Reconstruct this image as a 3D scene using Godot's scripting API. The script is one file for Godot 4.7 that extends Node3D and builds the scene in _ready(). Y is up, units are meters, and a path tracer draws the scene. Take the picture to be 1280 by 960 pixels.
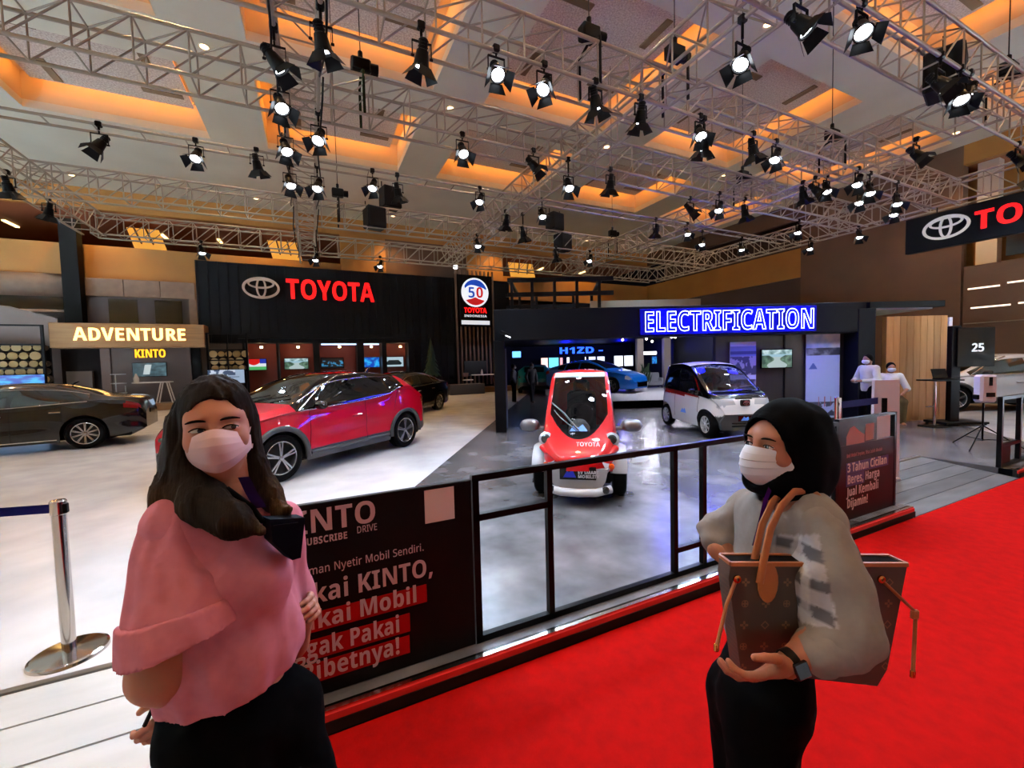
extends Node3D
# A car show stand in an exhibition hall. Units are metres, y is up; the stand's rails run along x, its depth along -z.

var used := {}
var mats := {}
var font_bold: SystemFont
var font_plain: SystemFont
var stage_y := 0.1

# ---------------------------------------------------------------- mesh collecting
class MB:
	var v := PackedVector3Array()
	var n := PackedVector3Array()
	var u := PackedVector2Array()
	var c := PackedColorArray()
	var colored := false
	func tri(a: Vector3, b: Vector3, d: Vector3, na: Vector3, nb: Vector3, nd: Vector3, ua := Vector2.ZERO, ub := Vector2.ZERO, ud := Vector2.ZERO) -> void:
		if (b - a).cross(d - a).dot(na + nb + nd) > 0.0:
			v.append(a); v.append(d); v.append(b)
			n.append(na); n.append(nd); n.append(nb)
			u.append(ua); u.append(ud); u.append(ub)
		else:
			v.append(a); v.append(b); v.append(d)
			n.append(na); n.append(nb); n.append(nd)
			u.append(ua); u.append(ub); u.append(ud)
	func quad(a: Vector3, b: Vector3, d: Vector3, e: Vector3, nn: Vector3) -> void:
		tri(a, b, d, nn, nn, nn, Vector2(0, 1), Vector2(1, 1), Vector2(1, 0))
		tri(a, d, e, nn, nn, nn, Vector2(0, 1), Vector2(1, 0), Vector2(0, 0))
	func box(p: Vector3, s: Vector3, b := Basis.IDENTITY, bev := 0.0) -> void:
		var h := s * 0.5
		bev = minf(bev, minf(h.x, minf(h.y, h.z)) * 0.9)
		for ax in 3:
			var a1 := (ax + 1) % 3
			var a2 := (ax + 2) % 3
			for sg: float in [-1.0, 1.0]:
				var nn := Vector3.ZERO
				nn[ax] = sg
				var q: Array[Vector3] = []
				for k: Vector2 in [Vector2(-1, -1), Vector2(1, -1), Vector2(1, 1), Vector2(-1, 1)]:
					var w := Vector3.ZERO
					w[ax] = sg * h[ax]
					w[a1] = k.x * (h[a1] - bev)
					w[a2] = k.y * (h[a2] - bev)
					q.append(p + b * w)
				quad(q[0], q[1], q[2], q[3], b * nn)
		if bev > 0.0:
			for ax in 3:
				var a1 := (ax + 1) % 3
				var a2 := (ax + 2) % 3
				for s1: float in [-1.0, 1.0]:
					for s2: float in [-1.0, 1.0]:
						var e: Array[Vector3] = []
						for t: float in [-1.0, 1.0]:
							var w1 := Vector3.ZERO
							w1[ax] = t * (h[ax] - bev)
							w1[a1] = s1 * h[a1]
							w1[a2] = s2 * (h[a2] - bev)
							var w2 := Vector3.ZERO
							w2[ax] = t * (h[ax] - bev)
							w2[a1] = s1 * (h[a1] - bev)
							w2[a2] = s2 * h[a2]
							e.append(p + b * w1)
							e.append(p + b * w2)
						var nn := Vector3.ZERO
						nn[a1] = s1
						nn[a2] = s2
						quad(e[0], e[1], e[3], e[2], (b * nn).normalized())
			for sx: float in [-1.0, 1.0]:
				for sy: float in [-1.0, 1.0]:
					for sz: float in [-1.0, 1.0]:
						var nn := (b * Vector3(sx, sy, sz)).normalized()
						tri(p + b * Vector3(sx * h.x, sy * (h.y - bev), sz * (h.z - bev)), p + b * Vector3(sx * (h.x - bev), sy * h.y, sz * (h.z - bev)), p + b * Vector3(sx * (h.x - bev), sy * (h.y - bev), sz * h.z), nn, nn, nn)
	func span(x0: float, x1: float, y0: float, y1: float, z0: float, z1: float, bev := 0.0) -> void:
		box(Vector3((x0 + x1) / 2, (y0 + y1) / 2, (z0 + z1) / 2), Vector3(absf(x1 - x0), absf(y1 - y0), absf(z1 - z0)), Basis.IDENTITY, bev)
	func bar(a: Vector3, b: Vector3, w: float, hgt := -1.0) -> void:
		var d := (b - a).normalized()
		var up := Vector3.UP if absf(d.y) < 0.95 else Vector3.RIGHT
		var r := up.cross(d).normalized()
		box((a + b) / 2, Vector3(w, w if hgt < 0 else hgt, (b - a).length()), Basis(r, d.cross(r), d))
	func tube(pts: Array, rad, sides := 6, caps := true) -> void:
		var m := pts.size()
		var fr := Vector3.ZERO
		var prev: Array[Vector3] = []
		var prevn: Array[Vector3] = []
		for i in m:
			var p: Vector3 = pts[i]
			var d: Vector3 = (pts[mini(i + 1, m - 1)] - pts[maxi(i - 1, 0)]).normalized()
			if i == 0:
				fr = (Vector3.UP if absf(d.y) < 0.9 else Vector3.RIGHT).cross(d).normalized()
			fr = (fr - d * fr.dot(d)).normalized()
			var g := d.cross(fr)
			var r: float = rad[i] if rad is Array else rad
			var ring: Array[Vector3] = []
			var rn: Array[Vector3] = []
			for k in sides:
				var t := TAU * k / sides
				var nn := fr * cos(t) + g * sin(t)
				rn.append(nn)
				ring.append(p + nn * r)
			if i > 0:
				for k in sides:
					var j := (k + 1) % sides
					tri(prev[k], prev[j], ring[j], prevn[k], prevn[j], rn[j], Vector2(float(k) / sides, i - 1), Vector2(float(k + 1) / sides, i - 1), Vector2(float(k + 1) / sides, i))
					tri(prev[k], ring[j], ring[k], prevn[k], rn[j], rn[k], Vector2(float(k) / sides, i - 1), Vector2(float(k + 1) / sides, i), Vector2(float(k) / sides, i))
			if caps and (i == 0 or i == m - 1):
				var cn := -d if i == 0 else d
				for k in range(1, sides - 1):
					tri(ring[0], ring[k], ring[k + 1], cn, cn, cn)
			prev = ring
			prevn = rn
	# profile: radius, height pairs along the axis of b.y
	func lathe(prof: Array, segs := 16, at := Vector3.ZERO, b := Basis.IDENTITY) -> void:
		for i in prof.size() - 1:
			var p: Vector2 = prof[i]
			var q: Vector2 = prof[i + 1]
			var dl := q - p
			if dl.length() < 1e-6:
				continue
			var n2 := Vector2(dl.y, -dl.x).normalized()
			for k in segs:
				var t0 := TAU * k / segs
				var t1 := TAU * (k + 1) / segs
				var e0 := Vector3(cos(t0), 0, sin(t0))
				var e1 := Vector3(cos(t1), 0, sin(t1))
				var n0 := b * (e0 * n2.x + Vector3.UP * n2.y)
				var n1 := b * (e1 * n2.x + Vector3.UP * n2.y)
				var a := at + b * (e0 * p.x + Vector3.UP * p.y)
				var bb := at + b * (e1 * p.x + Vector3.UP * p.y)
				var cc := at + b * (e1 * q.x + Vector3.UP * q.y)
				var dd := at + b * (e0 * q.x + Vector3.UP * q.y)
				if p.x > 1e-6:
					tri(a, bb, cc, n0, n1, n1, Vector2(float(k) / segs, p.y), Vector2(float(k + 1) / segs, p.y), Vector2(float(k + 1) / segs, q.y))
				if q.x > 1e-6:
					tri(a, cc, dd, n0, n1, n0, Vector2(float(k) / segs, p.y), Vector2(float(k + 1) / segs, q.y), Vector2(float(k) / segs, q.y))
	# a flat outline in xy pushed out along z from 0 to depth
	func prism(poly: PackedVector2Array, depth: float, x := Transform3D.IDENTITY) -> void:
		var ix := Geometry2D.triangulate_polygon(poly)
		var f := x.basis.z.normalized()
		for i in range(0, ix.size(), 3):
			for s in 2:
				var q: Array[Vector3] = []
				for k in 3:
					var w := poly[ix[i + k]]
					q.append(x * Vector3(w.x, w.y, depth * s))
				var nn := f if s == 1 else -f
				tri(q[0], q[1], q[2], nn, nn, nn, poly[ix[i]], poly[ix[i + 1]], poly[ix[i + 2]])
		var area := 0.0
		for i in poly.size():
			area += poly[i].cross(poly[(i + 1) % poly.size()])
		for i in poly.size():
			var a := poly[i]
			var b := poly[(i + 1) % poly.size()]
			var e := (b - a).normalized() * signf(area)
			var nn := (x.basis * Vector3(e.y, -e.x, 0)).normalized()
			quad(x * Vector3(a.x, a.y, 0), x * Vector3(b.x, b.y, 0), x * Vector3(b.x, b.y, depth), x * Vector3(a.x, a.y, depth), nn)
	# rows of points, smooth normals from neighbours; flip turns the normals
	func grid(rows: Array, wrap := false, flip := false) -> void:
		var m := rows.size()
		var w: int = rows[0].size()
		var nr := []
		for i in m:
			var line := PackedVector3Array()
			for j in w:
				var ju := (j + 1) % w if wrap else mini(j + 1, w - 1)
				var jd := (j - 1 + w) % w if wrap else maxi(j - 1, 0)
				var du: Vector3 = rows[mini(i + 1, m - 1)][j] - rows[maxi(i - 1, 0)][j]
				var dv: Vector3 = rows[i][ju] - rows[i][jd]
				var nn := du.cross(dv)
				if nn.length() < 1e-12:
					nn = Vector3.UP
				line.append(nn.normalized() * (-1.0 if flip else 1.0))
			nr.append(line)
		for i in m - 1:
			for j in (w if wrap else w - 1):
				var k := (j + 1) % w
				var a := Vector2(float(j) / w, float(i) / m)
				var b := Vector2(float(j + 1) / w, float(i) / m)
				var cc := Vector2(float(j + 1) / w, float(i + 1) / m)
				var d := Vector2(float(j) / w, float(i + 1) / m)
				tri(rows[i][j], rows[i][k], rows[i + 1][k], nr[i][j], nr[i][k], nr[i + 1][k], a, b, cc)
				tri(rows[i][j], rows[i + 1][k], rows[i + 1][j], nr[i][j], nr[i + 1][k], nr[i + 1][j], a, cc, d)
	func mesh() -> ArrayMesh:
		var arr := []
		arr.resize(Mesh.ARRAY_MAX)
		arr[Mesh.ARRAY_VERTEX] = v
		arr[Mesh.ARRAY_NORMAL] = n
		arr[Mesh.ARRAY_TEX_UV] = u
		if c.size() == v.size():
			arr[Mesh.ARRAY_COLOR] = c
		var m := ArrayMesh.new()
		m.add_surface_from_arrays(Mesh.PRIMITIVE_TRIANGLES, arr)
		return m

# ---------------------------------------------------------------- naming and placing
func numbered(called: String) -> String:
	used[called] = used.get(called, -1) + 1
	return called if used[called] == 0 else "%s_%03d" % [called, used[called]]

func tag(o: Node, label: String, category: String, group := "", kind := "") -> Node:
	if label: o.set_meta("label", label)
	if category: o.set_meta("category", category)
	if group: o.set_meta("group", group)
	if kind: o.set_meta("kind", kind)
	return o

func thing(called: String, label: String, category: String, at := Vector3.ZERO, turn := 0.0, group := "") -> Node3D:
	var o := Node3D.new()
	o.name = numbered(called)
	add_child(o)
	o.position = at
	o.rotation.y = turn
	tag(o, label, category, group)
	return o

func part(called: String, mb, m: Material, parent: Node, at := Vector3.ZERO, label := "") -> MeshInstance3D:
	var o := MeshInstance3D.new()
	o.name = called if parent != self else numbered(called)
	o.mesh = mb.mesh() if mb is MB else mb
	o.material_override = m
	o.cast_shadow = GeometryInstance3D.SHADOW_CASTING_SETTING_ON
	parent.add_child(o, true)
	o.position = at
	if label: o.set_meta("label", label)
	return o

func struct(called: String, mb, m: Material, label: String) -> MeshInstance3D:
	var o := part(called, mb, m, self)
	tag(o, label, "", "", "structure")
	return o

func cp(o: Node3D, label: String, group := "") -> Node3D:
	var base := o.name.rstrip("0123456789").rstrip("_")
	var r: Node3D = o.duplicate()
	r.name = numbered(base)
	add_child(r)
	tag(r, label, "", group)
	return r

# ---------------------------------------------------------------- materials
func mat(key: String, col: Color, rough := 0.6, metal := 0.0) -> StandardMaterial3D:
	if mats.has(key):
		return mats[key]
	var m := StandardMaterial3D.new()
	m.resource_name = key
	m.albedo_color = col
	m.roughness = rough
	m.metallic = metal
	if metal == 0.0 and rough > 0.2 and col.get_luminance() < 0.13:
		m.metallic_specular = 0.2
	mats[key] = m
	return m

# cloth, hair and other soft things hardly shine
func soft(key: String, col: Color, rough := 0.9) -> StandardMaterial3D:
	var m := mat(key, col, rough)
	m.metallic_specular = 0.12
	return m

func glow(key: String, col: Color, energy: float) -> StandardMaterial3D:
	if mats.has(key):
		return mats[key]
	var m := mat(key, col.darkened(0.3), 0.5)
	m.emission_enabled = true
	m.emission = col
	m.emission_energy_multiplier = energy
	return m

func noise_tex(freq: float, a: Color, b: Color, seed_ := 1, size := 256, octaves := 4, kind := FastNoiseLite.TYPE_SIMPLEX_SMOOTH) -> NoiseTexture2D:
	var f := FastNoiseLite.new()
	f.seed = seed_
	f.noise_type = kind
	f.frequency = freq
	f.fractal_octaves = octaves
	var t := NoiseTexture2D.new()
	t.width = size
	t.height = size
	t.seamless = true
	t.noise = f
	var g := Gradient.new()
	g.set_color(0, a)
	g.set_color(1, b)
	t.color_ramp = g
	return t

# a surface with grain: noise between two colours, laid on in world space
func grain(key: String, a: Color, b: Color, rough: float, freq: float, scale: Vector3, seed_ := 1, octaves := 4) -> StandardMaterial3D:
	if mats.has(key):
		return mats[key]
	var m := mat(key, Color.WHITE, rough)
	m.albedo_texture = noise_tex(freq, a, b, seed_, 256, octaves)
	m.uv1_triplanar = true
	m.uv1_world_triplanar = true
	m.uv1_scale = scale
	return m

func wood(key: String, a: Color, b: Color, rough: float, scale: Vector3, seed_ := 3) -> StandardMaterial3D:
	return grain(key, a, b, rough, 0.02, scale, seed_, 5)

func picture(key: String, im: Image, energy := 0.0, rough := 0.4) -> StandardMaterial3D:
	if mats.has(key):
		return mats[key]
	var m := mat(key, Color.WHITE, rough)
	var t := ImageTexture.create_from_image(im)
	if energy > 0.0:
		m.albedo_color = Color(0.02, 0.02, 0.02)
		m.emission_enabled = true
		m.emission = Color.WHITE
		m.emission_operator = BaseMaterial3D.EMISSION_OP_MULTIPLY
		m.emission_texture = t
		m.emission_energy_multiplier = energy
	else:
		m.albedo_texture = t
	m.texture_repeat = false
	return m

# lettering: one mesh for a line of writing; its origin is the left end of the baseline
func letters(text: String, height: float, depth: float, bold := true, spacing := 0.0) -> Mesh:
	var t := TextMesh.new()
	t.text = text
	t.font = font_bold if bold else font_plain
	t.font_size = 64
	t.pixel_size = height / 46.0
	t.depth = depth
	t.curve_step = 2.0
	t.horizontal_alignment = HORIZONTAL_ALIGNMENT_LEFT
	t.vertical_alignment = VERTICAL_ALIGNMENT_BOTTOM
	t.offset = Vector2(0, -t.font.get_descent(64))
	return t

# a row of separate letters, each a child named letter; returns the width
func letter_row(text: String, height: float, depth: float, m: Material, parent: Node3D, at: Vector3, width := -1.0, bold := true) -> float:
	var f: Font = font_bold if bold else font_plain
	var adv := PackedFloat32Array()
	var total := 0.0
	for ch in text:
		var w := f.get_string_size(ch, HORIZONTAL_ALIGNMENT_LEFT, -1, 64).x * height / 46.0
		adv.append(w)
		total += w
	var sx := 1.0 if width < 0 else width / total
	var x := 0.0
	for i in text.length():
		if text[i] != " ":
			var t: TextMesh = letters(text[i], height, depth, bold)
			var o := part("letter", t, m, parent, at + Vector3(x * sx, 0, 0))
			o.scale.x = sx
		x += adv[i]
	return total * sx
# ---------------------------------------------------------------- camera and light
func setup() -> void:
	font_bold = SystemFont.new()
	font_bold.font_names = PackedStringArray(["Droid Sans"])
	font_bold.font_weight = 700
	font_plain = SystemFont.new()
	font_plain.font_names = PackedStringArray(["Droid Sans"])
	var cam := Camera3D.new()
	cam.name = "camera"
	cam.position = Vector3(0, 1.7, 0)
	cam.rotation_degrees = Vector3(-2.75, -25.5, -1.43)
	cam.fov = 2.0 * rad_to_deg(atan(480.0 / 520.0))
	cam.near = 0.05
	cam.far = 200.0
	add_child(cam)
	cam.current = true
	var we := WorldEnvironment.new()
	we.name = "environment"
	var e := Environment.new()
	e.background_mode = Environment.BG_COLOR
	e.background_color = Color(0.02, 0.02, 0.025)
	e.tonemap_mode = Environment.TONE_MAPPER_LINEAR
	e.tonemap_exposure = 1.0
	e.sdfgi_enabled = true
	e.ssao_enabled = true
	e.ssil_enabled = true
	we.environment = e
	add_child(we)
# ---------------------------------------------------------------- the hall
const COFFER_X := [-14.7, -8.0, -1.2, 5.45, 12.3, 19.1]
const COFFER_W := 4.95
const COFFER_Z := [[-19.0, -14.7], [-13.05, -7.9], [-6.3, -1.15], [0.5, 5.6]]
const CEIL := 10.3

func hall() -> void:
	var cream := grain("ceiling_plaster", Color(0.82, 0.83, 0.78), Color(0.77, 0.78, 0.73), 0.9, 0.01, Vector3(0.1, 0.1, 0.1))
	var speck := grain("speckled_ceiling_board", Color(0.62, 0.58, 0.55), Color(0.86, 0.84, 0.82), 0.85, 0.12, Vector3(0.5, 0.5, 0.5), 8, 2)
	var tan := grain("tan_panel", Color(0.60, 0.41, 0.155), Color(0.54, 0.36, 0.13), 0.55, 0.01, Vector3(0.15, 0.15, 0.15))
	var brown := grain("brown_panel", Color(0.33, 0.23, 0.155), Color(0.29, 0.20, 0.14), 0.5, 0.01, Vector3(0.2, 0.2, 0.2))
	var dark := mat("dark_brown_wall", Color(0.22, 0.15, 0.12), 0.6)
	var red := mat("gallery_soffit", Color(0.48, 0.25, 0.13), 0.6)
	var black := mat("black_paint", Color(0.022, 0.02, 0.022), 0.5)
	var reveal := mat("coffer_reveal_paint", Color(0.78, 0.70, 0.56), 0.85)
	# ceiling slab, in cells round the coffers
	var xs := [-30.0]
	for x0: float in COFFER_X:
		xs.append(x0); xs.append(x0 + COFFER_W)
	xs.append(25.2)
	var zs := [-26.2]
	for zr: Array in COFFER_Z:
		zs.append(zr[0]); zs.append(zr[1])
	zs.append(12.0)
	var mb := MB.new()
	for i in xs.size() - 1:
		for j in zs.size() - 1:
			if i % 2 == 1 and j % 2 == 1:
				continue
			mb.span(xs[i], xs[i + 1], CEIL, CEIL + 0.25, zs[j], zs[j + 1])
	var ceiling := struct("ceiling", mb, cream, "cream ceiling with deep rectangular coffers")
	var lampstrip := glow("cove_strip", Color(1.0, 0.55, 0.18), 1.5)
	for x0: float in COFFER_X:
		for zr: Array in COFFER_Z:
			var x1 := x0 + COFFER_W
			var z0: float = zr[0]
			var z1: float = zr[1]
			var e := 0.38
			var yp := CEIL + 0.78
			var yt := CEIL + 1.12
			var r := MB.new()
			# upright sides, closed above; the speckled panel hangs free inside with lamps behind its rim
			r.span(x0 - 0.06, x0, CEIL + 0.245, yt, z0 - 0.06, z1 + 0.06)
			r.span(x1, x1 + 0.06, CEIL + 0.245, yt, z0 - 0.06, z1 + 0.06)
			r.span(x0, x1, CEIL + 0.245, yt, z0 - 0.06, z0)
			r.span(x0, x1, CEIL + 0.245, yt, z1, z1 + 0.06)
			r.span(x0 - 0.06, x1 + 0.06, yt, yt + 0.05, z0 - 0.06, z1 + 0.06)
			part("coffer_reveal", r, reveal, ceiling)
			var p := MB.new()
			p.span(x0 + e, x1 - e, yp, yp + 0.06, z0 + e, z1 - e)
			part("coffer_panel", p, speck, ceiling)
			var bronze := mat("bronze_vent", Color(0.36, 0.29, 0.2), 0.5)
			for k in 4:
				var vx := lerpf(x0, x1, 0.22 if k < 2 else 0.78)
				var vz := lerpf(z0, z1, 0.24 if k % 2 == 0 else 0.72)
				var w := MB.new()
				if k == 1 or k == 2:
					w.span(vx - 0.55, vx + 0.55, yp - 0.03, yp, vz - 0.11, vz + 0.11)
				else:
					w.span(vx - 0.11, vx + 0.11, yp - 0.03, yp, vz - 0.55, vz + 0.55)
				part("vent", w, bronze, ceiling)
			# cove lamps above the rim of the panel, turned to the sides
			var yl := yp + 0.16
			var strips := [[Vector3((x0 + x1) / 2, yl, z0 + e + 0.06), x1 - x0 - 2 * e, 0.0], [Vector3((x0 + x1) / 2, yl, z1 - e - 0.06), x1 - x0 - 2 * e, PI], [Vector3(x0 + e + 0.06, yl, (z0 + z1) / 2), z1 - z0 - 2 * e, PI / 2], [Vector3(x1 - e - 0.06, yl, (z0 + z1) / 2), z1 - z0 - 2 * e, -PI / 2]]
			for s: Array in strips:
				var b := Basis(Vector3.UP, s[2])
				var q := MB.new()
				q.box(s[0], Vector3(s[1], 0.04, 0.05), b)
				part("cove_lamp", q, lampstrip, ceiling)
				var l := AreaLight3D.new()
				l.name = "cove_light"
				l.area_size = Vector2(s[1], 0.06)
				l.light_color = Color(1.0, 0.62, 0.24)
				l.light_energy = 2.2
				l.area_range = 40.0
				l.shadow_enabled = true
				ceiling.add_child(l, true)
				l.position = s[0] + b * Vector3(0, -0.01, -0.04)
				l.basis = b * Basis(Vector3.RIGHT, -0.5)
	# recessed round downlights between the coffers
	var ring := MB.new()
	ring.lathe([Vector2(0.10, 0.0), Vector2(0.14, -0.02), Vector2(0.15, 0.0)], 14)
	var disc := MB.new()
	disc.lathe([Vector2(0, 0.0), Vector2(0.10, 0.0)], 14)
	var warm := glow("downlight_glow", Color(1.0, 0.82, 0.6), 9.0)
	var trim_m := mat("downlight_trim", Color(0.8, 0.78, 0.72), 0.4)
	var spots := [Vector2(10.98, -7.13), Vector2(-2.23, -13.74), Vector2(4.52, -13.73), Vector2(-2.2, -24.6), Vector2(4.5, -24.6), Vector2(11.1, -24.6), Vector2(17.9, -24.6), Vector2(23.1, -7.5), Vector2(11.0, -13.7), Vector2(17.8, -13.7), Vector2(-9.0, -13.7), Vector2(-9.0, -24.6), Vector2(-2.2, -7.1), Vector2(4.5, -7.1), Vector2(-2.2, -0.3), Vector2(4.5, -0.3), Vector2(11.0, -0.3), Vector2(-9, -0.3)]
	for s in spots:
		var o := Node3D.new()
		o.name = "downlight"
		ceiling.add_child(o, true)
		o.position = Vector3(s.x, CEIL - 0.012, s.y)
		part("trim_ring", ring, trim_m, o)
		part("lens", disc, warm, o)
		var l := SpotLight3D.new()
		l.name = "downlight_lamp"
		l.light_color = Color(1.0, 0.78, 0.52)
		l.light_energy = 26.0
		l.spot_angle = 50.0
		l.spot_angle_attenuation = 0.6
		l.spot_range = 40.0
		l.light_size = 0.1
		l.shadow_enabled = true
		o.add_child(l)
		l.position = Vector3(0, -0.05, 0)
		l.rotation.x = -PI / 2
	# back wall: bulkhead, gallery behind a parapet, piers
	mb = MB.new()
	mb.span(-30, 25.2, 9.35, CEIL + 0.25, -26.2, -26.0)
	var bw := struct("wall_back", mb, tan, "tan bulkhead along the far end of the hall under the ceiling")
	mb = MB.new()
	mb.span(-30, -4.9, 6.15, 7.7, -26.35, -26.0)
	mb.span(-4.9, 1.7, 6.15, 7.7, -26.35, -26.0)
	mb.span(11.9, 25.0, 6.15, 7.7, -26.35, -26.0)
	part("parapet", mb, tan, bw)
	mb = MB.new()
	mb.span(1.7, 4.2, 0, 9.35, -26.3, -25.9)
	part("pier", mb, tan, bw)
	mb = MB.new()
	mb.span(9.3, 11.9, 0, 9.35, -26.3, -25.9)
	part("pier", mb, tan, bw)
	mb = MB.new()
	mb.span(4.2, 9.3, 0, 9.35, -26.2, -26.0)
	part("brown_wall_panel", mb, brown, bw)
	mb = MB.new()
	mb.span(-30, 25.0, 0, 6.15, -26.5, -26.3)
	part("lower_wall", mb, dark, bw)
	mb = MB.new()
	mb.span(-30, 25.0, 9.35, 9.5, -33.6, -26.1)
	part("gallery_soffit", mb, red, bw)
	mb = MB.new()
	mb.span(-30, 25.0, 6.0, 9.5, -33.8, -33.6)
	part("gallery_wall", mb, red, bw)
	mb = MB.new()
	mb.span(-30, 25.0, 5.95, 6.15, -33.8, -26.3)
	part("gallery_deck", mb, dark, bw)
	var gl := glow("gallery_strip_light", Color(1.0, 0.86, 0.55), 5.0)
	for x: float in [-18.0, -13.3, -11.3, -7.2, -4.6, -0.6, 13.0, 17.0, 21.0]:
		mb = MB.new()
		mb.box(Vector3(x, 9.32, -29.8), Vector3(0.14, 0.06, 1.1), Basis(Vector3.UP, 0.0))
		part("strip_light", mb, gl, bw)
		var l := AreaLight3D.new()
		l.name = "strip_lamp"
		l.area_size = Vector2(0.14, 1.1)
		l.light_color = Color(1.0, 0.78, 0.45)
		l.light_energy = 5.0
		l.area_range = 40.0
		l.shadow_enabled = true
		bw.add_child(l, true)
		l.position = Vector3(x, 9.27, -29.8)
		l.rotation.x = -PI / 2
	# lit slanting light wells in the gallery, barred by dark beams
	var lit := glow("lit_opening_panel", Color(1.0, 0.70, 0.28), 0.75)
	for q: Array in [[-7.6, 1.3, 0.5], [-1.3, 1.5, 0.35], [2.9, 0.5, -0.4], [14.2, 2.0, 0.0]]:
		mb = MB.new()
		mb.prism(PackedVector2Array([Vector2(-q[1] / 2, 0.75), Vector2(q[1] / 2, 0.75), Vector2(q[1] / 2 + q[2], -0.75), Vector2(-q[1] / 2 + q[2], -0.75)]), 0.08, Transform3D(Basis(Vector3.RIGHT, -0.35), Vector3(q[0], 8.4, -27.6)))
		var lp := part("light_well", mb, lit, bw)
		for k in 2:
			mb = MB.new()
			var bx: float = q[0] + q[1] * (k * 0.36 - 0.18)
			mb.bar(Vector3(bx, 9.1, -27.25), Vector3(bx + q[2] * 0.6, 8.1, -27.55), 0.06)
			part("well_beam", mb, mat("well_beam_brown", Color(0.42, 0.27, 0.12), 0.6), lp)
	# concrete front with two windows, black column, duct and dark glazing at the far left
	var stone := grain("beige_stone", Color(0.48, 0.40, 0.34), Color(0.40, 0.33, 0.28), 0.7, 0.02, Vector3(0.4, 0.4, 0.4))
	for k in 3:
		mb = MB.new()
		mb.span(-9.2 + k * 1.36, -9.2 + (k + 1) * 1.36 - 0.02, 5.3, 6.12, -26.0, -25.6, 0.01)
		part("stone_panel", mb, stone, bw)
	mb = MB.new()
	mb.span(-5.4, -5.1, 3.0, 5.3, -26.0, -25.6)
	part("stone_pier", mb, stone, bw)
	mb = MB.new()
	mb.span(-9.2, -5.4, 3.0, 5.28, -26.0, -25.7)
	part("brown_infill", mb, mat("infill_brown", Color(0.20, 0.14, 0.12), 0.5), bw)
	var glass := mat("dark_glass", Color(0.04, 0.045, 0.05), 0.08)
	for x: float in [-7.9, -6.2]:
		mb = MB.new()
		mb.span(x - 0.55, x + 0.5, 4.1, 5.2, -25.72, -25.66)
		part("window_pane", mb, glass, bw)
	mb = MB.new()
	mb.span(-9.8, -9.22, 0, 8.6, -25.7, -25.2)
	struct("trim_1", mb, black, "tall black column left of the stone front over the lit fascia")
	mb = MB.new()
	mb.lathe([Vector2(0.55, 0), Vector2(0.55, 20)], 20, Vector3(-9.8, 5.75, -26.1), Basis(Vector3.UP, Vector3.LEFT, Vector3.BACK))
	part("round_soffit", mb, stone, bw)
	mb = MB.new()
	mb.span(-30, -9.8, 4.6, 5.25, -26.0, -25.9)
	part("dark_glazing", mb, glass, bw)
	mb = MB.new()
	mb.span(-30, -9.6, 4.52, 4.62, -26.0, -25.5)
	part("ledge", mb, mat("pale_ledge", Color(0.75, 0.7, 0.68), 0.3), bw)
	# right wall: pier, gallery beyond it, recess with columns nearer
	mb = MB.new()
	mb.span(24.8, 25.3, 0, CEIL + 0.2, -14.2, -7.8)
	var rw := struct("wall_right", mb, brown, "plain brown panelled wall on the right side of the hall")
	mb = MB.new()
	mb.span(24.8, 25.1, 6.15, 7.75, -26.2, -14.2)
	part("parapet", mb, tan, rw)
	mb = MB.new()
	mb.span(24.95, 25.3, 0, 6.15, -26.2, -14.2)
	part("lower_wall", mb, dark, rw)
	mb = MB.new()
	mb.span(24.8, 25.1, 9.35, CEIL + 0.2, -26.2, -14.2)
	part("bulkhead", mb, brown, rw)
	mb = MB.new()
	mb.span(27.0, 27.2, 5, 10, -26.2, -14.2)
	part("gallery_wall", mb, dark, rw)
	mb = MB.new()
	mb.span(24.8, 25.1, 9.5, CEIL + 0.2, -7.8, 12)
	part("bulkhead", mb, tan, rw)
	mb = MB.new()
	mb.span(26.6, 26.9, 0, 9.6, -14.2, 12)
	part("recess_wall", mb, tan, rw)
	mb = MB.new()
	mb.span(25.0, 26.9, 9.5, 9.7, -14.2, 12)
	part("recess_soffit", mb, red, rw)
	mb = MB.new()
	mb.span(24.9, 25.2, 0, 5.3, -7.75, 12)
	part("wood_cladding", mb, brown, rw)
	var white := mat("white_column_paint", Color(0.8, 0.8, 0.78), 0.6)
	for z: float in [-7.2, -3.0]:
		mb = MB.new()
		mb.span(25.2, 25.7, 5.3, 9.5, z - 0.3, z + 0.3)
		part("white_column", mb, white, rw)
	mb = MB.new()
	mb.span(25.0, 25.15, 5.5, 6.3, -6.6, 12)
	part("dark_glazing", mb, glass, rw)
	var line := glow("line_light", Color(1.0, 0.93, 0.85), 1.6)
	for q: Array in [[4.35, -7.6, -6.7], [4.42, -6.5, -5.2], [3.55, -7.5, -6.4], [3.58, -6.2, -4.0]]:
		mb = MB.new()
		mb.span(24.86, 24.9, q[0] - 0.03, q[0] + 0.03, q[1], q[2])
		part("line_light", mb, line, rw)
	mb = MB.new()
	mb.span(24.85, 24.9, 2.9, 2.94, -7.7, 12)
	part("metal_trim", mb, mat("brushed_trim", Color(0.6, 0.58, 0.55), 0.3, 0.8), rw)
	# the sides of the hall out of view
	mb = MB.new()
	mb.span(-30.3, -30, 0, CEIL + 1.5, -33.8, 12)
	struct("wall_left", mb, tan, "tan wall on the far left side of the hall")
	mb = MB.new()
	mb.span(-30, 27.2, 0, CEIL + 1.5, 12, 12.3)
	struct("wall_front", mb, tan, "tan wall behind the viewer closing the hall")

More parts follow.
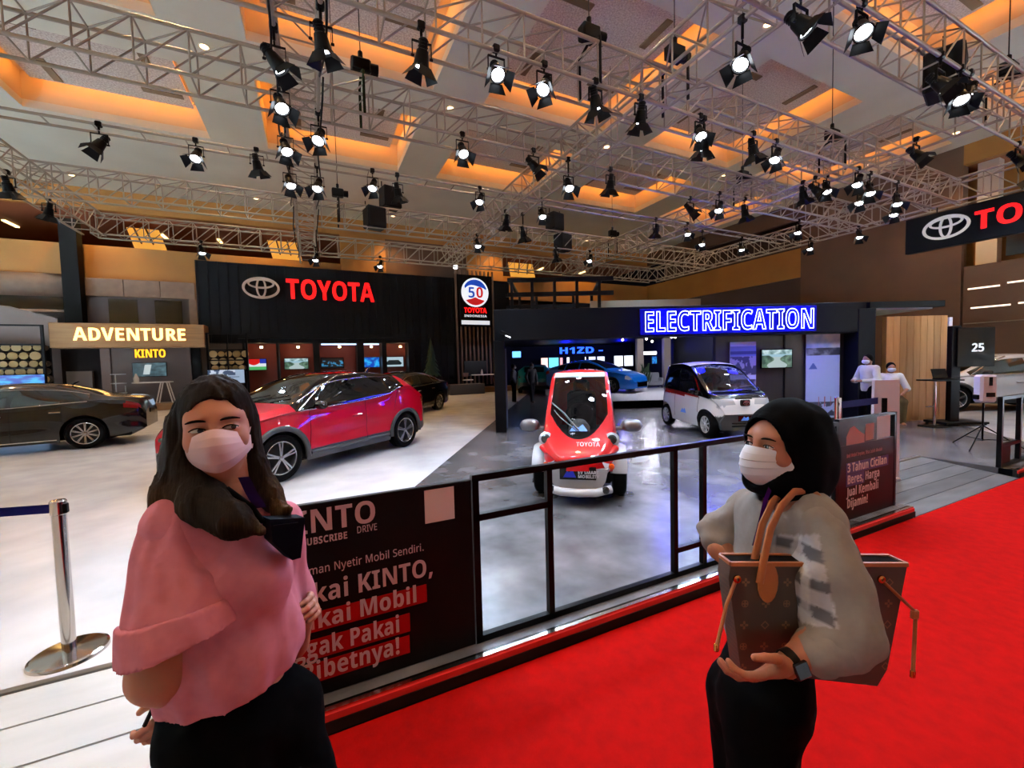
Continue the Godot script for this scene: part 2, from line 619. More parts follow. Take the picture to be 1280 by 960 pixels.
# ---------------------------------------------------------------- floors, kerb, ramp
func planks(called: String, parent: Node, x0: float, x1: float, z0: float, z1: float, count: int, y0: float, y1: float, ms: Array, gap := 0.006) -> void:
	var d := (z1 - z0) / count
	for i in count:
		var mb := MB.new()
		mb.span(x0, x1, y0, y1, z0 + i * d + gap / 2, z0 + (i + 1) * d - gap / 2)
		part(called, mb, ms[i % ms.size()], parent)

func floors() -> void:
	var mb := MB.new()
	mb.span(-30, 27, -0.2, -0.03, -34, 12)
	struct("floor", mb, mat("hall_concrete", Color(0.3, 0.29, 0.28), 0.6), "grey concrete floor of the hall around the stand")
	# red carpet aisle
	var carpet := grain("red_carpet", Color(0.60, 0.045, 0.04), Color(0.53, 0.05, 0.045), 0.95, 0.05, Vector3(0.7, 0.7, 0.7), 4, 5)
	carpet.metallic_specular = 0.1
	mb = MB.new()
	mb.span(-0.58, 26, -0.03, 0, -2.05, 11)
	tag(part("red_carpet", mb, carpet, self), "bright red carpet aisle in the foreground along the stand", "carpet")
	# stage deck: white laminate at the left, dark laminate at the right of a slanting joint
	var white := grain("white_laminate", Color(0.80, 0.815, 0.82), Color(0.72, 0.735, 0.745), 0.22, 0.02, Vector3(0.25, 0.25, 0.25), 12)
	var dk := grain("dark_laminate", Color(0.46, 0.46, 0.47), Color(0.24, 0.24, 0.25), 0.25, 0.015, Vector3(0.3, 0.3, 0.3), 5, 6)
	var up := Transform3D(Basis(Vector3.RIGHT, Vector3.FORWARD, Vector3.UP), Vector3(0, 0, 0))
	mb = MB.new()
	# outlines in (x, -z)
	mb.prism(PackedVector2Array([Vector2(-12.75, 2.985), Vector2(-0.48, 2.985), Vector2(5.3, 11.95), Vector2(13.5, 24.6), Vector2(13.5, 26.2), Vector2(-12.75, 26.2)]), stage_y, up)
	struct("floor", mb, white, "glossy white deck under the red and black cars")
	mb = MB.new()
	mb.prism(PackedVector2Array([Vector2(-0.6, 2.12), Vector2(5.62, 2.12), Vector2(5.62, 3.06), Vector2(8.5, 3.06), Vector2(8.5, 2.12), Vector2(10.6, 2.12), Vector2(15.3, 5.9), Vector2(15.3, 26.2), Vector2(13.505, 26.2), Vector2(13.505, 24.6), Vector2(5.305, 11.95), Vector2(-0.475, 2.98), Vector2(-0.6, 2.98)]), stage_y, up)
	struct("floor", mb, dk, "dark mottled laminate deck in front of the lit blue sign")
	mb = MB.new()
	mb.prism(PackedVector2Array([Vector2(10.62, 2.12), Vector2(26, 2.12), Vector2(26, 26.2), Vector2(15.31, 26.2), Vector2(15.31, 5.9)]), stage_y - 0.01, up)
	struct("floor", mb, white, "white deck under the white car at the right")
	# white planks at the left foreground and the metal strip that ends them
	var wp := grain("white_plank", Color(0.72, 0.73, 0.72), Color(0.66, 0.67, 0.66), 0.5, 0.03, Vector3(0.2, 0.5, 0.6), 21)
	mb = MB.new()
	mb.span(-9.1, -0.62, -0.03, 0.06, -2.98, 3.3)
	var pf := struct("floor", mb, mat("plank_bed", Color(0.25, 0.25, 0.25), 0.8), "white planked deck in the left foreground")
	planks("floor_plank", pf, -9.0, -0.63, -2.94, 3.15, 21, 0.06, stage_y, [wp], 0.014)
	mb = MB.new()
	mb.span(-9, -0.9, stage_y - 0.01, stage_y + 0.004, -2.99, -2.95, 0.001)
	struct("trim_2", mb, mat("brushed_strip", Color(0.55, 0.52, 0.48), 0.3, 0.9), "brushed metal joint strip across the white floor")
	# kerb along the carpet
	var kerb := mat("black_kerb", Color(0.03, 0.035, 0.032), 0.18)
	var strip := mat("steel_edge", Color(0.8, 0.8, 0.78), 0.2, 1.0)
	var skirt := mat("red_skirt", Color(0.72, 0.03, 0.025), 0.9)
	var foot := mat("dark_foot_strip", Color(0.10, 0.045, 0.04), 0.7)
	for q: Array in [[-0.62, 5.62, "trim_3", "black kerb with steel edge and red skirt below the barrier"], [8.5, 26.0, "trim_4", "black kerb with red skirt at the right end of the barrier"]]:
		mb = MB.new()
		mb.span(q[0], q[1], -0.03, stage_y, -2.25, -2.08)
		var k := struct(q[2], mb, kerb, q[3])
		mb = MB.new()
		mb.span(q[0], q[1], stage_y - 0.012, stage_y + 0.003, -2.10, -2.075)
		part("steel_edge", mb, strip, k)
		mb = MB.new()
		mb.span(q[0], q[1], 0.055, stage_y - 0.012, -2.08, -2.066)
		part("red_skirt", mb, skirt, k)
		mb = MB.new()
		mb.span(q[0], q[1], 0.0, 0.055, -2.08, -2.058)
		part("foot_strip", mb, foot, k)
	mb = MB.new()
	mb.span(-0.62, -0.58, -0.03, stage_y + 0.003, -2.08, 6, 0.004)
	struct("trim_5", mb, mat("brass_edge", Color(0.62, 0.56, 0.42), 0.35, 0.8), "pale metal edge of the white deck beside the red carpet")
	# plank ramp between the two barriers
	var rm := Node3D.new()
	rm.name = "plank_ramp"
	add_child(rm)
	tag(rm, "low grey plank ramp up to the stand between the barriers", "ramp")
	var pa := grain("grey_plank", Color(0.34, 0.35, 0.36), Color(0.22, 0.225, 0.23), 0.4, 0.03, Vector3(0.15, 0.6, 0.9), 31)
	var pb := grain("grey_plank_pale", Color(0.40, 0.41, 0.42), Color(0.27, 0.275, 0.28), 0.4, 0.03, Vector3(0.15, 0.6, 0.9), 37)
	var tilt := Basis(Vector3.RIGHT, atan2(stage_y, 1.0))
	for i in 5:
		var t := (i + 0.5) / 5.0
		mb = MB.new()
		mb.box(Vector3(7.06, t * stage_y - 0.012, lerpf(-2.06, -3.06, t)), Vector3(2.86, 0.02, 0.196), tilt, 0.002)
		part("plank", mb, pa if i % 2 else pb, rm)
	mb = MB.new()
	mb.span(5.63, 8.49, stage_y - 0.01, stage_y + 0.012, -3.1, -3.05, 0.003)
	part("metal_nosing", mb, mats["brushed_strip"], rm)
# ---------------------------------------------------------------- lighting rig
# truss: axis it runs along, the fixed coordinate, start, end, words for its label
const TRUSS := {
	"E": ["x", -2.3, 2.0, 15.0, "nearest cross truss at upper right"],
	"A": ["x", -4.1, -3.0, 12.3, "front cross truss over the barrier"],
	"B": ["x", -5.7, -7.0, 12.3, "second cross truss over the red car"],
	"C": ["x", -10.0, -4.3, 12.3, "cross truss before the far sign wall"],
	"D": ["x", -12.6, -4.3, 12.3, "farthest cross truss"],
	"M": ["z", -4.3, -12.6, -5.7, "left end truss running away from the viewer"],
	"L": ["z", 0.0, -13.8, -2.5, "ladder-like truss seen from below at the left"],
	"Z1": ["z", 3.9, -12.6, -1.2, "middle truss running away from the viewer"],
	"Z2": ["z", 8.3, -12.6, -2.3, "right truss running away from the viewer"],
	"Z3": ["z", 12.3, -12.6, -0.8, "right end truss over the hanging sign"],
}
const TY := 4.82
const TH := 0.46
const TW := 0.38
const LS := 0.72
const LAMP_ENERGY := 4.9

const LAMPS := [
	["A", "b", -1.75, 4.52, -3.91],
	["A", "d", 1.03, 4.54, -3.91],
	["A", "b", 1.78, 4.62, -3.91],
	["A", "b", 2.33, 4.62, -3.91],
	["A", "d", 2.99, 4.62, -3.91],
	["A", "d", 3.65, 4.61, -3.91],
	["A", "b", 4.65, 4.62, -3.91],
	["A", "d", 4.72, 4.50, -3.91],
	["A", "d", 5.70, 4.62, -3.91],
	["A", "b", 6.21, 4.62, -3.91],
	["A", "b", 8.22, 4.62, -4.29],
	["A", "b", 8.41, 4.62, -3.91],
	["A", "b", 8.78, 4.53, -3.91],
	["A", "b", 9.30, 4.58, -4.29],
	["A", "b", 9.71, 4.48, -3.91],
	["A", "b", 10.57, 4.53, -4.29],
	["B", "b", 1.97, 4.62, -5.51],
	["B", "l", 3.07, 4.62, -5.51],
	["B", "b", 3.68, 4.43, -5.51],
	["B", "d", 4.49, 4.58, -5.51],
	["B", "l", 6.73, 4.60, -5.89],
	["B", "b", 7.06, 4.55, -5.51],
	["B", "d", 7.79, 4.56, -5.51],
	["B", "b", 10.19, 4.60, -5.89],
	["C", "d", 6.10, 4.62, -9.81],
	["C", "b", 7.22, 4.62, -9.81],
	["D", "b", -2.30, 4.62, -12.41],
	["D", "b", 1.86, 4.62, -12.41],
	["E", "b", 4.56, 4.62, -2.11],
	["E", "l", 6.09, 4.54, -2.11],
	["E", "b", 6.57, 4.53, -2.11],
	["E", "b", 6.80, 4.62, -2.11],
	["E", "l", 9.77, 4.62, -2.49],
	["E", Vector3(13.0, 1.3, -4.8), 10.6, 4.52, -2.49],
	["E", Vector3(13.3, 0.9, -4.6), 11.4, 4.52, -2.49],
	["E", Vector3(16.2, 0.6, -4.5), 12.8, 4.52, -2.49],
	["E", Vector3(17.5, 0.3, -4.0), 14.2, 4.52, -2.49],
	["K", "r", -2.43, 4.76, -7.47],
	["K", "b", -1.38, 4.81, -7.47],
	["K", "d", -0.63, 4.82, -7.47],
	["K", "b", 1.05, 4.77, -7.47],
	["K", "d", 1.46, 4.73, -7.47],
	["K", "b", 2.99, 4.82, -7.47],
	["K", "b", 4.34, 4.72, -7.47],
	["K", "d", 7.41, 4.75, -7.47],
	["K", "b", 8.43, 4.82, -7.47],
	["K", "b", 9.27, 4.73, -7.73],
	["K", "b", 10.80, 4.74, -7.73],
	["L", "d", 0.19, 4.52, -4.04],
	["L", "l", -0.19, 4.52, -4.46],
	["L", "b", -0.19, 4.52, -5.15],
	["L", "b", 0.19, 4.52, -5.69],
	["L", "b", -0.19, 4.52, -6.12],
	["L", "b", 0.19, 4.52, -7.18],
	["L", "b", -0.19, 4.52, -7.21],
	["L", "b", 0.19, 4.52, -11.83],
	["M", "d", -4.11, 4.62, -9.21],
	["M", "d", -4.11, 4.62, -10.32],
	["Z1", "l", 3.71, 4.41, -2.14],
	["Z1", "b", 3.71, 4.46, -2.65],
	["Z1", "d", 4.09, 4.42, -7.85],
	["Z1", "d", 3.71, 4.62, -7.87],
	["Z1", "b", 3.71, 4.61, -9.51],
	["Z2", "l", 8.11, 4.62, -3.05],
	["Z2", "l", 8.11, 4.62, -4.40],
	["Z2", "d", 8.11, 4.62, -4.61],
	["Z3", "b", 12.11, 4.62, -5.59],
	["Z3", "b", 12.11, 4.62, -6.69],
]

func brace_mesh(len_: float) -> ArrayMesh:
	var mb := MB.new()
	var h := TW / 2
	var r := 0.0105
	for s: float in [-1.0, 1.0]:
		mb.tube([Vector3(s * h, 0, 0), Vector3(s * h, TH, 0)], r, 5, false)
		mb.tube([Vector3(s * h, 0, 0), Vector3(s * h, TH, -len_)], r, 5, false)
	mb.tube([Vector3(-h, 0, 0), Vector3(h, 0, 0)], r, 5, false)
	mb.tube([Vector3(-h, TH, 0), Vector3(h, TH, 0)], r, 5, false)
	mb.tube([Vector3(-h, TH, 0), Vector3(h, TH, -len_)], r, 5, false)
	return mb.mesh()

func make_truss(key: String) -> void:
	var q: Array = TRUSS[key]
	var along_x: bool = q[0] == "x"
	var length: float = q[3] - q[2]
	var alu := mat("truss_aluminium", Color(0.58, 0.565, 0.53), 0.42, 0.5)
	# local -z runs along the truss
	var at := Vector3(q[2], TY, q[1]) if along_x else Vector3(q[1], TY, q[3])
	var t := thing("lighting_truss", "silver lattice box truss, the " + q[4], "truss", at, -PI / 2 if along_x else 0.0, "lighting trusses")
	for sx: float in [-1.0, 1.0]:
		for y: float in [0.0, TH]:
			var mb := MB.new()
			mb.tube([Vector3(sx * TW / 2, y, 0), Vector3(sx * TW / 2, y, -length)], 0.021, 8)
			part("chord", mb, alu, t)
	var bays := int(round(length / 0.46))
	var step := length / bays
	var bm := brace_mesh(step)
	for i in bays:
		part("bracing", bm, alu, t, Vector3(0, 0, -i * step))

func make_ladder_truss() -> void:
	var alu: StandardMaterial3D = mats["truss_aluminium"]
	var t := thing("ladder_truss", "flat slender ladder truss slung between the second and third cross trusses", "truss", Vector3(-4.5, 5.02, -7.6), -PI / 2, "lighting trusses")
	for sx: float in [-1.0, 1.0]:
		var mb := MB.new()
		mb.tube([Vector3(sx * 0.13, 0, 0), Vector3(sx * 0.13, 0, -17)], 0.02, 8)
		part("chord", mb, alu, t)
	var rung := MB.new()
	rung.tube([Vector3(-0.13, 0, 0), Vector3(0.13, 0, 0)], 0.012, 5, false)
	var rm := rung.mesh()
	for i in 35:
		part("rung", rm, alu, t, Vector3(0, 0, -i * 0.5))

var lamp_parts := {}

func make_lamp(called_label: String, group: String, at: Vector3, aim: Vector3, energy: float, hang: float) -> void:
	var t := thing("stage_lamp", called_label, "stage lamp", at, 0.0, group)
	var black: StandardMaterial3D = mat("lamp_black", Color(0.02, 0.022, 0.028), 0.45)
	var lens := glow("lamp_lens", Color(0.93, 0.96, 1.0), 14.0)
	if lamp_parts.is_empty():
		var mb := MB.new()
		# clamp and yoke, hanging upright
		mb.tube([Vector3(0, 0.24, 0), Vector3(0, 0.19, 0)], 0.014, 6)
		mb.box(Vector3(0, 0.185, 0), Vector3(0.25, 0.012, 0.03))
		for s: float in [-1.0, 1.0]:
			mb.box(Vector3(s * 0.122, 0.09, 0), Vector3(0.01, 0.2, 0.03))
			mb.tube([Vector3(s * 0.10, 0.0, 0), Vector3(s * 0.14, 0.0, 0)], 0.016, 8)
		lamp_parts.yoke = mb.mesh()
		mb = MB.new()
		# housing: local -z is where it shines
		var b := Basis(Vector3.RIGHT, Vector3.FORWARD, Vector3.UP)
		mb.lathe([Vector2(0, -0.21), Vector2(0.045, -0.21), Vector2(0.055, -0.2), Vector2(0.058, -0.08), Vector2(0.075, -0.07), Vector2(0.10, 0.10), Vector2(0.112, 0.105), Vector2(0.112, 0.125), Vector2(0.095, 0.125), Vector2(0.088, 0.095)], 14, Vector3.ZERO, b)
		for k in 3:
			mb.lathe([Vector2(0.058, -0.19 + k * 0.035), Vector2(0.066, -0.185 + k * 0.035), Vector2(0.058, -0.178 + k * 0.035)], 12, Vector3.ZERO, b)
		lamp_parts.housing = mb.mesh()
		mb = MB.new()
		mb.lathe([Vector2(0, 0.104), Vector2(0.06, 0.1), Vector2(0.09, 0.095)], 14, Vector3.ZERO, b)
		lamp_parts.lens = mb.mesh()
		mb = MB.new()
		mb.prism(PackedVector2Array([Vector2(-0.085, 0), Vector2(0.085, 0), Vector2(0.125, 0.15), Vector2(-0.125, 0.15)]), 0.004)
		lamp_parts.flap = mb.mesh()
	var yk := part("yoke", lamp_parts.yoke, black, t)
	yk.scale = Vector3.ONE * LS
	var stem := MB.new()
	stem.tube([Vector3(0, 0.26 * LS, 0), Vector3(0, maxf(hang - at.y, 0.27 * LS), 0)], 0.014, 6)
	stem.box(Vector3(0, maxf(hang - at.y, 0.3 * LS), 0), Vector3(0.07, 0.07, 0.07), Basis.IDENTITY, 0.012)
	part("clamp", stem, black, t)
	var h := part("housing", lamp_parts.housing, black, t)
	h.basis = Basis.looking_at(aim, Vector3.UP if absf(aim.y) < 0.98 else Vector3.FORWARD).scaled_local(Vector3.ONE * LS)
	part("lens", lamp_parts.lens, lens, h)
	for k in 4:
		var f := part("barn_door", lamp_parts.flap, black, h)
		var rot := Basis(Vector3.BACK, k * PI / 2)
		# the flap's own y runs forward (-z) and outward
		f.basis = rot * Basis(Vector3.RIGHT, -PI / 2 + (0.45 if k % 2 == 0 else 0.62))
		f.position = rot * Vector3(0, 0.1, 0) + Vector3(0, 0, -0.12)
	var l := SpotLight3D.new()
	l.name = "lamp_beam"
	l.light_color = Color(0.80, 0.90, 1.0)
	l.light_energy = energy
	l.spot_angle = 42.0
	l.spot_angle_attenuation = 0.5
	l.spot_range = 40.0
	l.light_size = 0.09
	l.shadow_enabled = true
	h.add_child(l)
	l.position = Vector3(0, 0, -0.13)

func make_hoist(label: String, at: Vector3, red := false) -> void:
	var t := thing("chain_hoist", label, "hoist", at, 0.0, "chain hoists")
	var black: StandardMaterial3D = mats["lamp_black"]
	var mb := MB.new()
	mb.box(Vector3.ZERO, Vector3(0.24, 0.17, 0.15), Basis.IDENTITY, 0.02)
	mb.lathe([Vector2(0, -0.1), Vector2(0.065, -0.09), Vector2(0.07, 0.05), Vector2(0, 0.06)], 10, Vector3(0.16, 0, 0), Basis(Vector3.UP, Vector3.RIGHT, Vector3.FORWARD))
	part("motor_body", mb, black, t)
	mb = MB.new()
	mb.tube([Vector3(0, 0.08, 0), Vector3(0, CEIL - at.y, 0)], 0.007, 5)
	part("chain", mb, mat("steel_chain", Color(0.12, 0.11, 0.1), 0.5, 0.5), t)
	mb = MB.new()
	mb.lathe([Vector2(0.012, 0.1), Vector2(0.03, 0.12), Vector2(0.03, 0.18), Vector2(0.012, 0.2)], 8)
	part("hook_block", mb, black, t)
	mb = MB.new()
	for s: float in [-1.0, 1.0]:
		mb.tube([Vector3(0, -0.08, 0), Vector3(0, at.y * -1 + TY + TH + 0.06, s * 0.2), Vector3(0, TY - at.y, s * 0.2)], 0.018, 5)
	part("lifting_strap", mb, mat("green_strap", Color(0.09, 0.13, 0.06), 0.9) if red else black, t)

func rig() -> void:
	for k: String in TRUSS:
		make_truss(k)
	make_ladder_truss()
	var count := {}
	var words := ["first", "second", "third", "fourth", "fifth", "sixth", "seventh", "eighth", "ninth", "tenth", "eleventh", "twelfth", "thirteenth", "fourteenth", "fifteenth", "sixteenth", "seventeenth", "eighteenth", "nineteenth", "twentieth"]
	var where := {"E": "from left on the nearest cross truss, upper right", "A": "from the left on the front cross truss", "B": "from the left on the second cross truss", "K": "from the left on the flat ladder truss", "C": "from left on the cross truss before the far wall", "D": "from the left on the farthest cross truss", "M": "from the viewer on the left end truss", "L": "from the viewer on the ladder-like truss at left", "Z1": "from the viewer on the middle receding truss", "Z2": "from the viewer on the right receding truss", "Z3": "from the viewer on the right end truss"}
	for q: Array in LAMPS:
		var at := Vector3(q[2], q[3], q[4])
		var k: int = count.get(q[0], 0)
		count[q[0]] = k + 1
		var home := Vector3(-at.x, 0, -at.z).normalized()
		var side := home.cross(Vector3.UP)
		var aim := Vector3.DOWN
		var look := "black"
		if q[1] is Vector3:
			aim = (q[1] - at).normalized()
		else: match q[1]:
			"b": aim = (Vector3.DOWN * 1.0 + home * 0.62 + side * (0.25 if k % 2 else -0.2)).normalized(); look = "glaring"
			"d": aim = (Vector3.DOWN * 1.0 - home * 0.22 + side * (0.15 if k % 2 else -0.18)).normalized()
			"l": aim = (Vector3.DOWN * 1.0 - side * 0.75 + home * 0.1).normalized(); look = "sideways tilted black"
			"r": aim = (Vector3.DOWN * 1.0 + side * 0.6 + home * 0.1).normalized(); look = "sideways tilted black"
		var rel: String = where[q[0]]
		make_lamp("%s stage lamp, %s %s" % [look, words[k], rel], "stage lamps on the trusses", at, aim, LAMP_ENERGY, 5.02 if q[0] == "K" else TY)
	make_hoist("black chain hoist with a green strap on the second cross truss", Vector3(0.71, 5.5, -5.7), true)
	make_hoist("black chain hoist over the third cross truss near the ladder-like truss", Vector3(0.65, 5.5, -9.9))
	make_hoist("black chain hoist where the front truss meets the right receding truss", Vector3(8.2, 5.48, -4.2))
	make_hoist("black chain hoist where the second truss meets the right receding truss", Vector3(8.2, 5.48, -5.85))
	make_hoist("black chain hoist at the right edge on the nearest cross truss", Vector3(8.6, 5.48, -2.3))
	make_hoist("black chain hoist with a wide strap left of the middle truss crossing", Vector3(3.06, 5.5, -4.1))
	make_hoist("black chain hoist on the middle receding truss by the front crossing", Vector3(4.2, 5.48, -3.9))
	make_hoist("small chain hoist on the far cross truss right of the middle", Vector3(8.2, 5.5, -10.0))
	# black supply cables drooping along the ladder-like truss
	for k in 2:
		var c := thing("supply_cable", "black cable drooping along the %s side of the ladder-like truss" % ["left", "right"][k], "cable", Vector3(0, TY, 0))
		var x := -0.215 if k == 0 else 0.215
		for i in 7:
			var z0 := -3.6 - i * 1.35
			var pts := []
			for j in 9:
				var u := j / 8.0
				pts.append(Vector3(x + 0.02 * sin(i * 2.1 + u * 5.0), -0.03 - 0.30 * (0.6 + 0.4 * sin(i * 1.7)) * 4.0 * u * (1.0 - u), z0 - 1.35 * u))
			var cb := MB.new()
			cb.tube(pts, 0.011, 5)
			part("cable_run", cb, mats["lamp_black"], c)
	# loudspeakers hung from the far truss
	var sp := [[Vector3(1.78, 5.58, -10.0), "upper hanging black loudspeaker of the pair left of the middle truss"], [Vector3(1.40, 5.05, -9.9), "lower hanging black loudspeaker of the pair left of the middle truss"], [Vector3(6.2, 5.58, -10.0), "upper black loudspeaker on the far truss right of the middle truss"], [Vector3(6.45, 5.05, -10.0), "lower black loudspeaker inside the far truss right of the middle"], [Vector3(6.9, 5.0, -2.35), "big black loudspeaker resting inside the nearest cross truss"]]
	for s: Array in sp:
		var t := thing("loudspeaker", s[1], "loudspeaker", s[0], 0.25, "hanging loudspeakers")
		var mb := MB.new()
		mb.box(Vector3.ZERO, Vector3(0.42, 0.46, 0.34), Basis.IDENTITY, 0.02)
		part("cabinet", mb, mats["lamp_black"], t)
		mb = MB.new()
		mb.box(Vector3(0, 0, 0.172), Vector3(0.37, 0.41, 0.01))
		part("grille", mb, mat("speaker_grille", Color(0.05, 0.045, 0.045), 0.8), t)
		mb = MB.new()
		for x: float in [-0.2, 0.2]:
			mb.bar(Vector3(x, 0.23, 0), Vector3(x, 0.34, 0), 0.02)
		part("bracket", mb, mats["lamp_black"], t)
# ---------------------------------------------------------------- prints and screens
func print_image(kind: String, w := 96, h := 64) -> Image:
	var im := Image.create(w, h, false, Image.FORMAT_RGB8)
	var f := FastNoiseLite.new()
	f.seed = kind.hash() % 1000
	f.frequency = 0.035
	for y in h:
		for x in w:
			var u := float(x) / w
			var v := float(y) / h
			var n := f.get_noise_2d(x, y)
			var c := Color.BLACK
			match kind:
				"road":
					c = Color(0.62, 0.78, 0.85) if v < 0.4 else Color(0.70, 0.78, 0.78)
					if v < 0.25: c = Color(0.35, 0.5, 0.5).lerp(Color(0.8, 0.9, 0.92), clampf(n + 0.6, 0, 1))
					if v > 0.3 and absf(u - 0.5) > 0.22 + 0.12 * sin(v * 9.0): c = Color(0.16, 0.26, 0.22).lerp(Color(0.45, 0.6, 0.5), clampf(n + 0.5, 0, 1))
				"resort":
					c = Color(0.78, 0.84, 0.93)
					if v > 0.06 and v < 0.46:
						c = Color(0.42, 0.5, 0.66) if v < 0.2 else Color(0.62, 0.62, 0.68)
						if n > 0.02 and v > 0.2: c = Color(0.22, 0.25, 0.34)
						if v > 0.13 and v < 0.17: c = Color(0.2, 0.26, 0.42)
					if v > 0.52 and v < 0.94:
						c = Color(0.38, 0.44, 0.6)
						if n > 0.08: c = Color(0.2, 0.22, 0.3)
						if n < -0.15: c = Color(0.6, 0.62, 0.7)
				"lake":
					c = Color(0.66, 0.74, 0.88)
					if v < 0.16: c = Color(0.6, 0.7, 0.84).lerp(Color(0.86, 0.88, 0.92), clampf(u + n, 0, 1))
					if v >= 0.16 and v < 0.25: c = Color(0.16, 0.19, 0.24).lerp(Color(0.5, 0.54, 0.58), clampf(n * 2 + 0.4, 0, 1))
					if v >= 0.34 and v < 0.41 and absf(u - 0.2) < (v - 0.33) * 1.6: c = Color(0.25, 0.38, 0.66)
					if v > 0.8 and v < 0.97 and n > -0.05 - (v - 0.8): c = Color(0.24, 0.27, 0.33)
					if v > 0.74 and v < 0.86 and absf(sin(u * 17.0)) < 0.14 and u > 0.3 and u < 0.75: c = Color(0.62, 0.36, 0.4)
				"blue":
					c = Color(0.05, 0.28, 0.75).lerp(Color(0.2, 0.75, 1.0), clampf(n * 1.6 + 0.4, 0, 1))
				"news":
					c = Color(0.62, 0.7, 0.8)
					if v < 0.4 and u < 0.75: c = Color(0.8, 0.84, 0.9) if n > -0.05 else Color(0.22, 0.3, 0.42)
					if v > 0.5 and v < 0.56 and u < 0.85: c = Color(0.2, 0.26, 0.35)
				"cabin":
					c = Color(0.16, 0.27, 0.30).lerp(Color(0.35, 0.5, 0.55), clampf(n + u * 0.5, 0, 1))
					if absf(u - 0.42 - (0.5 - v) * 0.1) < 0.1 and v > 0.12 and v < 0.85: c = Color(0.8, 0.85, 0.85)
				"flag":
					c = Color(0.85, 0.1, 0.1) if v < 0.35 + 0.2 * sin(u * 5.0) else Color(0.9, 0.92, 0.95)
					if v > 0.7: c = Color(0.3, 0.7, 0.4)
					if u > 0.65 and v < 0.4: c = Color(0.1, 0.2, 0.7)
				"car":
					c = Color(0.7, 0.8, 0.85)
					if v > 0.3 and v < 0.8 and absf(u - 0.5) < 0.42 - absf(v - 0.65) * 0.5: c = Color(0.05, 0.12, 0.14)
				"teal":
					c = Color(0.02, 0.03, 0.05)
					if n > 0.05 and v > 0.25 and v < 0.8: c = Color(0.2, 0.55, 0.75)
			im.set_pixel(x, y, c)
	return im

func tv(parent: Node3D, called: String, w: float, h: float, at: Vector3, pic: String, energy: float, yaw := 0.0, frame := 0.02) -> void:
	var b := Basis(Vector3.UP, yaw)
	var mb := MB.new()
	mb.box(Vector3.ZERO, Vector3(w + frame * 2, h + frame * 2, 0.05), Basis.IDENTITY, 0.005)
	var o := part(called, mb, mat("tv_black", Color(0.015, 0.015, 0.018), 0.25), parent, at)
	o.basis = b
	if pic == "":
		return
	mb = MB.new()
	mb.quad(Vector3(-w / 2, -h / 2, 0.027), Vector3(w / 2, -h / 2, 0.027), Vector3(w / 2, h / 2, 0.027), Vector3(-w / 2, h / 2, 0.027), Vector3.BACK)
	part("screen", mb, picture("screen_" + pic, print_image(pic), energy), o)

func screen_thing(called: String, label: String, w: float, h: float, at: Vector3, pic: String, energy := 0.9, yaw := 0.0, group := "") -> Node3D:
	var t := thing(called, label, "screen", at, yaw, group)
	tv(t, "casing", w, h, Vector3.ZERO, pic, energy)
	if pic != "" and w * h > 0.3:
		var l := AreaLight3D.new()
		l.name = "screen_light"
		l.area_size = Vector2(w, h)
		l.light_color = Color(0.75, 0.88, 1.0)
		l.light_energy = 0.25 * energy * w * h
		l.area_range = 20.0
		l.shadow_enabled = true
		t.add_child(l)
		l.position = Vector3(0, 0, 0.06)
		l.rotation.y = PI
	return t

# flat oval ring, rx by ry, band wide, raised by depth along +z
func oval(mb: MB, c: Vector2, rx: float, ry: float, band: float, depth: float, segs := 40) -> void:
	for k in segs:
		var t0 := TAU * k / segs
		var t1 := TAU * (k + 1) / segs
		var p0 := Vector3(c.x + cos(t0) * rx, c.y + sin(t0) * ry, 0)
		var p1 := Vector3(c.x + cos(t1) * rx, c.y + sin(t1) * ry, 0)
		var q0 := Vector3(c.x + cos(t0) * (rx - band), c.y + sin(t0) * (ry - band), 0)
		var q1 := Vector3(c.x + cos(t1) * (rx - band), c.y + sin(t1) * (ry - band), 0)
		var d := Vector3(0, 0, depth)
		mb.quad(p0 + d, p1 + d, q1 + d, q0 + d, Vector3.BACK)
		var o0 := Vector3(cos(t0) / rx, sin(t0) / ry, 0).normalized()
		mb.quad(p0, p1, p1 + d, p0 + d, o0)
		mb.quad(q0, q1, q1 + d, q0 + d, -o0)

func emblem_mesh(rx: float, depth: float) -> MB:
	var mb := MB.new()
	var ry := rx * 0.66
	var w := rx * 0.13
	oval(mb, Vector2.ZERO, rx, ry, w, depth)
	oval(mb, Vector2(0, ry * 0.40), rx * 0.72, ry * 0.46, w * 0.8, depth * 0.9)
	oval(mb, Vector2(0, ry * 0.02), rx * 0.28, ry * 0.93, w * 0.8, depth * 0.95)
	return mb

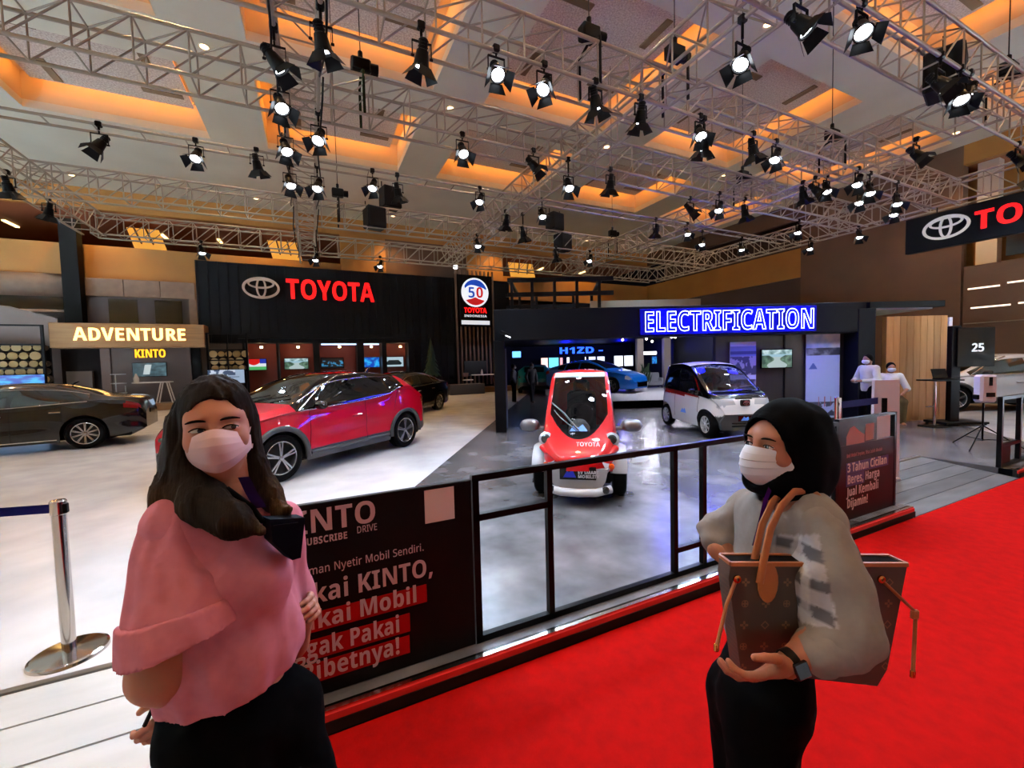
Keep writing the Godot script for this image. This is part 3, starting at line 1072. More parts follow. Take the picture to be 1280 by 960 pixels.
# ---------------------------------------------------------------- far wall
func far_wall() -> void:
	var coal := grain("charcoal_cladding", Color(0.055, 0.058, 0.068), Color(0.042, 0.044, 0.052), 0.55, 0.02, Vector3(0.5, 0.1, 0.5), 6)
	coal.metallic_specular = 0.2
	var coal2 := mat("charcoal_batten", Color(0.052, 0.055, 0.064), 0.5)
	var t := thing("sign_wall", "tall charcoal batten wall carrying the far red lettering", "sign wall", Vector3(0, stage_y, -24))
	var mb := MB.new()
	mb.span(-4.75, 11.4, 2.95, 6.8, -0.5, 0)
	mb.span(5.0, 11.4, 0, 2.95, -0.5, 0)
	part("wall_panel", mb, coal, t)
	mb = MB.new()
	mb.span(-0.03, 0.03, 0, 3.85, 0, 0.035)
	var bm := mb.mesh()
	mb = MB.new()
	mb.span(-0.03, 0.03, 0, 2.95, 0, 0.035)
	var bm2 := mb.mesh()
	for i in 32:
		var x := -4.7 + i * 0.4
		part("batten", bm, coal2, t, Vector3(x, 2.95, 0))
		if x > 5.05:
			part("batten", bm2, coal2, t, Vector3(x, 0, 0))
	mb = MB.new()
	mb.span(-3.2, 5.3, 3.15, 3.4, 0, 0.25)
	part("beam", mb, coal2, t)
	# lit red niches with a screen each
	var redm := mat("niche_red", Color(0.36, 0.085, 0.045), 0.6)
	mb = MB.new()
	mb.span(-3.0, 5.0, 0, 2.95, -1.0, -0.9)
	part("niche_back", mb, redm, t)
	for q: Array in [[-1.62, -1.52], [0.05, 0.35], [2.2, 2.55], [3.5, 3.75], [4.95, 5.1], [-3.05, -2.95]]:
		mb = MB.new()
		mb.span(q[0], q[1], 0, 2.95, -0.9, 0.02)
		part("niche_divider", mb, coal2, t)
	var bulb := glow("niche_bulb", Color(1.0, 0.85, 0.65), 8.0)
	mb = MB.new()
	mb.lathe([Vector2(0, -0.05), Vector2(0.07, -0.04), Vector2(0.07, 0.06), Vector2(0, 0.07)], 10)
	var bulbm := mb.mesh()
	for x: float in [-2.3, -0.65, 1.35, 3.0, 4.6]:
		var o := part("niche_bulb", bulbm, bulb, t, Vector3(x, 2.75, -0.45))
		var l := OmniLight3D.new()
		l.name = "niche_lamp"
		l.light_color = Color(1.0, 0.8, 0.6)
		l.light_energy = 0.7
		l.omni_range = 10.0
		l.light_size = 0.06
		l.shadow_enabled = true
		o.add_child(l)
	mb = MB.new()
	mb.span(0.45, 3.4, 2.86, 2.93, -0.4, -0.3)
	part("niche_tube_light", mb, glow("niche_tube", Color(0.75, 0.85, 1.0), 2.0), t)
	var pics := ["flag", "road", "teal", "blue", "car"]
	var names := ["small flag-coloured screen in the first red niche", "screen with a road picture in the second red niche", "dim screen in the middle red niche", "blue screen in the fourth red niche", "screen showing a dark car in the last red niche"]
	var px := [-2.56, -0.77, 0.98, 2.9, 4.25]
	for i in 5:
		screen_thing("wall_screen", names[i], 1.1 if i != 0 else 0.8, 0.55, Vector3(px[i], 2.0, -24.82), pics[i], 0.9, 0.0, "screens in the red niches")
	# emblem and red lettering
	var o := thing("emblem_sign", "silver triple-oval emblem on the far charcoal wall", "emblem", Vector3(-2.12, 5.74, -23.96))
	part("emblem", emblem_mesh(0.80, 0.12), mat("sign_silver", Color(0.92, 0.92, 0.91), 0.45), o)
	var sg := thing("lettering_sign", "glowing red TOYOTA letters on the far charcoal wall", "sign", Vector3(-1.05, 5.28, -23.96))
	letter_row("TOYOTA", 0.98, 0.16, glow("red_letter_glow", Color(1.0, 0.045, 0.05), 1.7), sg, Vector3.ZERO, 4.25)
	var rl := AreaLight3D.new()
	rl.name = "letter_light"
	rl.area_size = Vector2(4.2, 0.9)
	rl.light_color = Color(1.0, 0.1, 0.1)
	rl.light_energy = 0.5
	rl.area_range = 20.0
	rl.shadow_enabled = true
	sg.add_child(rl)
	rl.position = Vector3(2.1, 0.45, 0.2)
	rl.rotation.y = PI
	# slat tower with the round anniversary badge
	var slat := wood("slat_wood", Color(0.45, 0.34, 0.26), Color(0.33, 0.24, 0.18), 0.6, Vector3(1, 0.2, 1))
	var tw := thing("slat_tower", "tall tower of brown vertical slats beside the far sign wall", "tower", Vector3(7.75, stage_y, -23.8))
	mb = MB.new()
	mb.span(0, 2.45, 0.4, 7.0, -0.1, 0)
	part("backing", mb, mats["black_paint"], tw)
	for i in 10:
		var x := 0.06 + i * 0.262
		mb = MB.new()
		if i == 0 or i == 9:
			mb.span(x - 0.05, x + 0.05, 0.4, 7.25, 0, 0.1, 0.008)
			part("slat", mb, slat, tw)
		else:
			mb.span(x - 0.045, x + 0.045, 0.4, 3.95, 0, 0.1, 0.008)
			part("slat", mb, slat, tw)
			mb = MB.new()
			mb.span(x - 0.045, x + 0.045, 6.85, 7.25, 0, 0.1, 0.008)
			part("slat", mb, slat, tw)
	var bd := thing("badge_board", "black board with a round blue and red 50 badge", "sign", Vector3(8.95, stage_y, -23.66))
	mb = MB.new()
	mb.span(-0.98, 0.98, 3.9, 6.95, 0, 0.06, 0.01)
	part("board", mb, mats["black_paint"], bd)
	mb = MB.new()
	mb.lathe([Vector2(0, 0.03), Vector2(0.86, 0.03), Vector2(0.86, 0)], 36, Vector3(0, 5.93, 0.06), Basis(Vector3.RIGHT, Vector3.BACK, Vector3.DOWN))
	var wdisc := part("badge_disc", mb, glow("badge_white", Color(0.95, 0.97, 1.0), 0.9), bd)
	var bb := glow("badge_blue", Color(0.05, 0.3, 0.8), 0.6)
	var br := glow("badge_red", Color(0.85, 0.04, 0.05), 0.6)
	var arc := PackedVector2Array()
	for k in 13:
		var a := deg_to_rad(20 + k * 11)
		arc.append(Vector2(cos(a), sin(a)) * 0.76)
	for k in 13:
		var a := deg_to_rad(152 - k * 11)
		arc.append(Vector2(cos(a) * 0.72, sin(a) * (0.42 + 0.05 * sin(k * 0.6))))
	mb = MB.new()
	mb.prism(arc, 0.012, Transform3D(Basis.IDENTITY, Vector3(0, 5.93, 0.09)))
	part("blue_swoosh", mb, bb, wdisc)
	arc = PackedVector2Array()
	for k in 11:
		var a := deg_to_rad(218 + k * 10.4)
		arc.append(Vector2(cos(a), sin(a)) * 0.76)
	arc.append(Vector2(0.22, -0.38))
	arc.append(Vector2(0, -0.28))
	arc.append(Vector2(-0.22, -0.38))
	mb = MB.new()
	mb.prism(arc, 0.012, Transform3D(Basis.IDENTITY, Vector3(0, 5.93, 0.09)))
	part("red_swoosh", mb, br, wdisc)
	var tx := part("badge_digit", letters("5", 0.62, 0.012), bb, wdisc, Vector3(-0.47, 5.62, 0.096))
	tx = part("badge_digit", letters("0", 0.62, 0.012), br, wdisc, Vector3(0.05, 5.62, 0.096))
	letter_row("TOYOTA", 0.30, 0.02, mats["red_letter_glow"], bd, Vector3(-0.72, 4.72, 0.07), 1.44)
	letter_row("INDONESIA", 0.13, 0.01, glow("white_letter_glow", Color(0.9, 0.92, 0.95), 0.8), bd, Vector3(-0.72, 4.47, 0.07), 1.44)
	mb = MB.new()
	mb.span(-0.9, 0.9, 4.02, 4.26, 0.06, 0.075)
	part("white_bar", mb, mats["white_letter_glow"], bd)
	screen_thing("wall_screen", "switched-off black screen low on the slat tower", 1.4, 0.85, Vector3(8.85, 1.5, -23.62), "")
	# spot on the tower top
	var lo := MB.new()
	lo.lathe([Vector2(0, -0.1), Vector2(0.12, -0.08), Vector2(0.12, 0.08), Vector2(0, 0.1)], 10)
	tag(part("tower_lamp", lo, glow("tower_lamp_glow", Color(0.95, 0.98, 1.0), 8.0), self, Vector3(7.78, 7.45, -23.6)), "small white lamp on the top corner of the slat tower", "lamp")
	# timber plinths before the wall
	var ply := wood("plinth_wood", Color(0.55, 0.42, 0.28), Color(0.44, 0.32, 0.2), 0.5, Vector3(0.2, 1, 1))
	for q: Array in [[-9.2, -4.4, "low timber plinth under the lit fascia"], [5.2, 11.2, "low timber plinth before the slat tower"]]:
		mb = MB.new()
		mb.span(q[0], q[1], 0, 0.3, -0.33, 0.6, 0.02)
		var p := part("timber_plinth", mb, ply, self, Vector3(0, stage_y, -23))
		tag(p, q[2], "plinth")
	var dkst := mat("dark_step", Color(0.16, 0.14, 0.13), 0.6)
	mb = MB.new()
	mb.box(Vector3(0, 0.28, 0), Vector3(2.0, 0.56, 0.7), Basis.IDENTITY, 0.02)
	tag(part("display_plinth", mb, dkst, self, Vector3(7.6, stage_y, -21.9)), "dark box plinth before the slat tower", "plinth")
	# cafe table, two chairs and a small fir
	var tb := thing("cafe_table", "small white cafe table before the slat tower", "table", Vector3(9.0, 0.4, -22.7))
	mb = MB.new()
	mb.box(Vector3(0, 0.72, 0), Vector3(1.3, 0.04, 0.6), Basis.IDENTITY, 0.01)
	part("table_top", mb, mat("white_lacquer", Color(0.85, 0.85, 0.84), 0.35), tb)
	for s: float in [-0.55, 0.55]:
		mb = MB.new()
		mb.tube([Vector3(s, 0.7, 0), Vector3(s * 1.1, 0, 0.2)], 0.02, 6)
		part("leg", mb, slat, tb)
	mb = MB.new()
	mb.lathe([Vector2(0.05, 0), Vector2(0.07, 0.1), Vector2(0.03, 0.26), Vector2(0.02, 0.3)], 10)
	tag(part("white_bottle", mb, mats["white_lacquer"], self, Vector3(8.9, 1.14, -22.7)), "white bottle standing on the small cafe table", "bottle")
	for q: Array in [[8.0, 0.4, "left"], [9.95, -0.4, "right"]]:
		var c := thing("cafe_chair", "brown cafe chair with white seat at the %s end of the small table" % q[2], "chair", Vector3(q[0], 0.4, -22.6), q[1], "cafe chairs")
		mb = MB.new()
		mb.box(Vector3(0, 0.45, 0), Vector3(0.45, 0.05, 0.42), Basis.IDENTITY, 0.015)
		part("seat", mb, mats["white_lacquer"], c)
		mb = MB.new()
		mb.box(Vector3(0, 0.75, -0.2), Vector3(0.45, 0.22, 0.03), Basis.IDENTITY, 0.01)
		part("backrest", mb, slat, c)
		for sx: float in [-0.19, 0.19]:
			for sz: float in [-0.19, 0.19]:
				mb = MB.new()
				mb.tube([Vector3(sx, 0.75 if sz < 0 else 0.44, sz), Vector3(sx * 1.15, 0, sz * 1.1)], 0.016, 6)
				part("leg", mb, mats["lamp_black"], c)
	var fir := thing("small_fir", "small dark green fir standing against the sign wall", "tree", Vector3(6.0, stage_y + 0.3, -23.0))
	var green := mat("fir_green", Color(0.07, 0.17, 0.06), 0.8)
	for k in 7:
		mb = MB.new()
		var rr := 0.55 - k * 0.07
		var prof := []
		for j in 11:
			prof.append(0)
		for j in 10:
			var a0 := TAU * j / 10.0 + k
			mb.tri(Vector3(0, 0.9 + k * 0.26 + 0.45, 0), Vector3(cos(a0) * rr, 0.7 + k * 0.26, sin(a0) * rr), Vector3(cos(a0 + 0.45) * rr * 0.8, 0.85 + k * 0.26, sin(a0 + 0.45) * rr * 0.8), Vector3(cos(a0), 0.5, sin(a0)), Vector3(cos(a0), 0.5, sin(a0)), Vector3(cos(a0), 0.5, sin(a0)))
			mb.tri(Vector3(0, 0.9 + k * 0.26 + 0.45, 0), Vector3(cos(a0 + 0.45) * rr * 0.8, 0.85 + k * 0.26, sin(a0 + 0.45) * rr * 0.8), Vector3(cos(a0 + 0.63) * rr, 0.7 + k * 0.26, sin(a0 + 0.63) * rr), Vector3(cos(a0), 0.5, sin(a0)), Vector3(cos(a0), 0.5, sin(a0)), Vector3(cos(a0), 0.5, sin(a0)))
		part("branch_tier", mb, green, fir)
	mb = MB.new()
	mb.lathe([Vector2(0.2, 0), Vector2(0.24, 0.4), Vector2(0.06, 0.42), Vector2(0.05, 0.9)], 12)
	part("pot", mb, mats["lamp_black"], fir)
	adventure(slat)

func logs(label: String, at: Vector3, w: float, h: float, seed_: int) -> void:
	var t := thing("log_wall", label, "log stack", at)
	var rng := RandomNumberGenerator.new()
	rng.seed = seed_
	var mb := MB.new()
	mb.span(0, w, 0, h, -0.5, -0.4)
	part("backing", mb, mats["lamp_black"], t)
	var bark := mat("log_bark", Color(0.2, 0.15, 0.1), 0.9)
	var cuts := [mat("log_cut_a", Color(0.62, 0.54, 0.38), 0.8), mat("log_cut_b", Color(0.52, 0.44, 0.28), 0.8), mat("log_cut_c", Color(0.70, 0.62, 0.46), 0.8)]
	var y := 0.0
	while y < h - 0.15:
		var x := rng.randf() * 0.1
		var row := 0.28 + rng.randf() * 0.08
		while x < w - 0.15:
			var r := row * (0.4 + rng.randf() * 0.11)
			var c := Vector3(x + r, y + row / 2, 0)
			var tilt := Basis(Vector3.UP, rng.randf_range(-0.2, 0.2)) * Basis(Vector3.RIGHT, PI / 2)
			mb = MB.new()
			mb.lathe([Vector2(r, -0.35), Vector2(r, 0.0)], 12, c + Vector3(0, 0, rng.randf() * 0.08), tilt)
			var lg := part("log", mb, bark, t)
			mb = MB.new()
			mb.lathe([Vector2(r, 0.0), Vector2(r * 0.93, 0.012), Vector2(0, 0.014)], 12, c + Vector3(0, 0, 0.06), Basis(Vector3.RIGHT, PI / 2))
			part("cut_end", mb, cuts[rng.randi() % 3], lg)
			x += r * 2 + 0.01
		y += row
	for q: Array in [[-0.05, 0.03], [w - 0.03, w + 0.05], [w * 0.48, w * 0.48 + 0.06]]:
		mb = MB.new()
		mb.span(q[0], q[1], -1.1, h + 0.75, 0.05, 0.15)
		part("frame_post", mb, mats["lamp_black"], t)
	for yy: float in [-0.03, h, h + 0.75, h * 0.5]:
		mb = MB.new()
		mb.span(-0.05, w + 0.05, yy, yy + 0.06, 0.05, 0.15)
		part("frame_rail", mb, mats["lamp_black"], t)

func adventure(slat: Material) -> void:
	var fw := wood("fascia_wood", Color(0.62, 0.47, 0.29), Color(0.50, 0.37, 0.22), 0.55, Vector3(0.1, 1.2, 1.2))
	var t := thing("timber_fascia", "timber fascia with glowing ADVENTURE letters at the far left", "sign", Vector3(-9.45, stage_y, -23))
	var mb := MB.new()
	mb.span(0, 5.1, 2.70, 3.72, -0.9, 0, 0.02)
	part("fascia_box", mb, fw, t)
	letter_row("ADVENTURE", 0.52, 0.08, glow("warm_letter_glow", Color(1.0, 0.80, 0.48), 3.2), t, Vector3(0.72, 3.0, 0.0), 3.72)
	var l := AreaLight3D.new()
	l.name = "letter_light"
	l.area_size = Vector2(3.8, 0.55)
	l.light_color = Color(1.0, 0.72, 0.35)
	l.light_energy = 0.9
	l.area_range = 20.0
	l.shadow_enabled = true
	t.add_child(l)
	l.position = Vector3(2.6, 3.25, 0.12)
	l.rotation.y = PI
	var br := mat("kiosk_brown", Color(0.20, 0.135, 0.11), 0.55)
	var k := thing("brown_kiosk", "brown kiosk front below the timber fascia", "kiosk", Vector3(-7.75, stage_y, -23.4))
	mb = MB.new()
	mb.span(0, 2.75, 0, 2.7, -0.3, 0)
	part("front_panel", mb, br, k)
	mb = MB.new()
	mb.span(-0.32, 0, 0, 2.7, -0.3, 0.05)
	part("side_pillar", mb, mat("kiosk_pillar", Color(0.29, 0.21, 0.175), 0.55), k)
	mb = MB.new()
	mb.span(2.75, 3.1, 0, 2.7, -0.3, -0.1)
	part("dark_reveal", mb, mats["lamp_black"], k)
	mb = MB.new()
	mb.span(-1.75, -0.32, 0, 2.7, -0.6, -0.5)
	part("dark_back", mb, mat("kiosk_dark", Color(0.08, 0.05, 0.045), 0.6), k)
	mb = MB.new()
	mb.span(-1.55, -0.75, 0, 1.75, -0.5, -0.3)
	part("grey_panel", mb, mat("kiosk_grey", Color(0.33, 0.29, 0.26), 0.6), k)
	letter_row("KINTO", 0.36, 0.05, glow("yellow_letter_glow", Color(1.0, 0.72, 0.12), 1.6), k, Vector3(0.78, 2.28, 0.02), 1.1)
	screen_thing("wall_screen", "screen showing a car cabin below the yellow lettering", 1.15, 0.58, Vector3(-6.45, 1.85, -23.33), "cabin", 0.8)
	# high bar table and small things on the plinth
	var tb := thing("bar_table", "narrow white bar table with splayed legs at the kiosk", "table", Vector3(-6.2, 0.4, -22.7))
	mb = MB.new()
	mb.box(Vector3(0, 0.9, 0), Vector3(1.3, 0.05, 0.45), Basis.IDENTITY, 0.01)
	part("table_top", mb, mats["white_lacquer"], tb)
	for s: float in [-1.0, 1.0]:
		for z: float in [-0.15, 0.15]:
			mb = MB.new()
			mb.tube([Vector3(0.4 + s * 0.1, 0.88, z), Vector3(0.4 + s * 0.28, 0, z * 1.3)], 0.025, 6)
			part("leg", mb, mats["white_lacquer"], tb)
	var rk := thing("display_rack", "slim silver display rack beside the kiosk pillar", "rack", Vector3(-7.45, 0.4, -22.8))
	for q: Array in [[0.0, 1.3], [0.3, 0.8]]:
		mb = MB.new()
		mb.tube([Vector3(q[0], 0, 0), Vector3(q[0], q[1], 0)], 0.02, 6)
		part("post", mb, mat("rack_silver", Color(0.7, 0.7, 0.7), 0.3, 0.8), rk)
	for y: float in [0.5, 0.9, 1.28]:
		mb = MB.new()
		mb.box(Vector3(0.1, y, 0), Vector3(0.42, 0.04, 0.3), Basis.IDENTITY, 0.008)
		part("shelf", mb, mats["rack_silver"], rk)
	mb = MB.new()
	mb.lathe([Vector2(0.09, 0), Vector2(0.1, 0.15), Vector2(0.04, 0.3), Vector2(0.03, 0.36)], 10)
	tag(part("white_vase", mb, mats["white_lacquer"], self, Vector3(-6.75, 1.33, -22.7)), "white vase standing on the bar table", "vase")
	logs("stack of cut log ends in a black frame at the left edge", Vector3(-12.6, 1.05, -23), 3.0, 1.85, 5)
	logs("stack of cut log ends in a black frame beside the red niches", Vector3(-4.28, 1.7, -23.2), 1.5, 0.95, 9)
	screen_thing("wall_screen", "bright blue screen below the left log stack", 2.4, 0.5, Vector3(-10.75, 1.5, -22.75), "blue", 1.2)
	screen_thing("wall_screen", "screen with a news picture below the right log stack", 1.4, 0.62, Vector3(-3.6, 1.45, -22.95), "news", 0.9)
	var gb := thing("sloped_board", "pale grey board with sloping top above the left log stack", "board", Vector3(-13, stage_y, -23.75))
	mb = MB.new()
	mb.prism(PackedVector2Array([Vector2(0, 2.7), Vector2(3.55, 2.7), Vector2(3.55, 3.95), Vector2(2.2, 4.4), Vector2(0, 4.6)]), 0.1)
	part("board", mb, mat("pale_board", Color(0.42, 0.37, 0.35), 0.6), gb)

# ---------------------------------------------------------------- lit blue sign booth
func neon_outline(ch: String, height: float, r: float) -> MB:
	var t: TextMesh = letters(ch, height, 0.0)
	var arr := t.get_mesh_arrays() if t.has_method("get_mesh_arrays") else t.surface_get_arrays(0)
	var vs: PackedVector3Array = arr[Mesh.ARRAY_VERTEX]
	var ix: PackedInt32Array = arr[Mesh.ARRAY_INDEX] if arr[Mesh.ARRAY_INDEX] != null else PackedInt32Array(range(vs.size()))
	var seen := {}
	var pos := {}
	for i in range(0, ix.size(), 3):
		for k in 3:
			var a := vs[ix[i + k]].snapped(Vector3.ONE * 0.0004)
			var b := vs[ix[i + (k + 1) % 3]].snapped(Vector3.ONE * 0.0004)
			if a == b:
				continue
			var key := [a, b] if str(a) < str(b) else [b, a]
			seen[key] = seen.get(key, 0) + 1
	var mb := MB.new()
	for key: Array in seen:
		if seen[key] == 1:
			var d: Vector3 = (key[1] - key[0]).normalized() * r * 0.6
			mb.tube([key[0] - d, key[1] + d], r, 6)
	return mb

func blue_booth() -> void:
	var P := Vector3(3.9, stage_y, -8.84)
	var turn := deg_to_rad(-24)
	var X := Transform3D(Basis(Vector3.UP, turn), P)
	var navy := mat("booth_charcoal", Color(0.045, 0.048, 0.062), 0.5)
	var dkwood := wood("booth_dark_wood", Color(0.16, 0.12, 0.10), Color(0.11, 0.085, 0.075), 0.5, Vector3(1.2, 0.15, 1.2))
	var t := thing("blue_sign_booth", "dark open booth with a long fascia for the blue neon sign", "booth", P, turn)
	var mb := MB.new()
	mb.span(-0.1, 8.75, 2.15, 2.86, -0.4, 0, 0.01)
	part("fascia", mb, navy, t)
	mb = MB.new()
	mb.span(-0.05, 8.7, 2.70, 2.84, -17.4, -0.4)
	part("roof_slab", mb, navy, t)
	mb = MB.new()
	mb.span(-0.12, 0.14, 0, 2.15, -8.6, 0.0, 0.01)
	part("wing_wall", mb, navy, t)
	mb = MB.new()
	for q: Array in [[-0.35, -0.95], [-1.2, -1.8], [-2.1, -3.0]]:
		mb.bar(Vector3(0.16, 0.05, q[0]), Vector3(0.16, 1.95, q[0]), 0.04)
		mb.bar(Vector3(0.16, 0.05, q[1]), Vector3(0.16, 1.95, q[1]), 0.04)
		mb.bar(Vector3(0.16, 1.95, q[0]), Vector3(0.16, 1.95, q[1]), 0.04)
	part("display_frame", mb, mat("frame_steel", Color(0.35, 0.38, 0.48), 0.3, 0.6), t)
	mb = MB.new()
	mb.span(5.3, 8.5, 0, 2.15, -0.55, -0.4)
	part("front_panel", mb, dkwood, t)
	mb = MB.new()
	mb.span(6.98, 7.02, 0, 2.15, -0.4, -0.38)
	part("panel_batten", mb, mats["lamp_black"], t)
	mb = MB.new()
	mb.span(8.5, 8.92, 0, 2.7, -1.2, 0.02, 0.01)
	part("end_pillar", mb, navy, t)
	mb = MB.new()
	mb.span(8.7, 10.5, 2.70, 2.84, -1.7, 0.1)
	part("canopy", mb, mats["black_paint"], t)
	mb = MB.new()
	mb.span(8.95, 10.3, 2.66, 2.70, -1.5, 0.0)
	part("canopy_soffit", mb, mat("canopy_white", Color(0.6, 0.62, 0.64), 0.6), t)
	mb = MB.new()
	mb.span(-0.1, 8.7, 0, 2.7, -17.6, -17.4)
	part("rear_wall", mb, mat("booth_night_blue", Color(0.025, 0.03, 0.09), 0.5), t)
	mb = MB.new()
	mb.span(8.6, 8.75, 0, 2.7, -17.4, -1.2)
	part("side_wall", mb, navy, t)
	# mezzanine railing and white upstand on the roof
	var mz := thing("roof_railing", "black railing frame standing on the roof of the dark booth", "railing", X * Vector3(0.3, 2.84, -0.6), turn)
	for x: float in [0.05, 0.55, 1.1, 1.65, 2.2]:
		mb = MB.new()
		mb.bar(Vector3(x, 0, 0), Vector3(x, 0.85, 0), 0.07)
		part("post", mb, navy, mz)
		mb = MB.new()
		mb.bar(Vector3(x + 0.3, 0, -2.2), Vector3(x + 0.3, 0.85, -2.2), 0.07)
		part("post", mb, navy, mz)
	for q: Array in [[0.8, 0.0], [0.45, 0.0], [0.8, -2.2], [0.45, -2.2]]:
		mb = MB.new()
		mb.bar(Vector3(-0.05, q[0], q[1]), Vector3(2.55, q[0], q[1]), 0.08, 0.1)
		part("rail", mb, navy, mz)
	mb = MB.new()
	mb.bar(Vector3(0, 0.8, 0), Vector3(0.3, 0.8, -2.2), 0.08)
	part("rail", mb, navy, mz)
	mb = MB.new()
	mb.bar(Vector3(2.25, 0.8, 0), Vector3(2.55, 0.8, -2.2), 0.08)
	part("rail", mb, navy, mz)
	mb = MB.new()
	mb.box(Vector3(4.0, 0.2, -1.6), Vector3(3.0, 0.4, 0.08))
	var ups := part("roof_upstand", mb, mat("grey_upstand", Color(0.55, 0.55, 0.53), 0.6), self, X * Vector3(0, 2.84, 0))
	ups.rotation.y = turn
	tag(ups, "pale grey upstand panel on the roof of the dark booth", "panel")
	# neon lettering
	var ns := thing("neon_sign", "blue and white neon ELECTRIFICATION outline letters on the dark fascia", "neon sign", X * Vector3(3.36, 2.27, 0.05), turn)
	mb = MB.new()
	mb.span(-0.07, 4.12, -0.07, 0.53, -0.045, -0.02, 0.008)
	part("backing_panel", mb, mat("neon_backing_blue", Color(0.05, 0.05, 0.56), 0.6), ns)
	var text := "ELECTRIFICATION"
	var width := 4.05
	var total := 0.0
	for ch in text:
		total += font_bold.get_string_size(ch, HORIZONTAL_ALIGNMENT_LEFT, -1, 64).x
	var x := 0.0
	var neon := glow("neon_white_blue", Color(0.80, 0.86, 1.0), 5.0)
	var core := glow("neon_blue_core", Color(0.008, 0.012, 0.55), 1.0)
	for ch in text:
		var adv := font_bold.get_string_size(ch, HORIZONTAL_ALIGNMENT_LEFT, -1, 64).x / total * width
		var sx := width / (total * 0.45 / 46.0)
		var o := part("letter_back", letters(ch, 0.45, 0.02), core, ns, Vector3(x, 0, 0))
		o.scale.x = sx
		var n := part("neon_tube", neon_outline(ch, 0.45, 0.009), neon, o, Vector3(0, 0, 0.025))
		x += adv
	for i in 4:
		var l := OmniLight3D.new()
		l.name = "neon_light"
		l.light_color = Color(0.03, 0.06, 1.0)
		l.light_energy = 1.5
		l.omni_range = 12.0
		l.light_size = 0.15
		l.shadow_enabled = true
		ns.add_child(l, true)
		l.position = Vector3(0.4 + i * 1.08, 0.2, 0.26)
	# posters and screen on the dark wood panels
	for q: Array in [[5.63, 6.27, 0.25, 2.0, "resort", "tall poster of resort pictures left of the green screen"], [7.52, 8.36, 0.08, 2.14, "lake", "tall pale blue poster with a lake picture beside the booth pillar"]]:
		var p := thing("poster", q[5], "poster", X * Vector3((q[0] + q[1]) / 2, 0, -0.36), turn)
		mb = MB.new()
		var w: float = (q[1] - q[0]) / 2
		mb.box(Vector3(0, (q[2] + q[3]) / 2, 0), Vector3(w * 2, q[3] - q[2], 0.02))
		part("board", mb, mat("poster_board", Color(0.7, 0.72, 0.76), 0.5), p)
		mb = MB.new()
		mb.quad(Vector3(-w, q[2], 0.013), Vector3(w, q[2], 0.013), Vector3(w, q[3], 0.013), Vector3(-w, q[3], 0.013), Vector3.BACK)
		part("print", mb, picture("print_" + q[4], print_image(q[4], 64, 160), 0.0, 0.35), p)
	screen_thing("wall_screen", "screen with a green road picture between the two posters", 0.74, 0.43, X * Vector3(6.76, 1.57, -0.33), "road", 1.1, turn)
	# floodlight at the left upper corner
	var fl := thing("flood_lamp", "small white floodlight on the left corner of the fascia", "lamp", X * Vector3(0.15, 2.3, 0.1), turn)
	mb = MB.new()
	mb.box(Vector3(0, 0, 0), Vector3(0.22, 0.07, 0.12), Basis(Vector3.BACK, -0.4), 0.01)
	part("housing", mb, navy, fl)
	mb = MB.new()
	mb.box(Vector3(0.07, -0.07, 0.02), Vector3(0.12, 0.012, 0.1), Basis(Vector3.BACK, -0.4))
	part("lens", mb, glow("flood_lens", Color(0.95, 0.97, 1.0), 5.0), fl)
	booth_inside(X, turn, navy)
	# timber end wall right of the pillar
	var ew := thing("timber_end_wall", "tall warm timber plank wall right of the blue sign booth", "wall panel", X * Vector3(9.2, 0, 0), turn)
	var woods := [wood("plank_wood_a", Color(0.72, 0.52, 0.30), Color(0.62, 0.43, 0.23), 0.5, Vector3(2, 0.15, 2), 40), wood("plank_wood_b", Color(0.66, 0.47, 0.26), Color(0.56, 0.39, 0.2), 0.5, Vector3(2, 0.15, 2), 43), wood("plank_wood_c", Color(0.76, 0.56, 0.34), Color(0.66, 0.47, 0.27), 0.5, Vector3(2, 0.15, 2), 47)]
	for i in 9:
		mb = MB.new()
		mb.span(i * 0.165, i * 0.165 + 0.161, 0, 2.5, -0.12, 0, 0.004)
		part("plank", mb, woods[(i * 2 + i / 3) % 3], ew)
	mb = MB.new()
	mb.span(1.5, 1.58, 0, 2.45, -0.15, 0.02)
	part("white_edge", mb, mat("edge_white", Color(0.85, 0.86, 0.88), 0.4), ew)
	for q: Array in [[-0.14, 1.95, 0.34, 0.22, "exit_light", Color(0.5, 1.0, 0.65), 2.2, "green lit exit sign behind the booth pillar"], [-0.18, 2.38, 0.28, 0.1, "lamp_panel", Color(0.95, 0.97, 1.0), 3.0, "lower white lamp panel above the green exit sign"], [-0.24, 2.56, 0.24, 0.1, "lamp_panel", Color(0.95, 0.97, 1.0), 1.6, "upper white lamp panel above the green exit sign"]]:
		var ex := thing(q[4], q[7], "lamp" if q[4] == "lamp_panel" else "sign", X * Vector3(9.2 + q[0], q[1], -1.6), turn)
		mb = MB.new()
		mb.box(Vector3.ZERO, Vector3(q[2] + 0.03, q[3] + 0.03, 0.05), Basis.IDENTITY, 0.005)
		part("casing", mb, mats["lamp_black"], ex)
		mb = MB.new()
		mb.box(Vector3(0, 0, 0.026), Vector3(q[2], q[3], 0.01))
		part("lit_face", mb, glow(q[4] + str(q[6]), q[5], q[6]), ex)

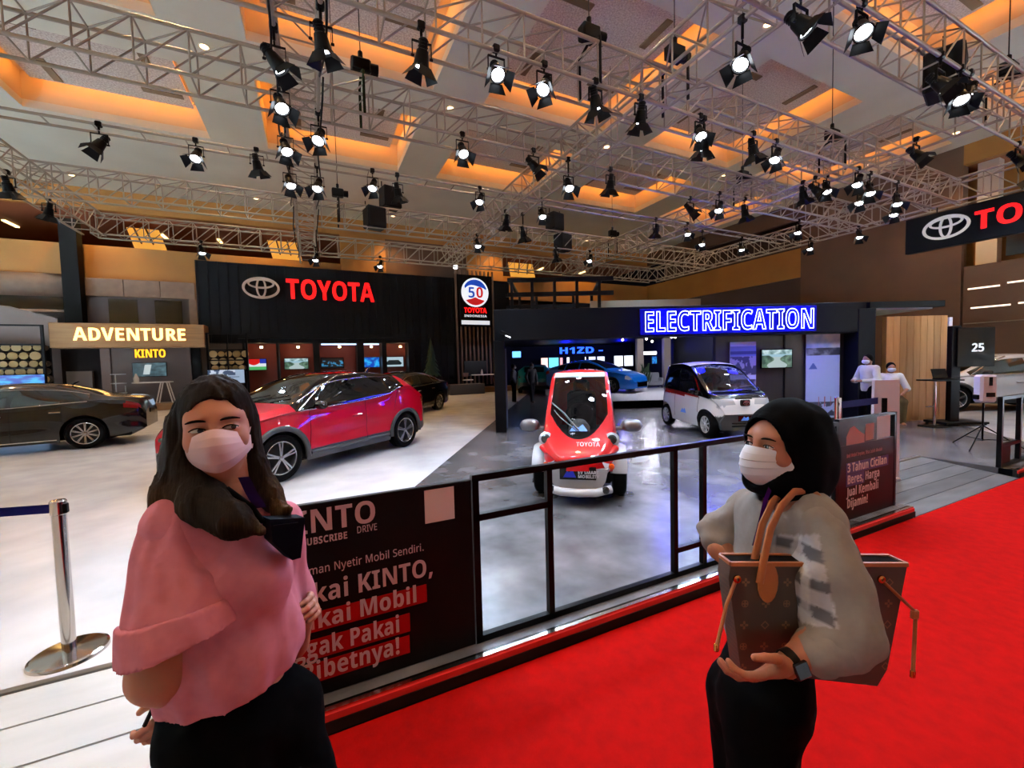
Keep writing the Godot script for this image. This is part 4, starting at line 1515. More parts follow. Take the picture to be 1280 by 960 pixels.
func booth_inside(X: Transform3D, turn: float, navy: Material) -> void:
	var mb := MB.new()
	# low platform for the blue car
	mb.span(2.3, 8.5, 0, 0.25, -11.7, -4.4, 0.01)
	var pf := part("car_platform", mb, mat("platform_white", Color(0.72, 0.73, 0.74), 0.3), self, X.origin)
	pf.rotation.y = turn
	tag(pf, "low white-topped platform under the blue sedan", "platform")
	mb = MB.new()
	mb.span(2.29, 8.51, 0.0, 0.235, -4.40, -4.38)
	part("dark_front", mb, mats["lamp_black"], pf)
	# lit information panels on the back
	var panels := [[2.62, 0.42, 0.62, Color(1.0, 0.86, 0.8), "pale pink"], [3.17, 0.6, 0.62, Color(0.45, 0.9, 1.0), "cyan"], [3.62, 0.16, 0.6, Color(1.0, 0.7, 0.7), "narrow pink"], [4.02, 0.16, 0.62, Color(1, 1, 1), "narrow white"], [5.05, 0.06, 0.62, Color(1, 1, 1), "thread-thin white"], [5.45, 0.42, 0.62, Color(0.92, 0.95, 1), "left one of the middle white pair"], [5.97, 0.46, 0.62, Color(0.92, 0.95, 1), "right one of the middle white pair"]]
	for i in panels.size():
		var q: Array = panels[i]
		var t := thing("lit_panel", "%s lit information panel at the back of the booth" % q[4], "light panel", X * Vector3(q[0] * 1.07, 1.62, -16.6), turn, "lit information panels")
		mb = MB.new()
		mb.box(Vector3.ZERO, Vector3(q[1] + 0.04, q[2] + 0.04, 0.08), Basis.IDENTITY, 0.01)
		part("casing", mb, mats["lamp_black"], t)
		mb = MB.new()
		mb.box(Vector3(0, 0, 0.042), Vector3(q[1], q[2], 0.01))
		part("lit_face", mb, glow("info_" + str(i), q[3], 1.3), t)
	for i in 2:
		var t := thing("lit_panel", "%s one of the big white panels before the beige column" % ["left", "right"][i], "light panel", X * Vector3(6.06 + i * 0.52, 1.62, -11.5), turn, "lit information panels")
		mb = MB.new()
		mb.box(Vector3.ZERO, Vector3(0.48, 0.56, 0.06), Basis.IDENTITY, 0.01)
		part("casing", mb, mats["lamp_black"], t)
		mb = MB.new()
		mb.box(Vector3(0, 0, 0.032), Vector3(0.44, 0.52, 0.01))
		part("lit_face", mb, glow("info_5", Color(0.92, 0.95, 1), 1.3), t)
	# blue lettering deep inside
	var s := thing("blue_lettering", "small blue glowing characters deep inside the dark booth", "sign", X * Vector3(3.4, 2.12, -14.4), turn)
	letter_row("H1ZD -", 0.36, 0.05, glow("blue_glow", Color(0.1, 0.3, 1.0), 4.0), s, Vector3.ZERO, 2.6)
	for i in 2:
		var l := OmniLight3D.new()
		l.name = "blue_light"
		l.light_color = Color(0.03, 0.08, 1.0)
		l.light_energy = 2.2
		l.omni_range = 12.0
		l.light_size = 0.2
		l.shadow_enabled = true
		s.add_child(l, true)
		l.position = Vector3(0.4 + i * 3.2, 0.1, 0.4)
	s = thing("blue_lettering", "small bright blue tag sign at the left of the booth inside", "sign", X * Vector3(0.72, 2.0, -8.0), turn)
	mb = MB.new()
	mb.box(Vector3.ZERO, Vector3(0.36, 0.26, 0.05), Basis.IDENTITY, 0.02)
	part("lit_face", mb, glow("tag_blue", Color(0.35, 0.6, 1.0), 3.0), s)
	# beige columns, lounge corner
	for q: Array in [[6.95, "beige column left of the lounge corner inside the booth"], [8.3, "beige column right of the lounge corner inside the booth"]]:
		mb = MB.new()
		mb.span(-0.16, 0.16, 0, 2.44, -0.16, 0.16, 0.01)
		var c := part("booth_column", mb, mat("column_beige", Color(0.5, 0.46, 0.42), 0.6), self, X * Vector3(q[0], 0.25, -10.9))
		c.rotation.y = turn
		tag(c, q[1], "column")
	var b := thing("lounge_sofa", "small pale grey sofa between the beige columns", "sofa", X * Vector3(7.62, 0.25, -10.9), turn)
	var cloth := mat("sofa_grey", Color(0.5, 0.51, 0.54), 0.9)
	mb = MB.new()
	mb.box(Vector3(0, 0.22, 0), Vector3(0.8, 0.2, 0.6), Basis.IDENTITY, 0.04)
	part("seat", mb, cloth, b)
	mb = MB.new()
	mb.box(Vector3(0, 0.5, -0.25), Vector3(0.8, 0.5, 0.14), Basis(Vector3.RIGHT, -0.15), 0.04)
	part("backrest", mb, cloth, b)
	for sx: float in [-0.38, 0.38]:
		mb = MB.new()
		mb.box(Vector3(sx, 0.35, 0), Vector3(0.1, 0.3, 0.6), Basis.IDENTITY, 0.03)
		part("armrest", mb, cloth, b)
		for z: float in [-0.24, 0.24]:
			mb = MB.new()
			mb.tube([Vector3(sx * 0.9, 0.14, z), Vector3(sx * 0.95, 0, z)], 0.02, 6)
			part("leg", mb, mats["lamp_black"], b)
	var pl := thing("potted_plant", "dark green potted plant beside the left beige column", "plant", X * Vector3(6.98, 0.25, -10.3), turn)
	mb = MB.new()
	mb.lathe([Vector2(0, 0), Vector2(0.13, 0), Vector2(0.17, 0.3), Vector2(0.14, 0.3), Vector2(0, 0.26)], 12)
	part("pot", mb, mats["white_lacquer"], pl)
	var rng := RandomNumberGenerator.new()
	rng.seed = 4
	var leafm := MB.new()
	leafm.tri(Vector3(-0.06, 0, 0), Vector3(0.06, 0, 0), Vector3(0, 0.42, 0.06), Vector3.BACK, Vector3.BACK, Vector3.BACK)
	leafm.tri(Vector3(-0.06, 0, 0), Vector3(0.06, 0, 0), Vector3(0, -0.18, -0.02), Vector3.BACK, Vector3.BACK, Vector3.BACK)
	var lm := leafm.mesh()
	for i in 26:
		var lf := part("leaf", lm, mats["fir_green"], pl, Vector3(rng.randf_range(-0.22, 0.22), rng.randf_range(0.35, 0.95), rng.randf_range(-0.2, 0.2)))
		lf.rotation = Vector3(rng.randf_range(-0.6, 0.9), rng.randf() * TAU, rng.randf_range(-0.5, 0.5))
	mb = MB.new()
	for i in 5:
		mb.tube([Vector3(0, 0.28, 0), Vector3(cos(i * 1.3) * 0.12, 0.7, sin(i * 1.3) * 0.12)], 0.012, 5)
	part("stem", mb, mats["fir_green"], pl)
	var bar := thing("light_bar", "white horizontal light bar over the lounge sofa", "lamp", X * Vector3(7.63, 1.98, -11.3), turn)
	mb = MB.new()
	mb.box(Vector3.ZERO, Vector3(0.66, 0.16, 0.06), Basis.IDENTITY, 0.02)
	part("lit_face", mb, glow("bar_white", Color(0.97, 0.98, 1.0), 4.0), bar)
	screen_thing("wall_screen", "small upright blue screen beside the light bar", 0.24, 0.36, X * Vector3(7.8, 1.62, -11.2), "blue", 1.4, turn)
	# pendant bulbs
	mb = MB.new()
	mb.lathe([Vector2(0, -0.05), Vector2(0.045, -0.02), Vector2(0.04, 0.03), Vector2(0, 0.06)], 8)
	var bm := mb.mesh()
	var k := 0
	for q: Array in [[5.7, 2.55, -6.0], [6.1, 2.5, -7.5], [6.6, 2.42, -8.2], [6.95, 2.52, -7.0], [7.2, 2.55, -6.0], [7.35, 2.55, -7.6], [5.2, 2.5, -7.8], [6.4, 2.5, -5.2]]:
		var o := thing("ceiling_bulb", "warm white ceiling bulb inside the booth, %s from the left" % ["first", "second", "third", "fourth", "fifth", "sixth", "seventh", "eighth"][k], "lamp", X * Vector3(q[0], q[1], q[2]), turn, "ceiling bulbs in the booth")
		k += 1
		part("bulb", bm, glow("booth_bulb", Color(1.0, 0.93, 0.85), 12.0), o)
		mb = MB.new()
		mb.tube([Vector3(0, 0.05, 0), Vector3(0, 2.7 - q[1], 0)], 0.006, 5)
		part("cord", mb, mats["lamp_black"], o)
		var l := OmniLight3D.new()
		l.name = "bulb_light"
		l.light_color = Color(0.95, 0.93, 1.0)
		l.light_energy = 1.6
		l.omni_range = 12.0
		l.light_size = 0.05
		l.shadow_enabled = true
		o.add_child(l)
		l.position = Vector3(0, -0.02, 0)

# ---------------------------------------------------------------- hanging sign, barrier, small furniture
func foreground() -> void:
	var black := mat("barrier_black", Color(0.018, 0.018, 0.022), 0.32)
	var mb := MB.new()
	# sign on the right, facing -x
	var sg := thing("hanging_sign", "black hanging sign with silver emblem and red TOYOTA letters at the right", "sign", Vector3(12.2, 4.33, -4.75), -PI / 2)
	mb = MB.new()
	mb.span(0, 4.6, -0.38, 0.38, -0.16, 0, 0.01)
	part("sign_box", mb, mat("sign_face", Color(0.022, 0.024, 0.034), 0.35), sg)
	var em := part("emblem", emblem_mesh(0.37, 0.03), glow("sign_emblem_pale", Color(0.95, 0.95, 0.9), 0.35), sg, Vector3(0.67, 0.03, 0.0))
	letter_row("TOYOTA", 0.36, 0.05, glow("red_letter_glow_near", Color(1.0, 0.03, 0.03), 1.6), sg, Vector3(1.09, -0.16, 0), 1.95)
	mb = MB.new()
	for x: float in [0.5, 2.2, 4.0]:
		mb.tube([Vector3(x, 0.38, -0.08), Vector3(x, 0.5, -0.08)], 0.012, 6)
	part("hanger", mb, black, sg)
	var l := AreaLight3D.new()
	l.name = "letter_light"
	l.area_size = Vector2(1.9, 0.36)
	l.light_color = Color(1.0, 0.1, 0.1)
	l.light_energy = 0.2
	l.area_range = 20.0
	l.shadow_enabled = true
	sg.add_child(l)
	l.position = Vector3(2.1, 0, 0.08)
	l.rotation.y = PI
	barrier(black)
	stanchion()
	right_side(black)

func text_part(text: String, h: float, parent: Node3D, m: Material, x: float, y: float, width: float, bold := true, right := false, z := 0.001) -> void:
	var f: Font = font_bold if bold else font_plain
	var w := f.get_string_size(text, HORIZONTAL_ALIGNMENT_LEFT, -1, 64).x * h / 46.0
	var o := part("lettering", letters(text, h, 0.002, bold), m, parent, Vector3(x - (width if right else 0.0), y, z))
	o.scale.x = width / w

func barrier(black: Material) -> void:
	var z := -2.19
	var y0 := stage_y
	# printed board
	var t := thing("printed_barrier", "dark barrier board printed with KINTO slogans beside the woman in pink", "barrier", Vector3(0, y0, z))
	var mb := MB.new()
	mb.span(-0.55, 0.775, 0.0, 0.955, -0.035, 0.0, 0.004)
	part("board", mb, mat("board_print_black", Color(0.035, 0.022, 0.025), 0.42), t)
	var pink := mat("print_pale_pink", Color(0.66, 0.53, 0.56), 0.6)
	var redp := mat("print_red", Color(0.52, 0.02, 0.03), 0.6)
	text_part("KINTO", 0.112, t, pink, 0.262, 0.815, 0.47, true, true)
	text_part("SUBSCRIBE", 0.034, t, pink, -0.085, 0.757, 0.205, true)
	text_part("DRIVE", 0.034, t, pink, 0.262, 0.772, 0.10, false, true)
	mb = MB.new()
	mb.span(0.508, 0.672, 0.755, 0.935, 0, 0.002)
	part("white_card", mb, mat("card_white", Color(0.72, 0.66, 0.68), 0.6), t)
	text_part("Lebih Aman Nyetir Mobil Sendiri.", 0.040, t, pink, 0.497, 0.612, 0.72, false, true)
	text_part("Pakai KINTO,", 0.095, t, pink, 0.545, 0.468, 0.735, true, true)
	for q: Array in [[-0.22, 0.503, 0.428, 0.525, "Pakai Mobil", 0.62], [-0.22, 0.408, 0.293, 0.392, "Nggak Pakai", 0.575], [-0.22, 0.402, 0.177, 0.273, "Ribetnya!", 0.47]]:
		mb = MB.new()
		mb.span(q[0], q[1], q[2] - 0.1, q[3] - 0.1, 0, 0.002)
		part("red_band", mb, redp, t)
		text_part(q[4], 0.088, t, pink, q[1] - 0.05, q[2] - 0.085, q[5], true, true, 0.003)
	# open frames between the boards
	var fr := thing("barrier_frame", "open black tube barrier frame between the two printed boards", "barrier", Vector3(0, y0, z))
	var w := 0.038
	for x: float in [0.80, 1.285, 2.345, 2.645, 3.6, 4.42]:
		mb = MB.new()
		mb.bar(Vector3(x, 0, -0.018), Vector3(x, 0.955, -0.018), w)
		part("post", mb, black, fr)
	for q: Array in [[0.78, 4.44, 0.96], [0.78, 4.44, 0.02], [0.80, 1.285, 0.73], [2.345, 2.645, 0.2], [3.6, 4.42, 0.73]]:
		mb = MB.new()
		mb.bar(Vector3(q[0], q[2], -0.018), Vector3(q[1], q[2], -0.018), w)
		part("rail", mb, black, fr)
	# second printed board
	var b := thing("printed_barrier", "dark red barrier board with white slogan behind the woman in black headscarf", "barrier", Vector3(0, y0, z))
	mb = MB.new()
	mb.span(4.44, 5.5, 0.0, 0.74, -0.035, 0, 0.003)
	mb.span(4.44, 5.13, 0.74, 0.99, -0.035, 0, 0.003)
	part("board", mb, mat("board_print_maroon", Color(0.125, 0.012, 0.018), 0.4), b)
	for q: Array in [[4.44, 5.52, 0.975, 1.0], [5.48, 5.52, 0.0, 1.0]]:
		mb = MB.new()
		mb.span(q[0], q[1], q[2], q[3], -0.036, 0.004)
		part("frame", mb, black, b)
	var white := mat("print_white", Color(0.75, 0.70, 0.74), 0.6)
	var violet := mat("print_violet", Color(0.22, 0.16, 0.42), 0.6)
	mb = MB.new()
	mb.prism(PackedVector2Array([Vector2(4.57, 0.74), Vector2(4.89, 0.74), Vector2(4.89, 0.82), Vector2(4.80, 0.86), Vector2(4.70, 0.92), Vector2(4.63, 0.90), Vector2(4.57, 0.82)]), 0.002)
	part("print_icon", mb, mat("print_pink_icon", Color(0.62, 0.42, 0.44), 0.6), b)
	mb = MB.new()
	mb.span(4.91, 5.07, 0.755, 0.92, 0, 0.002)
	part("white_card", mb, mat("card_pink", Color(0.60, 0.45, 0.47), 0.6), b)
	text_part("Beli Mobil Impian, Bisa Lebih Mudah", 0.034, b, mats["print_pink_icon"], 4.58, 0.62, 0.66, false)
	for q: Array in [[4.575, 5.36, 0.455, 0.565], [4.575, 4.90, 0.335, 0.45]]:
		mb = MB.new()
		mb.span(q[0], q[1], q[2], q[3], 0, 0.002)
		part("violet_band", mb, violet, b)
	text_part("3 Tahun Cicilan", 0.085, b, white, 4.59, 0.475, 0.74, true, false, 0.003)
	text_part("Beres, Harga", 0.085, b, white, 4.59, 0.36, 0.60, true, false, 0.003)
	text_part("Jual Kembali", 0.085, b, white, 4.59, 0.24, 0.58, true, false, 0.003)
	text_part("Dijamin!", 0.085, b, white, 4.59, 0.125, 0.38, true, false, 0.003)
	# right-hand barrier
	var rb := thing("barrier_frame", "open black barrier frame at the right edge beyond the ramp", "barrier", Vector3(0, y0, -2.25))
	for x: float in [8.52, 9.2, 10.6, 12.0]:
		mb = MB.new()
		mb.bar(Vector3(x, 0, 0), Vector3(x, 0.96, 0), 0.05)
		part("post", mb, black, rb)
	for q: Array in [[8.5, 12.0, 0.96], [8.5, 12.0, 0.02], [8.5, 9.2, 0.3]]:
		mb = MB.new()
		mb.bar(Vector3(q[0], q[2], 0), Vector3(q[1], q[2], 0), 0.045)
		part("rail", mb, black, rb)
	mb = MB.new()
	mb.span(8.54, 8.88, 0.04, 0.28, -0.01, 0.01)
	part("maroon_infill", mb, mats["board_print_maroon"], rb)

func stanchion() -> void:
	var chrome := mat("chrome", Color(0.82, 0.81, 0.80), 0.12, 1.0)
	var t := thing("belt_stanchion", "chrome belt stanchion on a round base at the left", "stanchion", Vector3(-1.33, stage_y, -3.2))
	var mb := MB.new()
	mb.lathe([Vector2(0.0, 0.032), Vector2(0.05, 0.030), Vector2(0.155, 0.022), Vector2(0.168, 0.016), Vector2(0.172, 0.0)], 40)
	part("base", mb, chrome, t)
	mb = MB.new()
	mb.lathe([Vector2(0.0315, 0.03), Vector2(0.0315, 0.84)], 24)
	part("post", mb, chrome, t)
	mb = MB.new()
	mb.lathe([Vector2(0.0, 0.90), Vector2(0.03, 0.898), Vector2(0.036, 0.89), Vector2(0.036, 0.82), Vector2(0.0315, 0.815)], 24)
	part("belt_head", mb, chrome, t)
	mb = MB.new()
	mb.box(Vector3(0.034, 0.85, 0.012), Vector3(0.022, 0.055, 0.03), Basis.IDENTITY, 0.004)
	part("belt_clip", mb, mats["lamp_black"], t)
	var belt := thing("retractable_belt", "blue fabric belt stretched left from the chrome stanchion", "belt", Vector3(-1.33, stage_y, -3.2))
	mb = MB.new()
	mb.box(Vector3(-1.25, 0.85, -0.35), Vector3(2.5, 0.05, 0.003), Basis(Vector3.UP, -0.27))
	part("belt_band", mb, mat("belt_blue", Color(0.03, 0.035, 0.30), 0.7), belt)

func right_side(black: Material) -> void:
	# screen on a stand
	var t := thing("screen_stand", "black screen on a wheeled floor stand before the white car", "screen stand", Vector3(12.9, stage_y, -4.12), -0.5)
	var mb := MB.new()
	mb.box(Vector3(0.35, 1.72, 0.08), Vector3(0.78, 0.86, 0.05), Basis.IDENTITY, 0.01)
	part("screen_casing", mb, mats["tv_black"], t)
	part("screen_glyph", letters("25", 0.18, 0.004), glow("glyph_white", Color(0.9, 0.92, 0.95), 0.9), t, Vector3(0.24, 1.62, 0.108))
	mb = MB.new()
	mb.box(Vector3(-0.02, 1.1, 0), Vector3(0.2, 2.2, 0.12), Basis.IDENTITY, 0.01)
	part("post", mb, mat("stand_dark", Color(0.05, 0.04, 0.045), 0.4), t)
	mb = MB.new()
	mb.box(Vector3(0.05, 0.06, 0), Vector3(0.9, 0.05, 0.55), Basis.IDENTITY, 0.01)
	part("base", mb, black, t)
	for sx: float in [-0.35, 0.45]:
		for sz: float in [-0.22, 0.22]:
			mb = MB.new()
			mb.lathe([Vector2(0, -0.015), Vector2(0.035, -0.015), Vector2(0.035, 0.015), Vector2(0, 0.015)], 10, Vector3(sx, 0.035, sz), Basis(Vector3.UP, Vector3.RIGHT, Vector3.FORWARD))
			part("caster", mb, black, t)
	# dispenser on a tripod
	var d := thing("dispenser_tripod", "white hand-gel dispenser on a black tripod beside the ramp", "dispenser", Vector3(10.05, stage_y, -2.85), -0.55)
	mb = MB.new()
	mb.box(Vector3(0, 1.0, 0.02), Vector3(0.25, 0.46, 0.16), Basis.IDENTITY, 0.03)
	part("dispenser_body", mb, mat("dispenser_white", Color(0.72, 0.70, 0.76), 0.4), d)
	mb = MB.new()
	mb.box(Vector3(0.01, 1.12, 0.10), Vector3(0.05, 0.14, 0.01))
	part("level_window", mb, black, d)
	mb = MB.new()
	mb.box(Vector3(0.01, 0.9, 0.10), Vector3(0.13, 0.07, 0.012))
	part("nozzle_recess", mb, black, d)
	mb = MB.new()
	mb.box(Vector3(-0.13, 0.86, 0.02), Vector3(0.05, 0.08, 0.1), Basis.IDENTITY, 0.01)
	part("drip_tray", mb, black, d)
	mb = MB.new()
	mb.tube([Vector3(0, 0.78, 0), Vector3(0, 0.12, 0)], 0.014, 8)
	part("pole", mb, black, d)
	for k in 3:
		var a := k * TAU / 3 + 0.5
		mb = MB.new()
		mb.tube([Vector3(0, 0.38, 0), Vector3(cos(a) * 0.5, 0, sin(a) * 0.5)], 0.011, 6)
		part("leg", mb, black, d)
		mb = MB.new()
		mb.tube([Vector3(0, 0.14, 0), Vector3(cos(a) * 0.3, 0.155, sin(a) * 0.3)], 0.008, 6)
		part("brace", mb, black, d)
	# hand-gel board behind the maroon barrier, small high table, dark counter
	var p := thing("gel_stand", "white floor-standing gel dispenser board behind the maroon barrier", "dispenser", Vector3(6.6, stage_y, -2.75), -0.6)
	mb = MB.new()
	mb.prism(PackedVector2Array([Vector2(-0.16, 0), Vector2(0.16, 0), Vector2(0.14, 1.28), Vector2(-0.14, 1.28)]), 0.05)
	part("board", mb, mats["dispenser_white"], p)
	mb = MB.new()
	mb.box(Vector3(-0.03, 0.95, 0.055), Vector3(0.06, 0.2, 0.01))
	part("sensor_slot", mb, black, p)
	mb = MB.new()
	mb.box(Vector3(0, 0.015, 0.0), Vector3(0.3, 0.03, 0.2), Basis.IDENTITY, 0.008)
	part("foot", mb, mats["dispenser_white"], p)
	var s := thing("belt_stanchion", "short chrome stanchion post behind the woman in black headscarf", "stanchion", Vector3(5.55, stage_y, -2.75))
	mb = MB.new()
	mb.lathe([Vector2(0, 1.12), Vector2(0.035, 1.11), Vector2(0.035, 0.04), Vector2(0.16, 0.02), Vector2(0.16, 0)], 20)
	part("post", mb, mats["chrome"], s)
	var bl := thing("retractable_belt", "blue belt between the chrome post and the gel board", "belt", Vector3(5.6, stage_y, -2.75))
	mb = MB.new()
	mb.span(0, 0.85, 0.98, 1.06, -0.002, 0.002)
	part("belt_band", mb, mats["belt_blue"], bl)
	var h := thing("high_table", "small black high table with laptop before the timber wall", "table", Vector3(12.3, stage_y, -4.15), -0.42)
	mb = MB.new()
	mb.box(Vector3(0, 1.02, 0), Vector3(0.62, 0.03, 0.45), Basis.IDENTITY, 0.008)
	part("table_top", mb, black, h)
	mb = MB.new()
	mb.tube([Vector3(-0.1, 1.0, 0), Vector3(-0.1, 0.02, 0)], 0.025, 10)
	part("pole", mb, mats["chrome"], h)
	mb = MB.new()
	mb.box(Vector3(-0.1, 0.01, 0), Vector3(0.4, 0.02, 0.36), Basis.IDENTITY, 0.006)
	part("base", mb, black, h)
	mb = MB.new()
	mb.tube([Vector3(-0.1, 0.45, 0), Vector3(-0.35, 0.45, 0.05)], 0.012, 6)
	part("foot_rest", mb, mats["chrome"], h)
	var lp := thing("laptop", "dark laptop lying on the small black high table", "laptop", Vector3(12.42, stage_y + 1.035, -4.1), -0.42)
	mb = MB.new()
	mb.box(Vector3(0, 0.01, 0), Vector3(0.34, 0.02, 0.24), Basis.IDENTITY, 0.004)
	part("keyboard_base", mb, black, lp)
	mb = MB.new()
	mb.box(Vector3(0, 0.12, -0.13), Vector3(0.34, 0.22, 0.012), Basis(Vector3.RIGHT, -0.3), 0.003)
	part("lid", mb, mats["stand_dark"], lp)
# ---------------------------------------------------------------- cars
# A car lies along local x (front at +x), y up; z > 0 is its right side. Curves are lists of Vector2(x, value) from rear to front.
func curve(pts: Array, x: float) -> float:
	var m := pts.size()
	if x <= pts[0].x: return pts[0].y
	if x >= pts[m - 1].x: return pts[m - 1].y
	var i := 0
	while pts[i + 1].x < x:
		i += 1
	var p1: Vector2 = pts[i]
	var p2: Vector2 = pts[i + 1]
	var h := p2.x - p1.x
	var t := (x - p1.x) / h
	var s := (p2.y - p1.y) / h
	var m1 := s
	var m2 := s
	if i > 0:
		var s0: float = (p1.y - pts[i - 1].y) / (p1.x - pts[i - 1].x)
		m1 = 0.0 if s0 * s <= 0.0 else 2.0 * s0 * s / (s0 + s)
	if i + 2 < m:
		var s2: float = (pts[i + 2].y - p2.y) / (pts[i + 2].x - p2.x)
		m2 = 0.0 if s2 * s <= 0.0 else 2.0 * s2 * s / (s2 + s)
	var t2 := t * t
	var t3 := t2 * t
	return (2 * t3 - 3 * t2 + 1) * p1.y + (t3 - 2 * t2 + t) * h * m1 + (-2 * t3 + 3 * t2) * p2.y + (t3 - t2) * h * m2

const NB := 14
const NG := 6
const NT := 8
const PAIRED := {"headlamp": 1, "tail_lamp": 1, "side_window": 1, "side_opening": 1, "red_band": 1, "front_quarter_glass": 1, "rear_quarter_glass": 1}

# one half section at x: NB + NG + NT + 1 points from sill to crown
func section(d: Dictionary, x: float, side: float) -> PackedVector3Array:
	var out := PackedVector3Array()
	var top := curve(d.top, x)
	var belt := minf(curve(d.belt, x), top - 0.015)
	var sill := curve(d.sill, x)
	for w: float in d.axles:
		var dx := absf(x - w)
		if dx < d.arch:
			sill = maxf(sill, d.R + sqrt(d.arch * d.arch - dx * dx) * 0.98 + 0.015)
	sill = minf(sill, belt - 0.02)
	var hw := curve(d.halfw, x)
	var rw := minf(curve(d.roofw, x), hw * 0.97)
	var flare := 0.0
	for w: float in d.axles:
		flare = maxf(flare, exp(-pow((x - w) / (d.arch * 1.25), 2.0)))
	for j in NB:
		var t := float(j) / NB
		var y := lerpf(sill, belt, t)
		var g := clampf((y - 0.2) / maxf(belt - 0.2, 0.05), 0.0, 1.0)
		var z: float = hw * (0.955 + 0.055 * sin(PI * pow(g, 0.8)) - 0.012 * g) + d.get("flare", 0.02) * flare * sin(PI * clampf(g, 0.0, 1.0)) - d.get("tuck", 0.02) * (1.0 - flare) * exp(-pow((g - 0.42) / 0.16, 2.0))
		out.append(Vector3(x, y, z * side))
	var ye: float = lerpf(belt, top, d.get("edge", 0.88))
	var zb := hw * 0.985
	for j in NG:
		var t := float(j) / NG
		out.append(Vector3(x, lerpf(belt, ye, t), (lerpf(zb, rw, pow(t, 1.15))) * side))
	for j in NT + 1:
		var s := float(j) / NT
		out.append(Vector3(x, lerpf(ye, top, 1.0 - pow(1.0 - s, 2.2)), rw * (1.0 - s) * side))
	return out

func stations(d: Dictionary) -> PackedFloat32Array:
	var xs := {}
	var n := 90
	for i in n + 1:
		var u := -cos(PI * i / n) * 0.35 + (2.0 * i / n - 1.0) * 0.65
		xs[snappedf(lerpf(d.rear, d.front, (u + 1) / 2), 0.001)] = 1
	for w: float in d.axles:
		for k in 17:
			xs[snappedf(w - d.arch * cos(PI * k / 16.0), 0.001)] = 1
		xs[snappedf(w - d.arch - 0.004, 0.001)] = 1
		xs[snappedf(w + d.arch + 0.004, 0.001)] = 1
	for k: float in d.get("cuts", []):
		xs[k] = 1
	var a := PackedFloat32Array(xs.keys())
	a.sort()
	return a

func build_body(d: Dictionary, t: Node3D) -> void:
	var xs := stations(d)
	var parts := {}
	var rows := NB + NG + NT + 1
	for side: float in [-1.0, 1.0]:
		var g := []
		for x in xs:
			g.append(section(d, x, side))
		var m := xs.size()
		var nr := []
		for i in m:
			var line := PackedVector3Array()
			for j in rows:
				var du: Vector3 = g[mini(i + 1, m - 1)][j] - g[maxi(i - 1, 0)][j]
				var dv: Vector3 = g[i][mini(j + 1, rows - 1)] - g[i][maxi(j - 1, 0)]
				if j == rows - 1:
					dv.y = 0.0
				var nn := du.cross(dv) * side
				if nn.length() < 1e-10: nn = Vector3(0, 0, side)
				line.append(nn.normalized())
			nr.append(line)
		for i in m - 1:
			for j in rows - 1:
				var c: Vector3 = (g[i][j] + g[i + 1][j + 1]) * 0.5
				var what: String = d.paint.call(c, j)
				if what == "":
					continue
				var ps := [g[i][j], g[i][j + 1], g[i + 1][j + 1], g[i + 1][j]]
				var ns := [nr[i][j], nr[i][j + 1], nr[i + 1][j + 1], nr[i + 1][j]]
				if what == "windshield" and d.has("low"):
					clip_panel(parts, ps, ns, d.low, "windshield", "body_shell")
					continue
				if PAIRED.has(what):
					what = "%s|%d%d%d" % [what, int(side), int(c.x > -0.3), int(c.x < -1.06)]
				if not parts.has(what):
					parts[what] = MB.new()
				var mb: MB = parts[what]
				mb.tri(ps[0], ps[1], ps[2], ns[0], ns[1], ns[2])
				mb.tri(ps[0], ps[2], ps[3], ns[0], ns[2], ns[3])
	# end caps
	for e in 2:
		var x := xs[0] if e == 0 else xs[xs.size() - 1]
		var a := section(d, x, -1.0)
		var b := section(d, x, 1.0)
		var nn := Vector3(-1 if e == 0 else 1, 0, 0)
		for j in rows - 1:
			var c: Vector3 = (a[j] + a[j + 1]) * 0.5
			var what: String = d.paint.call(Vector3(x, c.y, 0), j)
			if what == "": what = "body_shell"
			if not parts.has(what):
				parts[what] = MB.new()
			parts[what].quad(a[j], b[j], b[j + 1], a[j + 1], nn)
	for k: String in parts:
		var called := k.get_slice("|", 0)
		part(called, parts[k], d.mats[called], t)
	# underbody between the wheels
	var mb := MB.new()
	mb.span(d.rear + 0.25, d.front - 0.25, 0.2, 0.62, -d.track + 0.16, d.track - 0.16, 0.03)
	part("underbody", mb, mats["lamp_black"], t)

# split a patch where the measure changes sign: what is below zero goes to the first part
func clip_panel(parts: Dictionary, ps: Array, ns: Array, measure, inside: String, outside: String) -> void:
	for k in 2:
		var what := inside if k == 0 else outside
		var sg := 1.0 if k == 0 else -1.0
		var q := []
		var qn := []
		for i in ps.size():
			var j := (i + 1) % ps.size()
			var a: float = measure.call(ps[i]) * sg
			var b: float = measure.call(ps[j]) * sg
			if a <= 0.0:
				q.append(ps[i])
				qn.append(ns[i])
			if (a <= 0.0) != (b <= 0.0):
				var t := a / (a - b)
				q.append(ps[i].lerp(ps[j], t))
				qn.append(ns[i].lerp(ns[j], t).normalized())
		if q.size() < 3:
			continue
		if not parts.has(what):
			parts[what] = MB.new()
		for i in range(1, q.size() - 1):
			parts[what].tri(q[0], q[i], q[i + 1], qn[0], qn[i], qn[i + 1])

